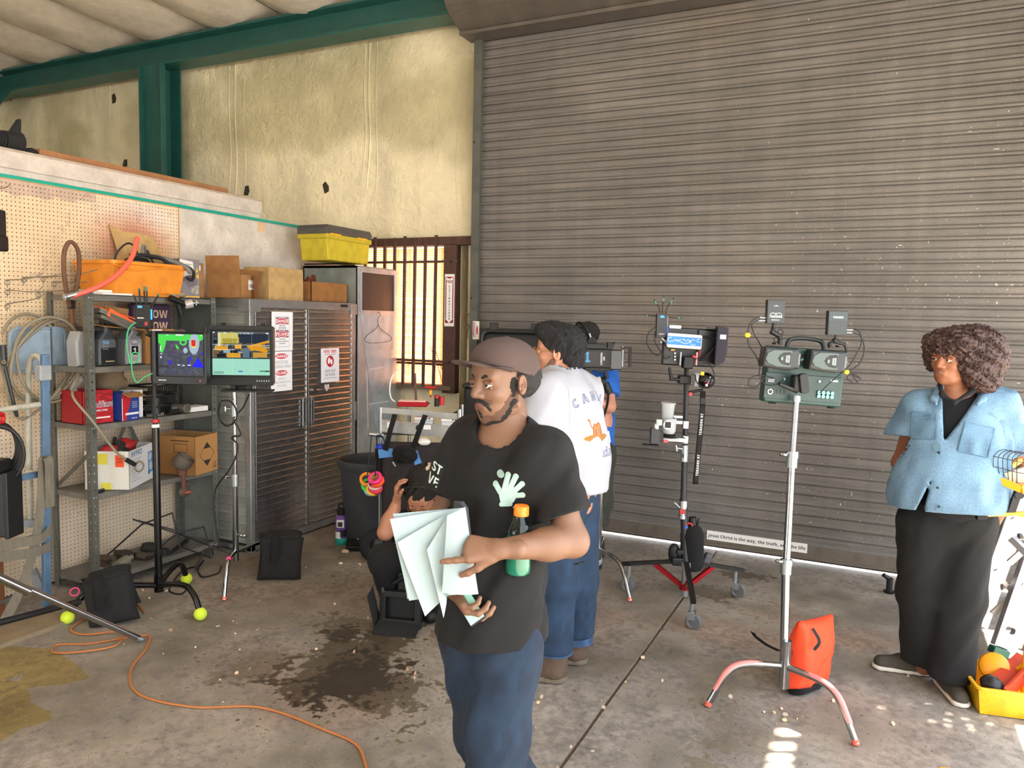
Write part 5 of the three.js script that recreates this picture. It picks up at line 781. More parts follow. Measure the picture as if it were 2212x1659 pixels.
function sandbag(label, pos, turn, m, w, h, lean, tilt = 0) {
  const t = thing('sandbag', label, 'sandbag', pos, turn);
  part('lobe', pillow(w, h, 0.12, 3).rotateX(-lean).translate(0, h * 0.47, 0.085).rotateZ(tilt), m, t);
  part('lobe', pillow(w, h * 0.9, 0.11, 9).rotateX(lean).translate(-0.02, h * 0.5, -0.07).rotateZ(tilt), m, t);
  part('saddle', pillow(w * 0.9, 0.13, 0.06, 5).rotateX(HP).translate(0, h * 0.94, 0.005).rotateZ(tilt), m, t);
  part('handle_strap', ribbon([[-w * 0.1, h * 0.45, 0.175], [-w * 0.12, h * 0.8, 0.13], [-w * 0.14, h * 1.03, 0.02], [-w * 0.12, h * 0.8, -0.11]].map(([a, b, c]) => V(a, b, c).applyAxisAngle(V(0, 0, 1), tilt).toArray()), 0.045, [1, 0, 0]), M.blackCloth, t);
  return t;
}
const bagM = metres(mat({ color: 0x161617, roughness: 0.9, bumpMap: rep(weave, 0.02), bumpScale: 0.0006 }));
const bagA = sandbag('black saddle sandbag with a pink ring on the tennis-ball stand', [-3.79, 0, -2.83], 0.75, bagM, 0.26, 0.27, 0.2, 0.2);
part('pink_ring', torus(0.022, 0.003, -0.2, 0.19, 0.08, [0, 0.4, 0]), M.pink, bagA);
sandbag('black saddle sandbag hung on the chrome stand by the cabinet', [-3.5, 0, -3.82], 0.62, bagM, 0.28, 0.28, 0.16, -0.05);

// gear at the left edge: light control box with cable coil, stand leg and black boom
const pb = thing('power_box', 'black control box with a colour wheel at the left edge', 'control box', [-3.517, 0.855, -2.041], 0.44);
part('case', box(0.15, 0.29, 0.1, 0, 0, 0, 0.012), plain(0x15171c, 0.45), pb);
part('side_rail', box(0.02, 0.3, 0.11, 0.068, 0, 0.0, 0.006), M.black, pb);
part('colour_wheel', cyl(0.022, 0.022, 0.004, 0.02, -0.005, 0.052, [HP, 0, 0]), mat({ roughness: 0.4, map: canvasTex(64, 64, (x) => { for (let i = 0; i < 36; i++) { x.fillStyle = `hsl(${i * 10},90%,58%)`; x.beginPath(); x.moveTo(32, 32); x.arc(32, 32, 32, i * 0.1745, i * 0.1745 + 0.19); x.fill(); } }) }), pb);
part('dial', cyl(0.018, 0.018, 0.012, 0.018, 0.065, 0.055, [HP, 0, 0]), M.darkSteel, pb);
for (let i = 0; i < 3; i++) part('button', box(0.012, 0.01, 0.006, -0.0 + i * 0.02, 0.118, 0.051, 0.002), M.darkSteel, pb);
part('label_print', [0, 1, 2].map((i) => box(0.07 - i * 0.006, 0.006, 0.001, 0.0, -0.085 - i * 0.014, 0.0508)), M.white, pb);
part('top_cap', box(0.12, 0.06, 0.09, -0.02, 0.17, 0, 0.01), M.black, pb);
const cc = thing('cable_coil', 'black cable coil with a red tie hanging over the control box', 'cable', [-3.523, 1.149, -2.066], 0.52);
for (let i = 0; i < 5; i++) part('cable_turn', torus(0.07 + 0.006 * i, 0.0075, -0.005 + i * 0.004, -0.03 - i * 0.006, -0.03 + i * 0.016, [0, 0.15 * i - 0.3, 0], Math.PI * 2, 30).scale(1, 1.35, 1), M.black, cc);
part('red_tie', torus(0.022, 0.01, 0.0, 0.085, 0, [0, HP, 0]), M.red, cc);
const lg = thing('stand_leg', 'bright chrome stand leg slanting down to the floor on the left', 'stand leg', [-3.39, 0, -2.66]);
part('leg_tube', [bar([0.0, 0.012, 0.0], [-0.16, 0.55, 0.66], 0.0165)], M.chrome, lg);
part('sleeve', bar([-0.12, 0.41, 0.5], [-0.2, 0.68, 0.82], 0.021), M.chrome, lg);
part('foot_cap', bar([0.0, 0.012, 0.0], [-0.006, 0.03, 0.025], 0.0172), M.steel, lg);
part('column', [bar([-0.22, 0.0, 0.88], [-0.22, 2.05, 0.88], 0.02), bar([-0.22, 0.75, 0.88], [-0.19, 0.66, 0.8], 0.02), bar([-0.22, 1.0, 0.88], [-0.14, 0.98, 0.62], 0.012)], M.chrome, lg);
tag(part('black_boom', bar([-3.674, 0.253, -1.998], [-3.681, 0.208, -2.524], 0.0165), M.black), 'black metal tube reaching in low from the left edge', 'tube');
const lh = thing('light_head', 'black lamp housing just entering at the upper left edge', 'lamp', [-3.584, 2.067, -2.102], 0.5);
part('housing', [box(0.06, 0.12, 0.1, 0, 0.04, 0, 0.01), box(0.075, 0.07, 0.1, 0, -0.05, 0, 0.01)], M.black, lh);
part('knob', cyl(0.018, 0.018, 0.04, 0.03, 0.05, 0.04, [0, 0, HP]), M.black, lh);

// dark wire frames standing on the floor between shelf and cabinet
const wf = thing('wire_rack', 'bent dark wire display rack on the floor behind the stands', 'wire rack', [-4.357, 0.0, -3.787]);
{ const o = wf.position, rel = (v) => V(v).sub(o).toArray(), A = [-4.442, 0.131, -3.232], B = [-4.243, 0.346, -3.348], C1 = [-4.109, 0.412, -3.474], D1 = [-4.012, 0.21, -3.445], E1 = [-3.672, 0.204, -3.385];
  const rod = (...p) => part('rod', tube(p.map(rel), 0.0055, 6), M.darkSteel, wf);
  rod(A, B); rod(B, C1); rod(C1, D1); rod(D1, E1); rod([-4.25, 0.391, -3.293], [-3.998, 0.308, -3.406], [-3.734, 0.269, -3.417]); rod([-4.102, 0.157, -3.286], [-3.957, 0.314, -3.37], [-3.8, 0.368, -3.45]); rod([-3.8, 0.368, -3.45], [-3.664, 0.21, -3.389]); rod([-4.235, 0.377, -3.321], [-4.015, 0.32, -3.421]); }


// ---------- camera gear on the middle and right stands ----------
const FY = 0.4456, FM = FY, FR = FY;   // which way the gear near the cart, on the middle and on the right stand is turned
const put = (g, p, o, yaw = FM, roll = -0.03) => g.rotateZ(roll).rotateY(yaw).translate(p[0] - o.x, p[1] - o.y, p[2] - o.z);
const antennaTip = plain(0x3f9c86, 0.5);
// rolling stand with folding legs
const ms = thing('rolling_stand', 'black folding rolling stand with red braces in front of the roller door', 'stand', [-0.986, 0, -4.6]);
{ const o = ms.position, rel = (v) => V(v).sub(o).toArray(), K = [0, 0.27, 0], carbon = plain(0x1d1e21, 0.45);
  part('column', bar([0, 0.24, 0], rel([-1.026, 0.654, -4.635]), 0.0225), carbon, ms);
  part('middle_tube', bar(rel([-1.025, 0.625, -4.633]), rel([-1.033, 0.91, -4.656]), 0.0185), carbon, ms);
  part('upper_tube', bar(rel([-1.032, 0.896, -4.655]), rel([-1.053, 1.451, -4.698]), 0.0155), carbon, ms);
  part('collar', [bar(rel([-1.022, 0.537, -4.626]), rel([-1.025, 0.634, -4.634]), 0.026), bar(rel([-1.024, 0.526, -4.624]), rel([-1.025, 0.543, -4.625]), 0.029)], M.steel, ms);
  part('collar', [bar(rel([-1.034, 0.876, -4.653]), rel([-1.037, 0.975, -4.661]), 0.024)], M.steel, ms);
  part('red_label', put(box(0.03, 0.03, 0.002, 0, 0, 0), [-1.02, 0.575, -4.6], o), M.red, ms);
  part('brand_plate', put(box(0.02, 0.024, 0.002), [-1.04, 0.915, -4.623], o), M.black, ms);
  part('lever', bar(rel([-1.039, 0.596, -4.602]), rel([-1.067, 0.631, -4.569]), 0.006, 0.009), M.steel, ms);
  part('lever', [bar(rel([-1.044, 0.956, -4.633]), rel([-1.07, 0.964, -4.599]), 0.007), bar(rel([-1.069, 0.944, -4.598]), rel([-1.076, 0.981, -4.598]), 0.006)], M.steel, ms);
  part('hub', [cyl(0.034, 0.034, 0.03, 0, 0.25, 0), cyl(0.022, 0.022, 0.2, 0, 0.15, 0)], M.steel, ms);
  part('lower_hub', cyl(0.034, 0.034, 0.035, 0, 0.11, 0), M.redAnod, ms);
  for (const [tx, tz] of [[0.13, 0.38], [-0.4, -0.04], [0.28, -0.29]]) {
    const d = Math.hypot(tx, tz), ux = tx / d, uz = tz / d;
    const l = part('leg', beam([ux * 0.03, 0.265, uz * 0.03], [ux * 0.43, 0.17, uz * 0.43], 0.03, 0.022), M.black, ms);
    part('brace', beam([ux * 0.03, 0.115, uz * 0.03], [ux * 0.2, 0.215, uz * 0.2], 0.022, 0.026), M.redAnod, l);
    const c = part('caster_fork', [bar([ux * 0.37, 0.17, uz * 0.37], [ux * 0.37, 0.1, uz * 0.37], 0.013), box(0.04, 0.045, 0.014, ux * 0.38 + 0.0, 0.08, uz * 0.38 + 0.022), box(0.04, 0.045, 0.014, ux * 0.38, 0.08, uz * 0.38 - 0.022)], M.steel, ms);
    part('caster_wheel', [cyl(0.042, 0.042, 0.024, ux * 0.385 + 0.01, 0.043, uz * 0.385, [HP, 0, 0.2]), torus(0.036, 0.01, ux * 0.385 + 0.01, 0.043, uz * 0.385, [0, 0.2, 0])], plain(0x606264, 0.6), c);
  }
}
// director's monitor seen from the back with everything clamped to it
const dm = thing('director_monitor', 'black monitor seen from behind with a blue sticker on its white battery', 'monitor', [-1.009, 1.587, -4.688]);
{ const o = dm.position; S = 0.00283; const P = (g, p, yaw = FM, roll = -0.03) => put(g, p, o, yaw, roll);
  part('back_shell', P(box(118, 82, 14, 0, 0, 0, 4), [-1.034, 1.581, -4.675]), plain(0x141416, 0.35), dm);
  part('side_hood', P(ext([[-10, -40], [0, -38], [10, -30], [14, -10], [13, 40], [-10, 42]], 70, 2), [-0.857, 1.592, -4.694], FM - 0.2), plain(0x2e2a38, 0.7), dm);
  part('top_plate', P(box(28, 1.6, 40, 0, 0, 0, 0.4), [-0.891, 1.7, -4.688]), M.black, dm);
  part('panel', P(box(42, 72, 5, 0, 0, 0, 1), [-0.931, 1.584, -4.691]), plain(0x1b1b1e, 0.3), dm);
  part('white_battery', P(box(74, 31, 12, 0, 0, 0, 4), [-1.05, 1.618, -4.593], FM, -0.05), M.white, dm);
  part('blue_sticker', P(sheet(72, 18), [-1.046, 1.619, -4.574], FM, -0.05), mat({ roughness: 0.35, map: canvasTex(256, 64, (x, w, h) => { x.fillStyle = '#2a7fd0'; x.fillRect(0, 0, w, h); x.strokeStyle = '#eaf4ff'; x.lineWidth = 3; for (const [a, b, r] of [[20, 26, 16], [196, 38, 20], [236, 22, 12]]) { x.beginPath(); x.arc(a, b, r, 0.5, 5.5); x.stroke(); } x.beginPath(); x.moveTo(36, 44); x.bezierCurveTo(90, -10, 120, 90, 176, 30); x.stroke(); x.fillStyle = '#eaf4ff'; for (let i = 0; i < 10; i++) { x.beginPath(); x.ellipse(60 + i * 12, 20 + 22 * hash2(i, 2, 2), 6, 3, i, 0, 7); x.fill(); } }) }), dm);
  part('white_module', P(box(26, 9, 6, 0, 0, 0, 1.5), [-1.117, 1.7, -4.624]), M.white, dm);
  for (let i = 0; i < 3; i++) part('port', P(cyl(2, 2, 2, 0, 0, 0, [HP, 0, 0], 10), i === 0 ? [-1.106, 1.543, -4.604] : i === 1 ? [-1.105, 1.523, -4.602] : [-1.104, 1.504, -4.601]), M.white, dm);
  part('gold_plug', P(box(9, 4, 6, 0, 0, 0, 1), [-1.118, 1.563, -4.589]), M.brass, dm);
  part('red_lever', P(box(9, 6, 8, 0, 0, 0, 1), [-0.994, 1.525, -4.622]), M.red, dm);
  part('pink_rod', P(bar([0, -14, 0], [0, 14, 0], 2), [-0.979, 1.514, -4.628]), plain(0xe0a0a0, 0.4), dm);
  part('red_rod', P(bar([0, -8, 0], [0, 8, 0], 1.2), [-0.963, 1.55, -4.639]), M.red, dm);
  part('clear_rod', P(bar([0, -14, 0], [0, 14, 0], 2), [-1.067, 1.512, -4.586]), plain(0x9aa4ae, 0.3), dm);
  part('mount_clamp', P(box(22, 26, 24, 0, 0, 0, 3), [-1.032, 1.489, -4.623]), M.black, dm);
  part('spigot', P(bar([0, -8, 0], [0, 10, 0], 4.5), [-1.046, 1.449, -4.679]), M.black, dm);
  part('paper_tag', P(box(12, 9, 0.4), [-0.806, 1.652, -4.502]), M.paper, dm);
  S = 1;
  part('cable', tube([[-0.948, 1.646, -4.655], [-0.894, 1.642, -4.659], [-0.872, 1.609, -4.666]].map((v) => V(v).sub(o).toArray()), 0.005, 6), M.black, dm);
  part('cable', tube([[-0.873, 1.592, -4.664], [-0.913, 1.544, -4.64], [-0.953, 1.506, -4.64], [-0.992, 1.522, -4.623]].map((v) => V(v).sub(o).toArray()), 0.008, 6), M.black, dm);
}
function transmitter(label, p, w, h, d, S0, draw, antennas, turn = FR) {
  const t = thing('video_transmitter', label, 'transmitter', p, turn); S = S0;
  part('body', box(w, h, d, 0, 0, 0, 1.2), plain(0x17191b, 0.45), t);
  part('face_print', sheet(w - 3, h - 3).translate(0, 0, (d / 2 + 0.2) * S), mat({ roughness: 0.4, map: canvasTex(128, Math.round(128 * h / w), draw) }), t);
  part('side_edge', box(2, h * 0.8, d * 0.5, w / 2, 0, 0, 0.5), M.steel, t);
  for (const [x, y, x1, y1, x2, y2] of antennas ?? []) { const a = part('antenna', tube([[x, y, 0], [x1, y1, 0], [x2, y2, 0]], 1.1, 6, false, 16), M.black, t); part('tip', bar([x1 + (x2 - x1) * 0.55, y1 + (y2 - y1) * 0.55, 0], [x2 - (x2 - x1) * 0.15, y2 - (y2 - y1) * 0.15, 0], 1.3), antennaTip, a); }
  S = 1; return t;
}
const tx1 = transmitter('small black transmitter with five spread antennas left of the monitor', [-1.187, 1.707, -4.57], 24, 52, 12, 0.0028, (x, w, h) => { x.fillStyle = '#1b1c1e'; x.fillRect(0, 0, w, h); x.fillStyle = '#2f9fd8'; x.beginPath(); x.arc(64, 40, 30, Math.PI, 0); x.fill(); x.fillStyle = '#0c0c0d'; x.fillRect(6, 120, 116, 90); txt(x, 'TERADEK', 18, 64, 238, '#cfcfcf'); }, [[-6, 26, -6, 36, -18, 56], [1, 26, 1, 40, 3, 64], [9, 26, 9, 36, 24, 60], [-12, 20, -24, 21, -36, 22], [12, 20, 26, 18, 42, 18]], FM);
part('blue_side', box(0.006, 0.06, 0.02, 0.036, -0.03, 0.0), mat({ color: 0x0a1020, emissive: 0x4a78ff, emissiveIntensity: 0.25 }), tx1);
part('mount_ball', [ball(0.012, 0.0, -0.1, 0.0), bar([0, -0.07, 0], [0.06, -0.12, 0], 0.01)], M.steel, tx1);
const wire = (label, pts, r = 0.0035, m = M.black) => tag(part('cable', tube(pts, r, 6, false, pts.length * 10), m), label, 'cable');
wire('black cable looping left of the small antenna transmitter', [[-1.214, 1.7, -4.534], [-1.247, 1.666, -4.515], [-1.257, 1.61, -4.505], [-1.225, 1.55, -4.514], [-1.189, 1.528, -4.529], [-1.175, 1.556, -4.539]]);
wire('second thin cable between the transmitter and the monitor back', [[-1.217, 1.667, -4.529], [-1.211, 1.611, -4.527], [-1.175, 1.551, -4.538], [-1.147, 1.51, -4.547], [-1.123, 1.524, -4.56]]);
wire('black cable hanging from monitor to the round lens unit', [[-0.925, 1.509, -4.598], [-0.883, 1.463, -4.614], [-0.867, 1.408, -4.616], [-0.882, 1.361, -4.605], [-0.926, 1.349, -4.582], [-0.96, 1.378, -4.569], [-0.97, 1.42, -4.568]]);
// arm clamp and round follow-focus motor hanging on the stand, with its lanyard
const lu = thing('focus_handset', 'round black focus handset with a white dial and yellow tag on the stand', 'handset', [-0.944, 1.384, -4.633]);
{ const o = lu.position; S = 0.00283; const P = (g, p, yaw = FM) => put(g, p, o, yaw);
  part('dial', P(cyl(15, 15, 10, 0, 0, 0, [0, 0, HP]), [-0.978, 1.387, -4.639]), plain(0xb7bcc0, 0.4), lu);
  part('body', P(ball(19, 0, 0, 0, 1.05, 0.9, 0.9, 20), [-0.923, 1.384, -4.643]), M.blackGloss, lu);
  part('yellow_tag', P(box(8, 8, 3, 0, 0, 0, 1), [-0.933, 1.429, -4.587]), M.yellow, lu);
  part('buttons', P(ball(3, 0, 0, 0), [-0.905, 1.361, -4.583]), M.white, lu);
  part('red_button', P(ball(2.4, 0, 0, 0), [-0.898, 1.372, -4.587]), M.pink, lu);
  part('screw', P(ball(2.2, 0, 0, 0), [-0.888, 1.408, -4.595]), M.steel, lu);
  part('support_arm', P(bar([-14, -3, 0], [16, 5, 0], 3), [-0.979, 1.314, -4.631]), M.black, lu);
  part('red_knob', P(cyl(4, 4, 6, 0, 0, 0, [HP, 0, 0]), [-1.002, 1.301, -4.597]), M.red, lu);
  part('stand_clamp', P(box(26, 18, 22, 0, 0, 0, 3), [-1.058, 1.381, -4.667]), M.black, lu);
  part('clamp_lever', [P(bar([0, 0, 0], [-26, 0, 4], 3.5), [-1.068, 1.382, -4.64]), P(bar([0, 0, 0], [-7, 26, 0], 4, 3), [-1.12, 1.381, -4.604])], M.black, lu);
  S = 1;
}
const lan = thing('lanyard', 'black printed lanyard strap hanging beside the middle stand', 'lanyard', [-0.939, 1.318, -4.651], FM);
part('strap', [ribbon([[0, 0, 0], [0.002, -0.1, 0.004], [-0.008, -0.3, 0.004], [-0.02, -0.55, 0.0], [-0.018, -0.575, -0.01]], 0.034, [1, 0, 0], 0.002)], M.blackCloth, lan);
part('strap_print', sheet(0.026, 0.47).rotateZ(-0.04).translate(-0.008, -0.325, 0.0075), mat({ roughness: 0.8, map: canvasTex(48, 800, (x, w, h) => { x.fillStyle = '#0f0f10'; x.fillRect(0, 0, w, h); for (const [s, cy] of [['TERADEK RT', 190], ['TERADEK RT', 620]]) { x.save(); x.translate(24, cy); x.rotate(-HP); txt(x, s, 40, 0, 2, '#e4e4e4', 'bold', 'sans-serif', 330); x.restore(); } }) }), lan);
part('buckle', box(0.03, 0.04, 0.008, 0.002, -0.06, 0.004, 0.003), M.black, lan);
// cup holder clamps with lens-care cup and marker
const ch = thing('cup_holder', 'grey clamp-on cup holder with a black tray on the middle stand', 'cup holder', [-1.116, 1.05, -4.519]);
{ const o = ch.position; S = 0.00283; const P = (g, p) => put(g, p, o);
  part('cup_sleeve', P(lathe([[0, -18], [11, -18], [12, -16], [14.5, -12], [15, 14], [16, 16], [14.5, 16], [13, 0], [0, -14]], 0, 0, 0), [-1.107, 1.109, -4.529]), plain(0xa9adb0, 0.5), ch);
  part('label', P(cyl(10, 10, 0.6, 0, 0, 0, [HP, 0, 0]), [-1.102, 1.118, -4.484]), M.paper, ch);
  part('label_print', P(box(13, 13, 0.3), [-1.102, 1.118, -4.483]), M.black, ch);
  part('clamp', [P(box(16, 9, 12, 0, 0, 0, 2), [-1.06, 1.127, -4.575]), P(box(22, 10, 14, 0, 0, 0, 2), [-1.044, 1.021, -4.573]), P(box(20, 6, 8, 0, 0, 0, 1), [-1.069, 1.159, -4.585])], M.steel, ch);
  for (const q of [[-1.037, 1.106, -4.651], [-1.034, 1.015, -4.644]]) part('ribbed_grip', P(box(13, 18, 16, 0, 0, 0, 2), q), M.steel, ch);
  part('arm', P(box(34, 7, 10, 0, 0, 0, 2), [-1.092, 1.023, -4.528]), plain(0xb8bcc0, 0.5), ch);
  part('red_mark', P(box(9, 6, 1, 0, 0, 0, 0.4), [-1.114, 1.017, -4.494]), plain(0xe84a50, 0.5), ch);
  part('black_ring', P(lathe([[0, 0], [13, 0], [13, 5], [0, 5]]), [-1.101, 1.04, -4.525]), M.black, ch);
  part('side_box', P(ext([[-10, -14], [9, -14], [9, 16], [-10, 20]], 16, 1), [-1.174, 1.041, -4.468]), plain(0x2b2d33, 0.5), ch);
  part('tray', P(box(34, 2, 18, 0, 0, 0, 0.8), [-1.196, 0.993, -4.453]), M.black, ch);
  S = 1; }
tag(part('plastic_cup', put(lathe([[0.0, -0.056], [0.032, -0.055], [0.04, 0.045], [0.046, 0.05], [0.044, 0.055], [0.0, 0.056]]), [-1.117, 1.193, -4.532], V(0, 0, 0)), new THREE.MeshPhysicalMaterial({ color: 0xe6ebee, roughness: 0.2, transmission: 0.6, thickness: 0, side: THREE.DoubleSide })), 'clear lidded plastic cup on the grey clamp-on holder', 'cup');
tag(part('marker_bottle', [put(cyl(0.013, 0.013, 0.05, 0, 0, 0), [-1.169, 1.094, -4.475], V(0, 0, 0)), put(cyl(0.018, 0.018, 0.032, 0, 0, 0), [-1.154, 1.131, -4.475], V(0, 0, 0))], plain(0xdfeee8, 0.4)), 'small white capped bottle in the cup holder side box', 'bottle');
// black soft case hooked low on the stand
const sc = thing('soft_case', 'black padded bottle case clipped low on the middle stand', 'case', [-0.983, 0.364, -4.651], FM);
part('bag', lathe([[0, -0.16], [0.055, -0.16], [0.07, -0.14], [0.072, 0.06], [0.06, 0.1], [0.03, 0.125], [0, 0.13]], 0.02, 0, 0, [0, 0, 0.05]), M.blackCloth, sc);
part('neck', [bar([0.02, 0.11, 0], [0.015, 0.17, 0], 0.028, 0.024), bar([0.045, 0.12, 0.02], [0.05, 0.17, 0.02], 0.006)], M.black, sc);
part('red_ties', [torus(0.018, 0.006, -0.01, 0.12, 0.03, [0, 0, 0.3])], M.red, sc);
part('blue_tie', ball(0.012, -0.03, 0.115, 0.03), M.blue, sc);
part('pole_clamp', [box(0.1, 0.05, 0.05, -0.06, -0.1, 0.03, 0.01), ball(0.045, -0.09, -0.06, 0.0, 0.8, 1.4, 0.8), box(0.05, 0.03, 0.05, -0.06, -0.04, 0.03, 0.006)], M.black, sc);
part('grey_flap', box(0.045, 0.08, 0.05, 0.12, -0.1, -0.02, 0.012, [0, 0, -0.4]), plain(0x4c4f55, 0.6), sc);

// right-hand C-stand
const rs = thing('c_stand', 'chrome stand with pink-taped legs carrying the dark green case', 'stand', [-0.295, 0, -3.53]);
{ const o = rs.position, rel = (v) => V(v).sub(o).toArray();
  const tip = plain(0xe0604a, 0.5), tapeP = plain(0xf08a86, 0.55);
  part('column', bar([0, 0.1, 0], rel([-0.316, 0.631, -3.582]), 0.019, 0.019, 18), M.chrome, rs);
  part('column_sleeve', bar([0, 0.1, 0], [0.002, 0.32, 0.0], 0.0235, 0.0235, 18), M.chrome, rs);
  part('riser', bar(rel([-0.315, 0.627, -3.582]), rel([-0.321, 1.125, -3.649]), 0.0165, 0.0165, 18), M.chrome, rs);
  part('riser', bar(rel([-0.32, 1.104, -3.647]), rel([-0.319, 1.408, -3.688]), 0.013, 0.013, 18), M.chrome, rs);
  for (const [a, b, k] of [[[-0.316, 0.606, -3.58], [-0.316, 0.673, -3.586], [-0.344, 0.668, -3.55]], [[-0.321, 1.083, -3.645], [-0.321, 1.156, -3.652], [-0.356, 1.144, -3.612]]]) { part('collar', [bar(rel(a), rel(b), 0.025), bar(rel(b).map((v, i) => v * 0.6 + rel(a)[i] * 0.4), rel(b), 0.028)], M.steel, rs); part('knob', [bar(rel(b), rel(k), 0.006), ball(0.015, ...rel(k), 1.2, 0.7, 0.7)], M.chrome, rs); }
  part('top_collar', bar(rel([-0.319, 1.38, -3.685]), rel([-0.319, 1.406, -3.688]), 0.018), M.steel, rs);
  const A1 = rel([-0.6, 0, -3.385]), B1 = rel([0.014, 0, -3.35]);
  for (const [v, tape] of [[A1, 1], [B1, 1], [[0.02, 0, -0.36], 0]]) {
    const l = cStandLeg(rs, v[0], v[2], 0.2, 0.0145, tip);
    if (tape) part('pink_tape', tube([[v[0] * 0.3, 0.2046, v[2] * 0.3], [v[0] * 0.5, 0.206, v[2] * 0.5], [v[0] * 0.66, 0.192, v[2] * 0.66], [v[0] * 0.76, 0.165, v[2] * 0.76], [v[0] * 0.9, 0.082, v[2] * 0.9]], 0.0142, 10, false, 30).translate(0, 0.0014, 0), tapeP, l);
  }
  part('grip_head', [put(box(0.05, 0.075, 0.06, 0, 0, 0, 0.01), [-0.319, 1.466, -3.671], o), put(ext(rrect(0.04, 0.09, 0.012), 0.03, 0.004), [-0.29, 1.469, -3.652], o, FR, 0.15), put(bar([0, 0, 0], [-0.09, 0.03, 0.02], 0.012, 0.008), [-0.316, 1.432, -3.658], o)], M.black, rs);
}
const gc = thing('monitor_case', 'dark green monitor case with carrying handle clamped on the right stand', 'case', [-0.305, 1.49, -3.747]);
{ const o = gc.position, rel = (v) => V(v).sub(o).toArray(); S = 0.00214; const P = (g, p, yaw = FR, roll = -0.055) => put(g, p, o, yaw, roll);
  const gm = plain(0x163a34, 0.45);
  part('shell', P(box(170, 122, 34, 0, 0, 0, 5), [-0.308, 1.492, -3.79]), gm, gc);
  part('face_panel', P(box(164, 56, 3, 0, 0, 0, 1), [-0.302, 1.441, -3.749]), plain(0x12332e, 0.4), gc);
  part('handle', P(tube([[-42, -16, 0], [-36, 4, 0], [-24, 9, 0], [24, 9, 0], [36, 4, 0], [42, -16, 0]], 4.6, 10, false, 40), [-0.303, 1.645, -3.807]), plain(0x16211f, 0.5), gc);
  for (const p of [[-0.428, 1.368, -3.721], [-0.179, 1.352, -3.838]]) part('foot', P(cyl(9, 6, 5), p), M.rubber, gc);
  for (const p of [[-0.436, 1.642, -3.743], [-0.168, 1.635, -3.87]]) part('thumb_screw', P(cyl(3, 5, 4), p), M.black, gc);
  part('power_button', P(torus(5, 1.3), [-0.434, 1.421, -3.677]), M.white, gc);
  for (let i = 0; i < 8; i++) part('round_button', P(cyl(4, 4, 1.2, (i % 4) * 9.5 - 14, i < 4 ? 4 : -4, 0, [HP, 0, 0], 14), [-0.203, 1.412, -3.783]), plain(0x6cb3a4, 0.4), gc);
  part('label', P(box(15, 8, 0.4), [-0.432, 1.472, -3.681]), M.black, gc);
  part('label_print', [0, 1, 2].map((i) => P(box(14, 1, 0.3, 0, 2.5 - i * 2.5), [-0.432, 1.472, -3.679])), M.white, gc);
  part('vent_slots', [0, 1, 2, 3].map((i) => P(box(1, 10, 0.5, -12 + i * 8, 0, 0), [-0.397, 1.422, -3.693])), M.black, gc);
  for (const q of [[-0.379, 1.48, -3.705], [-0.232, 1.473, -3.775]]) part('connector', P(cyl(2.5, 2.5, 4, 0, 0, 0, [HP, 0, 0]), q), M.steel, gc);
  part('badge', P(box(16, 4, 0.5), [-0.17, 1.476, -3.805]), plain(0x9fd0c4, 0.4), gc);
  part('centre_knob', P(cyl(8, 8, 8, 0, 0, 0, [HP, 0, 0]), [-0.308, 1.571, -3.742]), M.black, gc);
  part('centre_knob_mark', P(box(6, 3, 0.5, 0, 0, 0, 0.2, [0, 0, 0.5]), [-0.307, 1.572, -3.731]), plain(0x5fb8a8, 0.4), gc);
  S = 1; }
function bigBattery(label, p, roll) {
  const t = thing('camera_battery', label, 'battery', p, FR, 'twin batteries on the green case'); S = 0.00214;
  const o = (g) => g.rotateZ(roll);
  part('shell', o(ext([[-39, -20], [-36, 22], [34, 22], [40, 14], [40, -20], [20, -24], [-10, -23]], 34, 5)), plain(0x1a1c1e, 0.4), t);
  part('grey_arc', o(ext([[-34, -3], [-30, 10], [-18, 17], [20, 18], [22, 14], [6, 2], [22, -14], [18, -18], [-10, -18], [-28, -12]], 3, 1).translate(0, 0, 17.5 * S)), plain(0x46524e, 0.4, 0.2), t);
  part('maker_plate', o(ext([[-8, 0], [2, 12], [18, 14], [18, -14], [2, -12]], 2.4, 0.8).translate(0, 0, 18.6 * S)), M.black, t);
  part('plate_print', o(sheet(22, 16).translate(7 * S, 0, 20.2 * S)), mat({ roughness: 0.5, transparent: false, map: canvasTex(128, 96, (x, w, h) => { x.fillStyle = '#121314'; x.fillRect(0, 0, w, h); x.save(); x.translate(96, 48); x.rotate(HP); txt(x, 'ANTON', 28, 0, -12, '#bcd8cc', 'italic bold'); txt(x, 'BAUER', 28, 0, 14, '#bcd8cc', 'italic bold'); x.restore(); x.save(); x.translate(26, 48); x.rotate(HP); txt(x, '150', 26, 0, 0, '#9fe0d0'); x.restore(); }) }), t);
  part('release_edge', o(box(6, 26, 20, 37, 0, 8, 2)), plain(0x55605e, 0.35), t);
  S = 1; }
bigBattery('left one of the twin black batteries on the green case', [-0.402, 1.579, -3.653], -0.05);
bigBattery('right one of the twin black batteries on the green case', [-0.213, 1.571, -3.743], -0.05);
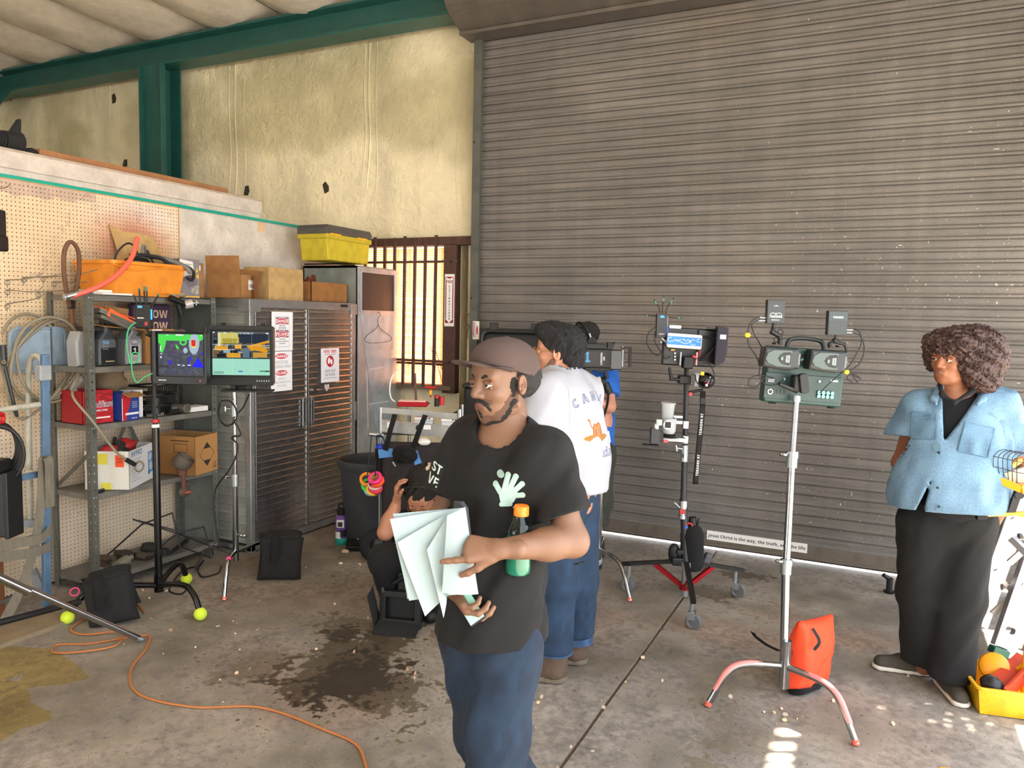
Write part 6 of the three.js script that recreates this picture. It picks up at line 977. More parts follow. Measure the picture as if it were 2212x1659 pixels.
const txPrint = (nm) => (x, w, h) => { x.fillStyle = '#1a1f1f'; x.fillRect(0, 0, w, h); if (nm) { for (let i = 0; i < 12; i++) { x.fillStyle = '#0a0b0b'; x.fillRect(6 + i * 10, 3, 5, 18); } txt(x, 'TERADEK', 24, 64, 122, '#d8dcd8'); x.fillStyle = '#d8dcd8'; x.beginPath(); x.moveTo(60, 112); x.lineTo(64, 84); x.lineTo(68, 112); x.fill(); x.lineWidth = 4; x.strokeStyle = '#d8dcd8'; x.beginPath(); x.arc(40, 116, 22, Math.PI * 1.1, Math.PI * 1.8); x.stroke(); x.beginPath(); x.arc(88, 116, 22, Math.PI * 1.2, Math.PI * 1.9); x.stroke(); x.fillRect(30, 146, 64, 4); x.fillRect(46, 40, 6, 5); x.fillRect(58, 36, 12, 8); x.fillRect(78, 40, 6, 5); } else { x.fillStyle = '#20302e'; x.fillRect(0, 0, w, 62); txt(x, 'TERADEK', 17, 64, 40, '#c8d8d4'); x.fillStyle = '#142624'; for (let i = 0; i < 9; i++) x.fillRect(4, 70 + i * 10, 120, 3); } };
const t1 = transmitter('taller square transmitter on a ball joint at the left of the green case', [-0.433, 1.789, -3.692], 38, 50, 14, 0.00214, txPrint(1));
const t2 = transmitter('plain square transmitter on a ball joint at the right of the green case', [-0.175, 1.743, -3.811], 42, 52, 14, 0.00214, txPrint(0));
S = 0.00214;
part('ball_mount', [bar([0, -25, 0], [-2, -34, 0], 4), ball(5, -2, -38, 0), bar([-6, -42, 0], [16, -54, 0], 6, 5), ball(6, 14, -56, 0), bar([14, -56, 0], [14, -70, 0], 5), torus(6, 1.2, 14, -44, 0), torus(5, 1.2, 6, -60, 0)], M.black, t1);
part('plug', [bar([-19, -14, 0], [-32, -13, 0], 1.8), bar([-19, -20, 0], [-36, -20, 0], 1.8)], M.steel, t1);
part('ball_mount', [bar([0, -26, 0], [0, -34, 0], 3), ball(6, -2, -38, 0), bar([-2, -38, 0], [-12, -44, 0], 3), ball(5, -12, -46, 0), bar([-12, -46, 0], [-12, -54, 0], 3.5), bar([0, -40, 0], [22, -46, 0], 4, 3), bar([20, -44, 0], [26, -62, 0], 2.6)], M.black, t2);
part('plug', [bar([21, -14, 0], [36, -14, 0], 1.8), bar([21, -20, 0], [34, -20, 0], 1.8)], M.steel, t2);
S = 1;
wire('black cable from left transmitter through an orange tag to the green case', [[-0.494, 1.764, -3.638], [-0.527, 1.738, -3.62], [-0.537, 1.687, -3.61], [-0.529, 1.635, -3.609], [-0.499, 1.587, -3.619], [-0.479, 1.541, -3.624], [-0.477, 1.499, -3.621], [-0.458, 1.461, -3.627], [-0.414, 1.455, -3.636], [-0.376, 1.481, -3.657]], 0.003);
wire('second cable of the left transmitter running down behind its battery', [[-0.493, 1.75, -3.637], [-0.521, 1.73, -3.622], [-0.513, 1.692, -3.622], [-0.49, 1.646, -3.651], [-0.476, 1.614, -3.677]], 0.003);
wire('thin cable loop sticking out left of the green case', [[-0.422, 1.487, -3.657], [-0.48, 1.498, -3.63], [-0.518, 1.48, -3.611], [-0.522, 1.451, -3.606], [-0.492, 1.443, -3.619], [-0.464, 1.478, -3.636], [-0.451, 1.495, -3.644]], 0.0025);
tag(part('orange_tag', put(ball(0.014, 0, 0, 0, 1, 0.8, 0.5), [-0.536, 1.679, -3.604], V(0, 0, 0)), M.yellow), 'orange cable tag left of the green case', 'cable tag');
wire('black cable from right transmitter curving down beside the green case', [[-0.096, 1.719, -3.824], [-0.074, 1.699, -3.832], [-0.066, 1.657, -3.832], [-0.084, 1.603, -3.819], [-0.11, 1.55, -3.801], [-0.145, 1.512, -3.77], [-0.19, 1.465, -3.744], [-0.222, 1.426, -3.725]], 0.003);
wire('outer cable of the right transmitter bowing out to the right', [[-0.097, 1.7, -3.821], [-0.069, 1.682, -3.833], [-0.053, 1.632, -3.836], [-0.063, 1.572, -3.826], [-0.095, 1.534, -3.806], [-0.121, 1.516, -3.793]], 0.003);
wire('thin cable loops tied below the right battery', [[-0.125, 1.521, -3.78], [-0.088, 1.505, -3.796], [-0.058, 1.493, -3.809], [-0.094, 1.513, -3.794], [-0.116, 1.498, -3.782], [-0.086, 1.471, -3.794], [-0.073, 1.476, -3.801], [-0.097, 1.509, -3.792]], 0.0025);
tag(part('yellow_tie', put(ball(0.013, 0, 0, 0, 1, 0.8, 0.5), [-0.119, 1.522, -3.772], V(0, 0, 0)), M.yellow), 'yellow cable tie at the right end of the green case', 'cable tie');

// orange sandbag behind the right stand
const ob = thing('sandbag', 'orange sandbag with black straps behind the right chrome stand', 'sandbag', [-0.245, 0, -3.79], 0.1);
part('bag', pillow(0.3, 0.33, 0.17, 21).rotateX(-0.1).rotateY(1.0).translate(0, 0.19, 0).rotateZ(-0.2), metres(mat({ color: 0xe4451c, roughness: 0.75, bumpMap: rep(weave, 0.02), bumpScale: 0.0006 })), ob);
part('black_base', pillow(0.26, 0.08, 0.13, 31).rotateY(1.0).translate(0.03, 0.045, 0), M.blackCloth, ob);
part('strap', ribbon([[-0.1, 0.16, 0.0], [-0.16, 0.19, 0.02], [-0.21, 0.23, 0.04], [-0.225, 0.25, 0.045]], 0.045, [0.2, 0.6, 1]), M.blackCloth, ob);
part('zip', ribbon([[0.04, 0.33, 0.09], [0.07, 0.28, 0.115], [0.05, 0.24, 0.12]], 0.014, [1, 0, 0]), M.black, ob);

// bright sticker on the door
tag(part('door_sticker', sheet(0.72, 0.07).translate(-0.735, 0.115, DZ + 0.0045), mat({ roughness: 0.5, map: canvasTex(1024, 100, (x, w, h) => { x.fillStyle = '#e9e8e4'; x.fillRect(0, 0, w, h); txt(x, 'Jesus Christ is the way, the truth, and the life', 46, w / 2, 52, '#141414', 'bold', 'sans-serif', 990); }) })), 'long white sticker with black lettering low on the roller door', 'sticker');

// ---------- right edge: aluminium ladder, work light, tool tray ----------
const alu = worn(0xc2c0c4, { roughness: 0.35, metalness: 0.75 }, 0.3), yel2 = plain(0xeaa81e, 0.45);
const ld = thing('step_ladder', 'folded aluminium multi-position ladder leaning at the right edge', 'ladder', [0.78, 0, -4.6]);
{ const o = ld.position, rel = (v) => V(v).sub(o).toArray();
  const hole = (a, b) => rrect(0.05, 0.032, 0.013).map(([p, q]) => [p + a, q + b]).reverse();
  const railPts = [[0, 0], [0.19, 0], [0.19, 1.35], [0, 1.35]];
  const railHoles = []; for (let i = 0; i < 6; i++) railHoles.push(hole(0.055 + (i % 2) * 0.0, 0.1 + i * 0.24), hole(0.14, 0.04 + i * 0.24));
  part('rail', ext(railPts, 0.04, 0.004, 0, 0, 0, [0, 0, -0.36], railHoles).rotateX(-0.16).rotateY(0.45).translate(...rel([0.63, 0.09, -4.58])), alu, ld);
  part('rail', ext([[0, 0], [0.1, 0], [0.1, 1.3], [0, 1.3]], 0.03, 0.004, 0, 0, 0, [0, 0, -0.34], []).rotateX(-0.1).rotateY(0.45).translate(...rel([0.84, 0.03, -4.56])), alu, ld);
  part('rail', ext([[0, 0], [0.12, 0], [0.12, 1.2], [0, 1.2]], 0.03, 0.004, 0, 0, 0, [0, 0, -0.3], []).rotateX(-0.05).rotateY(0.45).translate(...rel([0.55, 0.06, -4.95])), alu, ld);
  for (const [y, n] of [[0.33, 0], [0.62, 1], [0.9, 2]]) { const b = [0.62 + y * 0.2, y, -4.82]; const t = part('rung', [bar(rel(b), rel([b[0] + 0.32, y + 0.0, b[2] - 0.1]), 0.018)], alu, ld);
    part('rung_bracket', [beam(rel([b[0] - 0.05, y - 0.12, b[2] + 0.12]), rel([b[0] + 0.12, y + 0.1, b[2] + 0.1]), 0.02, 0.03), beam(rel([b[0] - 0.05, y + 0.12, b[2] + 0.11]), rel([b[0] + 0.1, y - 0.08, b[2] + 0.1]), 0.02, 0.02)], plain(0xd6d4d0, 0.4), t); }
  part('hinge_arm', beam(rel([0.68, 0.66, -4.6]), rel([0.8, 0.55, -4.55]), 0.05, 0.03), alu, ld);
  part('foot', box(0.09, 0.04, 0.05, ...rel([0.66, 0.06, -4.57]), 0.006, [0, 0.45, -0.3]), plain(0x14503c, 0.5), ld);
  part('foot', box(0.04, 0.03, 0.04, ...rel([0.56, 0.05, -4.9]), 0.006), plain(0x14503c, 0.5), ld);
}
const wl = thing('work_light', 'yellow work light with a black wire guard at the right edge', 'work light', [0.58, 1.087, -4.053], 0.2);
S = 0.0021;
part('frame', [beam([-34, -14, 0], [30, 22, -40], 8, 10, [0, 1, 0]), beam([-34, -14, 0], [10, -30, 30], 10, 14, [0, 1, 0]), beam([10, -30, 30], [60, -20, 20], 10, 18, [0, 1, 0])], yel2, wl);
part('reflector', ext([[-24, -6], [40, 20], [40, -18], [-10, -22]], 10, 1), plain(0xbdb7a0, 0.4), wl);
part('guard_wire', [0, 1, 2, 3, 4, 5].map((i) => tube([[-30 + i * 8, -14 - i * 2, 6], [-40 + i * 9, 16, 12], [-38 + i * 9, 36, 8], [-20 + i * 9, 48 - i, 0], [10 + i * 9, 40, -10]], 0.8, 5, false, 24)), M.black, wl);
part('guard_cross', tube([[-40, 34, 8], [5, 26, 10], [50, 20, 8]], 0.8, 5), M.black, wl); part('guard_cross', tube([[-36, 12, 12], [0, 4, 14], [40, -2, 12]], 0.8, 5), M.black, wl);
part('bracket', [beam([-26, -24, 0], [-22, -62, 0], 16, 3, [0, 0, 1]), beam([14, -40, 4], [2, -92, 4], 14, 10, [0, 0, 1])], M.black, wl);
part('knob', cyl(9, 9, 12, 14, -46, 8, [HP, 0, 0], 10), M.black, wl);
part('cross_handle', [beam([-46, -76, 0], [60, -98, 0], 10, 9), beam([-46, -96, 6], [60, -82, 6], 8, 7)], yel2, wl);
part('stand_pole', [bar([58, -84, 0], [58, -505, 0], 8), bar([58, -420, 0], [20, -508, -70], 6), bar([58, -420, 0], [130, -508, -20], 6), bar([58, -420, 0], [50, -508, 80], 6)], yel2, wl);
part('grip_end', bar([-44, -97, 6], [-64, -100, 8], 8), M.rubber, wl);
S = 1;
const tt = thing('tool_tray', 'yellow plastic tray full of red metal tools on the floor', 'tray', [0.6, 0, -4.06], 0.2);
part('tray', binWall(0.4, 0.44, 0.28, 0.32, 0.13).map((g) => g.translate(0.08, 0.004, 0)), worn(0xe0b012, { roughness: 0.5 }, 0.3), tt);
part('rim', ext(rrect(0.46, 0.34, 0.03), 0.012, 0.003, 0.08, 0.128, 0, [HP, 0, 0], [rrect(0.43, 0.31, 0.025).reverse()]), worn(0xe0b012, { roughness: 0.5 }, 0.3), tt);
for (const [l, g, m] of [['red steel channel tool lying across the yellow tray', [beam([-0.06, 0.1, 0.1], [0.14, 0.19, -0.1], 0.09, 0.012, [0, 1, 0.3]), beam([-0.02, 0.1, 0.13], [0.18, 0.2, -0.07], 0.012, 0.07, [0, 1, 0])], plain(0xb83a20, 0.5)], ['dark red metal jaw at the right of the yellow tray', [blob(0.08, 0.05, 0.07, 0.2, 61, 14, 10).translate(0.19, 0.09, 0.04)], plain(0x7a2a1c, 0.5)], ['orange plastic reel at the back of the yellow tray', [lathe([[0, 0], [0.06, 0], [0.065, 0.02], [0.06, 0.05], [0, 0.05]], 0, 0.14, -0.08, [1.2, 0, 0.3])], plain(0xf09a12, 0.4)], ['black pad at the front left of the yellow tray', [blob(0.05, 0.04, 0.05, 0.2, 66, 12, 9).translate(-0.06, 0.12, 0.08)], M.black]]) { const t = thing('hand_tool', l, 'tool', [0.6, 0, -4.06], 0.2); part('tool_body', g, m, t); }
tag(part('yellow_case', box(0.08, 0.08, 0.08, 0.34, 0.04, -3.17, 0.016, [0, 0.3, 0]), M.yellow), 'yellow plastic corner of a case at the bottom edge', 'case');
tag(part('floor_clamp', [cyl(0.03, 0.035, 0.012, 0.16, 0.006, -5.45), bar([0.16, 0.012, -5.45], [0.16, 0.1, -5.45], 0.02), bar([0.16, 0.09, -5.45], [0.12, 0.12, -5.43], 0.014)], M.black), 'small black clamp foot on the floor by the roller door', 'clamp');
tag(part('tripod_leg', [bar([0.36, 0.0, -4.62], [0.33, 0.75, -4.55], 0.012), bar([0.3, 0.4, -4.56], [0.42, 0.42, -4.56], 0.012)], M.black), 'thin black tripod leg behind the legs of the curly haired person', 'tripod');


// ---------- people: bodies as smooth distance fields, meshed ----------
// a shape list holds tapered capsules and ellipsoids; k is the blend radius, neg carves
const cap = (a, b, r0, r1 = r0, k = 0.02, neg = 0) => ({ t: 0, a: [].concat(a), b: [].concat(b), r0, r1, k, neg });
const ell = (c, r, rot = [0, 0, 0], k = 0.02, neg = 0) => { const m = new THREE.Matrix3().setFromMatrix4(new THREE.Matrix4().makeRotationFromEuler(new THREE.Euler(...rot))).transpose().elements; return { t: 1, a: c, r, m, k, neg }; };
function dist(list, x, y, z) {
  let d = 1e3;
  for (let i = 0; i < list.length; i++) {
    const s = list[i]; let e;
    if (s.t === 0) {
      const ax = s.a[0], ay = s.a[1], az = s.a[2], bx = s.b[0] - ax, by = s.b[1] - ay, bz = s.b[2] - az, px = x - ax, py = y - ay, pz = z - az, L = bx * bx + by * by + bz * bz || 1e-9;
      let h = (px * bx + py * by + pz * bz) / L; h = h < 0 ? 0 : h > 1 ? 1 : h;
      const qx = px - bx * h, qy = py - by * h, qz = pz - bz * h; e = Math.sqrt(qx * qx + qy * qy + qz * qz) - (s.r0 + (s.r1 - s.r0) * h);
    } else {
      const px = x - s.a[0], py = y - s.a[1], pz = z - s.a[2], m = s.m, r = s.r;
      const X = (m[0] * px + m[3] * py + m[6] * pz) / r[0], Y = (m[1] * px + m[4] * py + m[7] * pz) / r[1], Z = (m[2] * px + m[5] * py + m[8] * pz) / r[2];
      const k0 = Math.sqrt(X * X + Y * Y + Z * Z), k1 = Math.sqrt(X * X / r[0] / r[0] + Y * Y / r[1] / r[1] + Z * Z / r[2] / r[2]) || 1e-9; e = k0 * (k0 - 1) / k1;
    }
    if (s.neg) { const h = Math.max(s.k - Math.abs(-e - d), 0) / s.k; d = Math.max(d, -e) + h * h * s.k * 0.25; }
    else { const h = Math.max(s.k - Math.abs(e - d), 0) / s.k; d = Math.min(d, e) - h * h * s.k * 0.25; }
  }
  return d;
}
function netMesh(fn, lo, hi, cell) {
  const nx = Math.ceil((hi[0] - lo[0]) / cell) + 1, ny = Math.ceil((hi[1] - lo[1]) / cell) + 1, nz = Math.ceil((hi[2] - lo[2]) / cell) + 1, f = new Float32Array(nx * ny * nz);
  for (let k = 0, n = 0; k < nz; k++) for (let j = 0; j < ny; j++) for (let i = 0; i < nx; i++, n++) f[n] = fn(lo[0] + i * cell, lo[1] + j * cell, lo[2] + k * cell);
  const id = new Int32Array(nx * ny * nz).fill(-1), pos = [], idx = [], at = (i, j, k) => i + nx * (j + ny * k);
  for (let k = 0; k < nz - 1; k++) for (let j = 0; j < ny - 1; j++) for (let i = 0; i < nx - 1; i++) {
    const c = [at(i, j, k), at(i + 1, j, k), at(i, j + 1, k), at(i + 1, j + 1, k), at(i, j, k + 1), at(i + 1, j, k + 1), at(i, j + 1, k + 1), at(i + 1, j + 1, k + 1)];
    let m = 0; for (let q = 0; q < 8; q++) if (f[c[q]] < 0) m |= 1 << q;
    if (m === 0 || m === 255) continue;
    let sx = 0, sy = 0, sz = 0, n = 0;
    for (const [a, b] of NET_EDGES) { const fa = f[c[a]], fb = f[c[b]]; if ((fa < 0) === (fb < 0)) continue; const t = fa / (fa - fb); sx += (a & 1) + ((b & 1) - (a & 1)) * t; sy += ((a >> 1) & 1) + (((b >> 1) & 1) - ((a >> 1) & 1)) * t; sz += (a >> 2) + ((b >> 2) - (a >> 2)) * t; n++; }
    id[c[0]] = pos.length / 3; pos.push(lo[0] + (i + sx / n) * cell, lo[1] + (j + sy / n) * cell, lo[2] + (k + sz / n) * cell);
  }
  const quad = (a, b, c, d, flip) => { if (a < 0 || b < 0 || c < 0 || d < 0) return; if (flip) idx.push(a, c, b, a, d, c); else idx.push(a, b, c, a, c, d); };
  for (let k = 1; k < nz - 1; k++) for (let j = 1; j < ny - 1; j++) for (let i = 1; i < nx - 1; i++) {
    const o = at(i, j, k), s = f[o] < 0;
    if (s !== f[at(i + 1, j, k)] < 0) quad(id[at(i, j - 1, k - 1)], id[at(i, j, k - 1)], id[o], id[at(i, j - 1, k)], !s);
    if (s !== f[at(i, j + 1, k)] < 0) quad(id[at(i - 1, j, k - 1)], id[at(i - 1, j, k)], id[o], id[at(i, j, k - 1)], !s);
    if (s !== f[at(i, j, k + 1)] < 0) quad(id[at(i - 1, j - 1, k)], id[at(i, j - 1, k)], id[o], id[at(i - 1, j, k)], !s);
  }
  const g = new THREE.BufferGeometry(); g.setAttribute('position', new THREE.Float32BufferAttribute(pos, 3)); g.setIndex(idx); g.computeVertexNormals(); return g;
}
const NET_EDGES = [[0, 1], [2, 3], [4, 5], [6, 7], [0, 2], [1, 3], [4, 6], [5, 7], [0, 4], [1, 5], [2, 6], [3, 7]];
function bounds(list, pad) { const lo = [9, 9, 9], hi = [-9, -9, -9]; for (const s of list) if (!s.neg) for (const [p, r] of s.t === 0 ? [[s.a, s.r0], [s.b, s.r1]] : [[s.a, Math.max(...s.r)]]) for (let i = 0; i < 3; i++) { lo[i] = Math.min(lo[i], p[i] - r - pad); hi[i] = Math.max(hi[i], p[i] + r + pad); } return [lo, hi]; }
// surface of a shape list, optionally grown, wrinkled and cut by planes [point, outward normal]
function field(list, { grow = 0, cuts = [], wrinkle = 0, wf = 14, ws = 1, minus } = {}) {
  const n3 = (x, y, z, f) => vnoise(x * f + z * f * 0.7 + 31, y * f * 0.55 - z * f * 0.4 + 17, 200 + ws) + 0.5 * vnoise(x * f * 1.9 - y * f + 71, z * f * 1.9 + y * f * 0.8 + 41, 210 + ws) - 0.75;
  return (x, y, z) => {
    let d = dist(list, x, y, z) - grow;
    if (wrinkle && Math.abs(d) < 0.05) d -= wrinkle * (n3(x, y, z, wf) + 0.5);
    for (const [p, n] of cuts) { const c = (x - p[0]) * n[0] + (y - p[1]) * n[1] + (z - p[2]) * n[2]; if (c > d) d = c; }
    if (minus) d = Math.max(d, -minus(x, y, z));
    return d;
  };
}
function skin(list, cell, o = {}) { const [lo, hi] = bounds(list, (o.grow ?? 0) + (o.wrinkle ?? 0) + cell * 2.5); return netMesh(field(list, o), lo, hi, cell); }
// a straight cut across a limb: everything beyond p along n within radius R goes
const limbCut = (p, n, R, len = 0.2) => { n = nrm(n); return (x, y, z) => { const a = (x - p[0]) * n[0] + (y - p[1]) * n[1] + (z - p[2]) * n[2], qx = x - p[0] - a * n[0], qy = y - p[1] - a * n[1], qz = z - p[2] - a * n[2]; return Math.max(-a, a - len, Math.hypot(qx, qy, qz) - R); }; };
// lays flat work (x, y in its own plane, thickness along z) onto a cloth surface: each point travels along -dir to the cloth
function drape(g, f, at, dir, right, lift = 0.001) {
  const p = g.attributes.position, n = nrm(dir), r = nrm(sub3(right, n.map((v) => v * (right[0] * n[0] + right[1] * n[1] + right[2] * n[2])))), u = [n[1] * r[2] - n[2] * r[1], n[2] * r[0] - n[0] * r[2], n[0] * r[1] - n[1] * r[0]];
  for (let i = 0; i < p.count; i++) {
    const X = p.getX(i), Y = p.getY(i), Z = p.getZ(i); let q = at.map((v, k) => v + r[k] * X + u[k] * Y + n[k] * 0.12), t = 0;
    for (let s = 0; s < 60 && t < 0.3; s++) { const d = f(q[0], q[1], q[2]); if (d < 0.0006) break; const st = Math.max(0.0006, d * 0.8); q = q.map((v, k) => v - n[k] * st); t += st; }
    p.setXYZ(i, ...q.map((v, k) => v + n[k] * (lift + Z)));
  }
  g.computeVertexNormals(); return g;
}
// a printed patch of cloth that follows the body: w x h, textured
const patch = (w, h, n = 24) => new THREE.PlaneGeometry(w, h, n, n);
const mix = (a, b, t) => a.map((v, i) => v + (b[i] - v) * t);
const sub3 = (a, b) => a.map((v, i) => v - b[i]);
const nrm = (a) => { const l = Math.hypot(...a); return a.map((v) => v / l); };

// head in its own frame: face towards +z, crown up, about 0.235 m tall
const HEAD = [
  ell([0, 0.035, -0.016], [0.074, 0.083, 0.096]), ell([0, -0.028, 0.024], [0.06, 0.084, 0.068], [0, 0, 0], 0.04), ell([0, -0.078, 0.036], [0.042, 0.036, 0.044], [0, 0, 0], 0.03),
  cap([0, -0.1, 0.06], [0, -0.1, 0.062], 0.017, 0.017, 0.02), cap([-0.05, -0.06, 0.0], [-0.03, -0.092, 0.04], 0.018, 0.015, 0.025), cap([0.05, -0.06, 0.0], [0.03, -0.092, 0.04], 0.018, 0.015, 0.025),
  ell([-0.037, -0.026, 0.06], [0.024, 0.02, 0.02], [0, 0, 0], 0.02), ell([0.037, -0.026, 0.06], [0.024, 0.02, 0.02], [0, 0, 0], 0.02),
  cap([-0.042, 0.023, 0.072], [0.042, 0.023, 0.072], 0.011, 0.011, 0.016), ell([0, 0.055, 0.05], [0.056, 0.035, 0.035], [0, 0, 0], 0.03),
  ell([-0.032, 0.003, 0.099], [0.02, 0.0115, 0.015], [0, 0, 0], 0.014, 1), ell([0.032, 0.003, 0.099], [0.02, 0.0115, 0.015], [0, 0, 0], 0.014, 1),
  cap([0, 0.016, 0.084], [0, -0.026, 0.104], 0.0085, 0.0125, 0.012), ell([-0.0125, -0.031, 0.093], [0.0095, 0.0085, 0.011], [0, 0, 0], 0.008), ell([0.0125, -0.031, 0.093], [0.0095, 0.0085, 0.011], [0, 0, 0], 0.008),
  cap([-0.019, -0.0565, 0.083], [0.019, -0.0565, 0.083], 0.0065, 0.0065, 0.008), cap([-0.016, -0.069, 0.0825], [0.016, -0.069, 0.0825], 0.0075, 0.0075, 0.008), cap([-0.024, -0.0625, 0.094], [0.024, -0.0625, 0.094], 0.0022, 0.0022, 0.003, 1),
  ell([-0.079, -0.003, -0.008], [0.011, 0.031, 0.019], [0.15, -0.35, 0.12], 0.008), ell([0.079, -0.003, -0.008], [0.011, 0.031, 0.019], [0.15, 0.35, -0.12], 0.008), ell([-0.088, -0.001, -0.003], [0.006, 0.02, 0.011], [0.15, -0.35, 0.12], 0.004, 1), ell([0.088, -0.001, -0.003], [0.006, 0.02, 0.011], [0.15, 0.35, -0.12], 0.004, 1),
];
const headGeo = skin([...HEAD, cap([0, -0.085, -0.02], [0, -0.16, -0.032], 0.052, 0.056, 0.03)], 0.0032);
const lidGeo = [-1, 1].map((s) => skin([cap([s * 0.032 - 0.017, 0.0068, 0.0825], [s * 0.032, 0.008, 0.0858], 0.005, 0.0052, 0.003), cap([s * 0.032, 0.008, 0.0858], [s * 0.032 + 0.017, 0.0068, 0.0825], 0.0052, 0.005, 0.003), cap([s * 0.032 - 0.015, -0.0075, 0.0815], [s * 0.032 + 0.015, -0.0075, 0.0815], 0.0046, 0.0046, 0.001)], 0.0024));
function headAt(root, center, yaw, pitch, roll, tone, o = {}) {
  const base = root.position, m = new THREE.Matrix4().makeRotationFromEuler(new THREE.Euler(pitch, yaw, roll, 'YXZ')).scale(V(o.k ?? 1, o.k ?? 1, o.k ?? 1)).setPosition(center[0] - base.x, center[1] - base.y, center[2] - base.z), X = (g) => g.applyMatrix4(m);
  for (const s of [-1, 1]) {
    const e = part('eye', X(ball(0.0125, s * 0.032, 0.001, 0.0775)), plain(0xb9aca0, 0.3), root);
    const gz = o.gaze ?? [0, 0]; part('iris', X(ball(0.009, s * 0.032 + gz[0] * 0.004, 0.001 + gz[1] * 0.003, 0.0815)), plain(0x1a100a, 0.2), e);
    part('eyelid', X(lidGeo[s < 0 ? 0 : 1].clone()), tone, e);
    if (o.brow !== 0) part('eyebrow', X(tube([[s * 0.014, 0.021, 0.087], [s * 0.03, 0.0265, 0.0855], [s * 0.043, 0.025, 0.0785]], o.brow ?? 0.0042, 6)), o.browMat ?? M.black, root);
  }
  part('lips', [X(skin([cap([-0.02, -0.0585, 0.083], [0, -0.0568, 0.0868], 0.0032, 0.0038), cap([0, -0.0568, 0.0868], [0.02, -0.0585, 0.083], 0.0038, 0.0032), cap([-0.014, -0.0672, 0.0845], [0.014, -0.0672, 0.0845], 0.0044)], 0.0025))], o.lipMat ?? plain(0x8a5648, 0.5), root);
  return { skin: X(headGeo.clone()), X, m };
}
// hand frame: wrist at the origin, fingers towards +x, palm faces -y, thumb on the +z side (side = 1) or the -z side
function handShape(side, curls, spread = 0.06, thumb = [0.35, 0.55, 0.25]) {
  const L = [], z = (v) => v * side;
  for (const [a, b, r] of [[[0, 0, 0.012], [0.082, 0.002, 0.03], 0.0125], [[0, 0, 0.004], [0.086, 0.003, 0.01], 0.013], [[0, 0, -0.004], [0.083, 0.002, -0.01], 0.0128], [[0, -0.001, -0.012], [0.075, -0.001, -0.029], 0.0118]]) L.push(cap([a[0], a[1], z(a[2])], [b[0], b[1], z(b[2])], r * 1.05, r, 0.016));
  L.push(cap([-0.05, 0, 0], [0.004, 0, 0], 0.026, 0.022, 0.02), ell([0.03, -0.008, z(0.02)], [0.028, 0.013, 0.018], [0, 0, 0], 0.012));
  const bases = [[0.086, 0.001, 0.03], [0.09, 0.003, 0.01], [0.087, 0.002, -0.01], [0.078, 0, -0.029]], lens = [0.07, 0.078, 0.073, 0.058];
  bases.forEach((b, i) => {
    let p = [b[0], b[1], z(b[2])], ang = 0; const yaw = (1.5 - i) * spread * side, c = curls[i];
    [0.45, 0.31, 0.24].forEach((f, j) => { ang += Array.isArray(c) ? c[j] : c * [0.9, 1.1, 0.7][j]; const l = lens[i] * f, q = [p[0] + Math.cos(ang) * Math.cos(yaw) * l, p[1] - Math.sin(ang) * l, p[2] + Math.cos(ang) * Math.sin(yaw) * l]; L.push(cap(p, q, 0.0094 - j * 0.0008 - (i === 3 ? 0.001 : 0), 0.0088 - j * 0.0009 - (i === 3 ? 0.001 : 0), 0.005)); p = q; });
  });
  let p = [0.022, -0.006, z(0.026)], a = thumb[0], e = thumb[1];
  for (const [l, r] of [[0.042, 0.0125], [0.032, 0.0105], [0.026, 0.009]]) { const q = [p[0] + Math.cos(a) * Math.cos(e) * l * 1, p[1] - Math.sin(e) * l * 0.6, p[2] + z(Math.sin(a + 0.35) * l)]; L.push(cap(p, q, r, r * 0.9, 0.007)); p = q; a -= thumb[2]; e += 0.12; }
  return L;
}
// places a hand: at the wrist, fingers along dir, back of the hand towards back
function handAt(root, wrist, dir, back, side, curls, spread, thumb, k = 1) {
  const x = V(dir).normalize(), y0 = V(back), z = x.clone().cross(y0).normalize(), y = z.clone().cross(x);
  const m = new THREE.Matrix4().makeBasis(x, y, z).scale(V(k, k, k)).setPosition(wrist[0] - root.position.x, wrist[1] - root.position.y, wrist[2] - root.position.z);
  return skin(handShape(side, curls, spread, thumb), 0.0032).applyMatrix4(m);
}
const skinMat = (c) => new THREE.MeshPhysicalMaterial({ color: c, roughness: 0.55, sheen: 0.15, sheenRoughness: 0.6, side: THREE.DoubleSide, bumpMap: GRAIN, bumpScale: 0.0002 });
const cloth = (c, o = {}) => metres(mat({ color: c, roughness: 0.92, bumpMap: rep(weave, 0.012), bumpScale: 0.0004, map: rep(mottle, 0.45), ...o }));
const denimTex = dataTex(256, 256, (i, j) => { const t = ((i + j) % 4) / 4, n = vnoise(i / 24, j / 40, 301, 256 / 24 | 0, 6), f = hash2(i, j, 302), v = 0.72 + 0.2 * t + 0.22 * (n - 0.5) + 0.2 * (f - 0.5); return [255 * v, 255 * v, 255 * Math.min(1, v + 0.04)]; });
const denim = (c) => metres(mat({ color: c, roughness: 0.9, map: rep(denimTex, 0.3), bumpMap: rep(weave, 0.01), bumpScale: 0.0005 }));


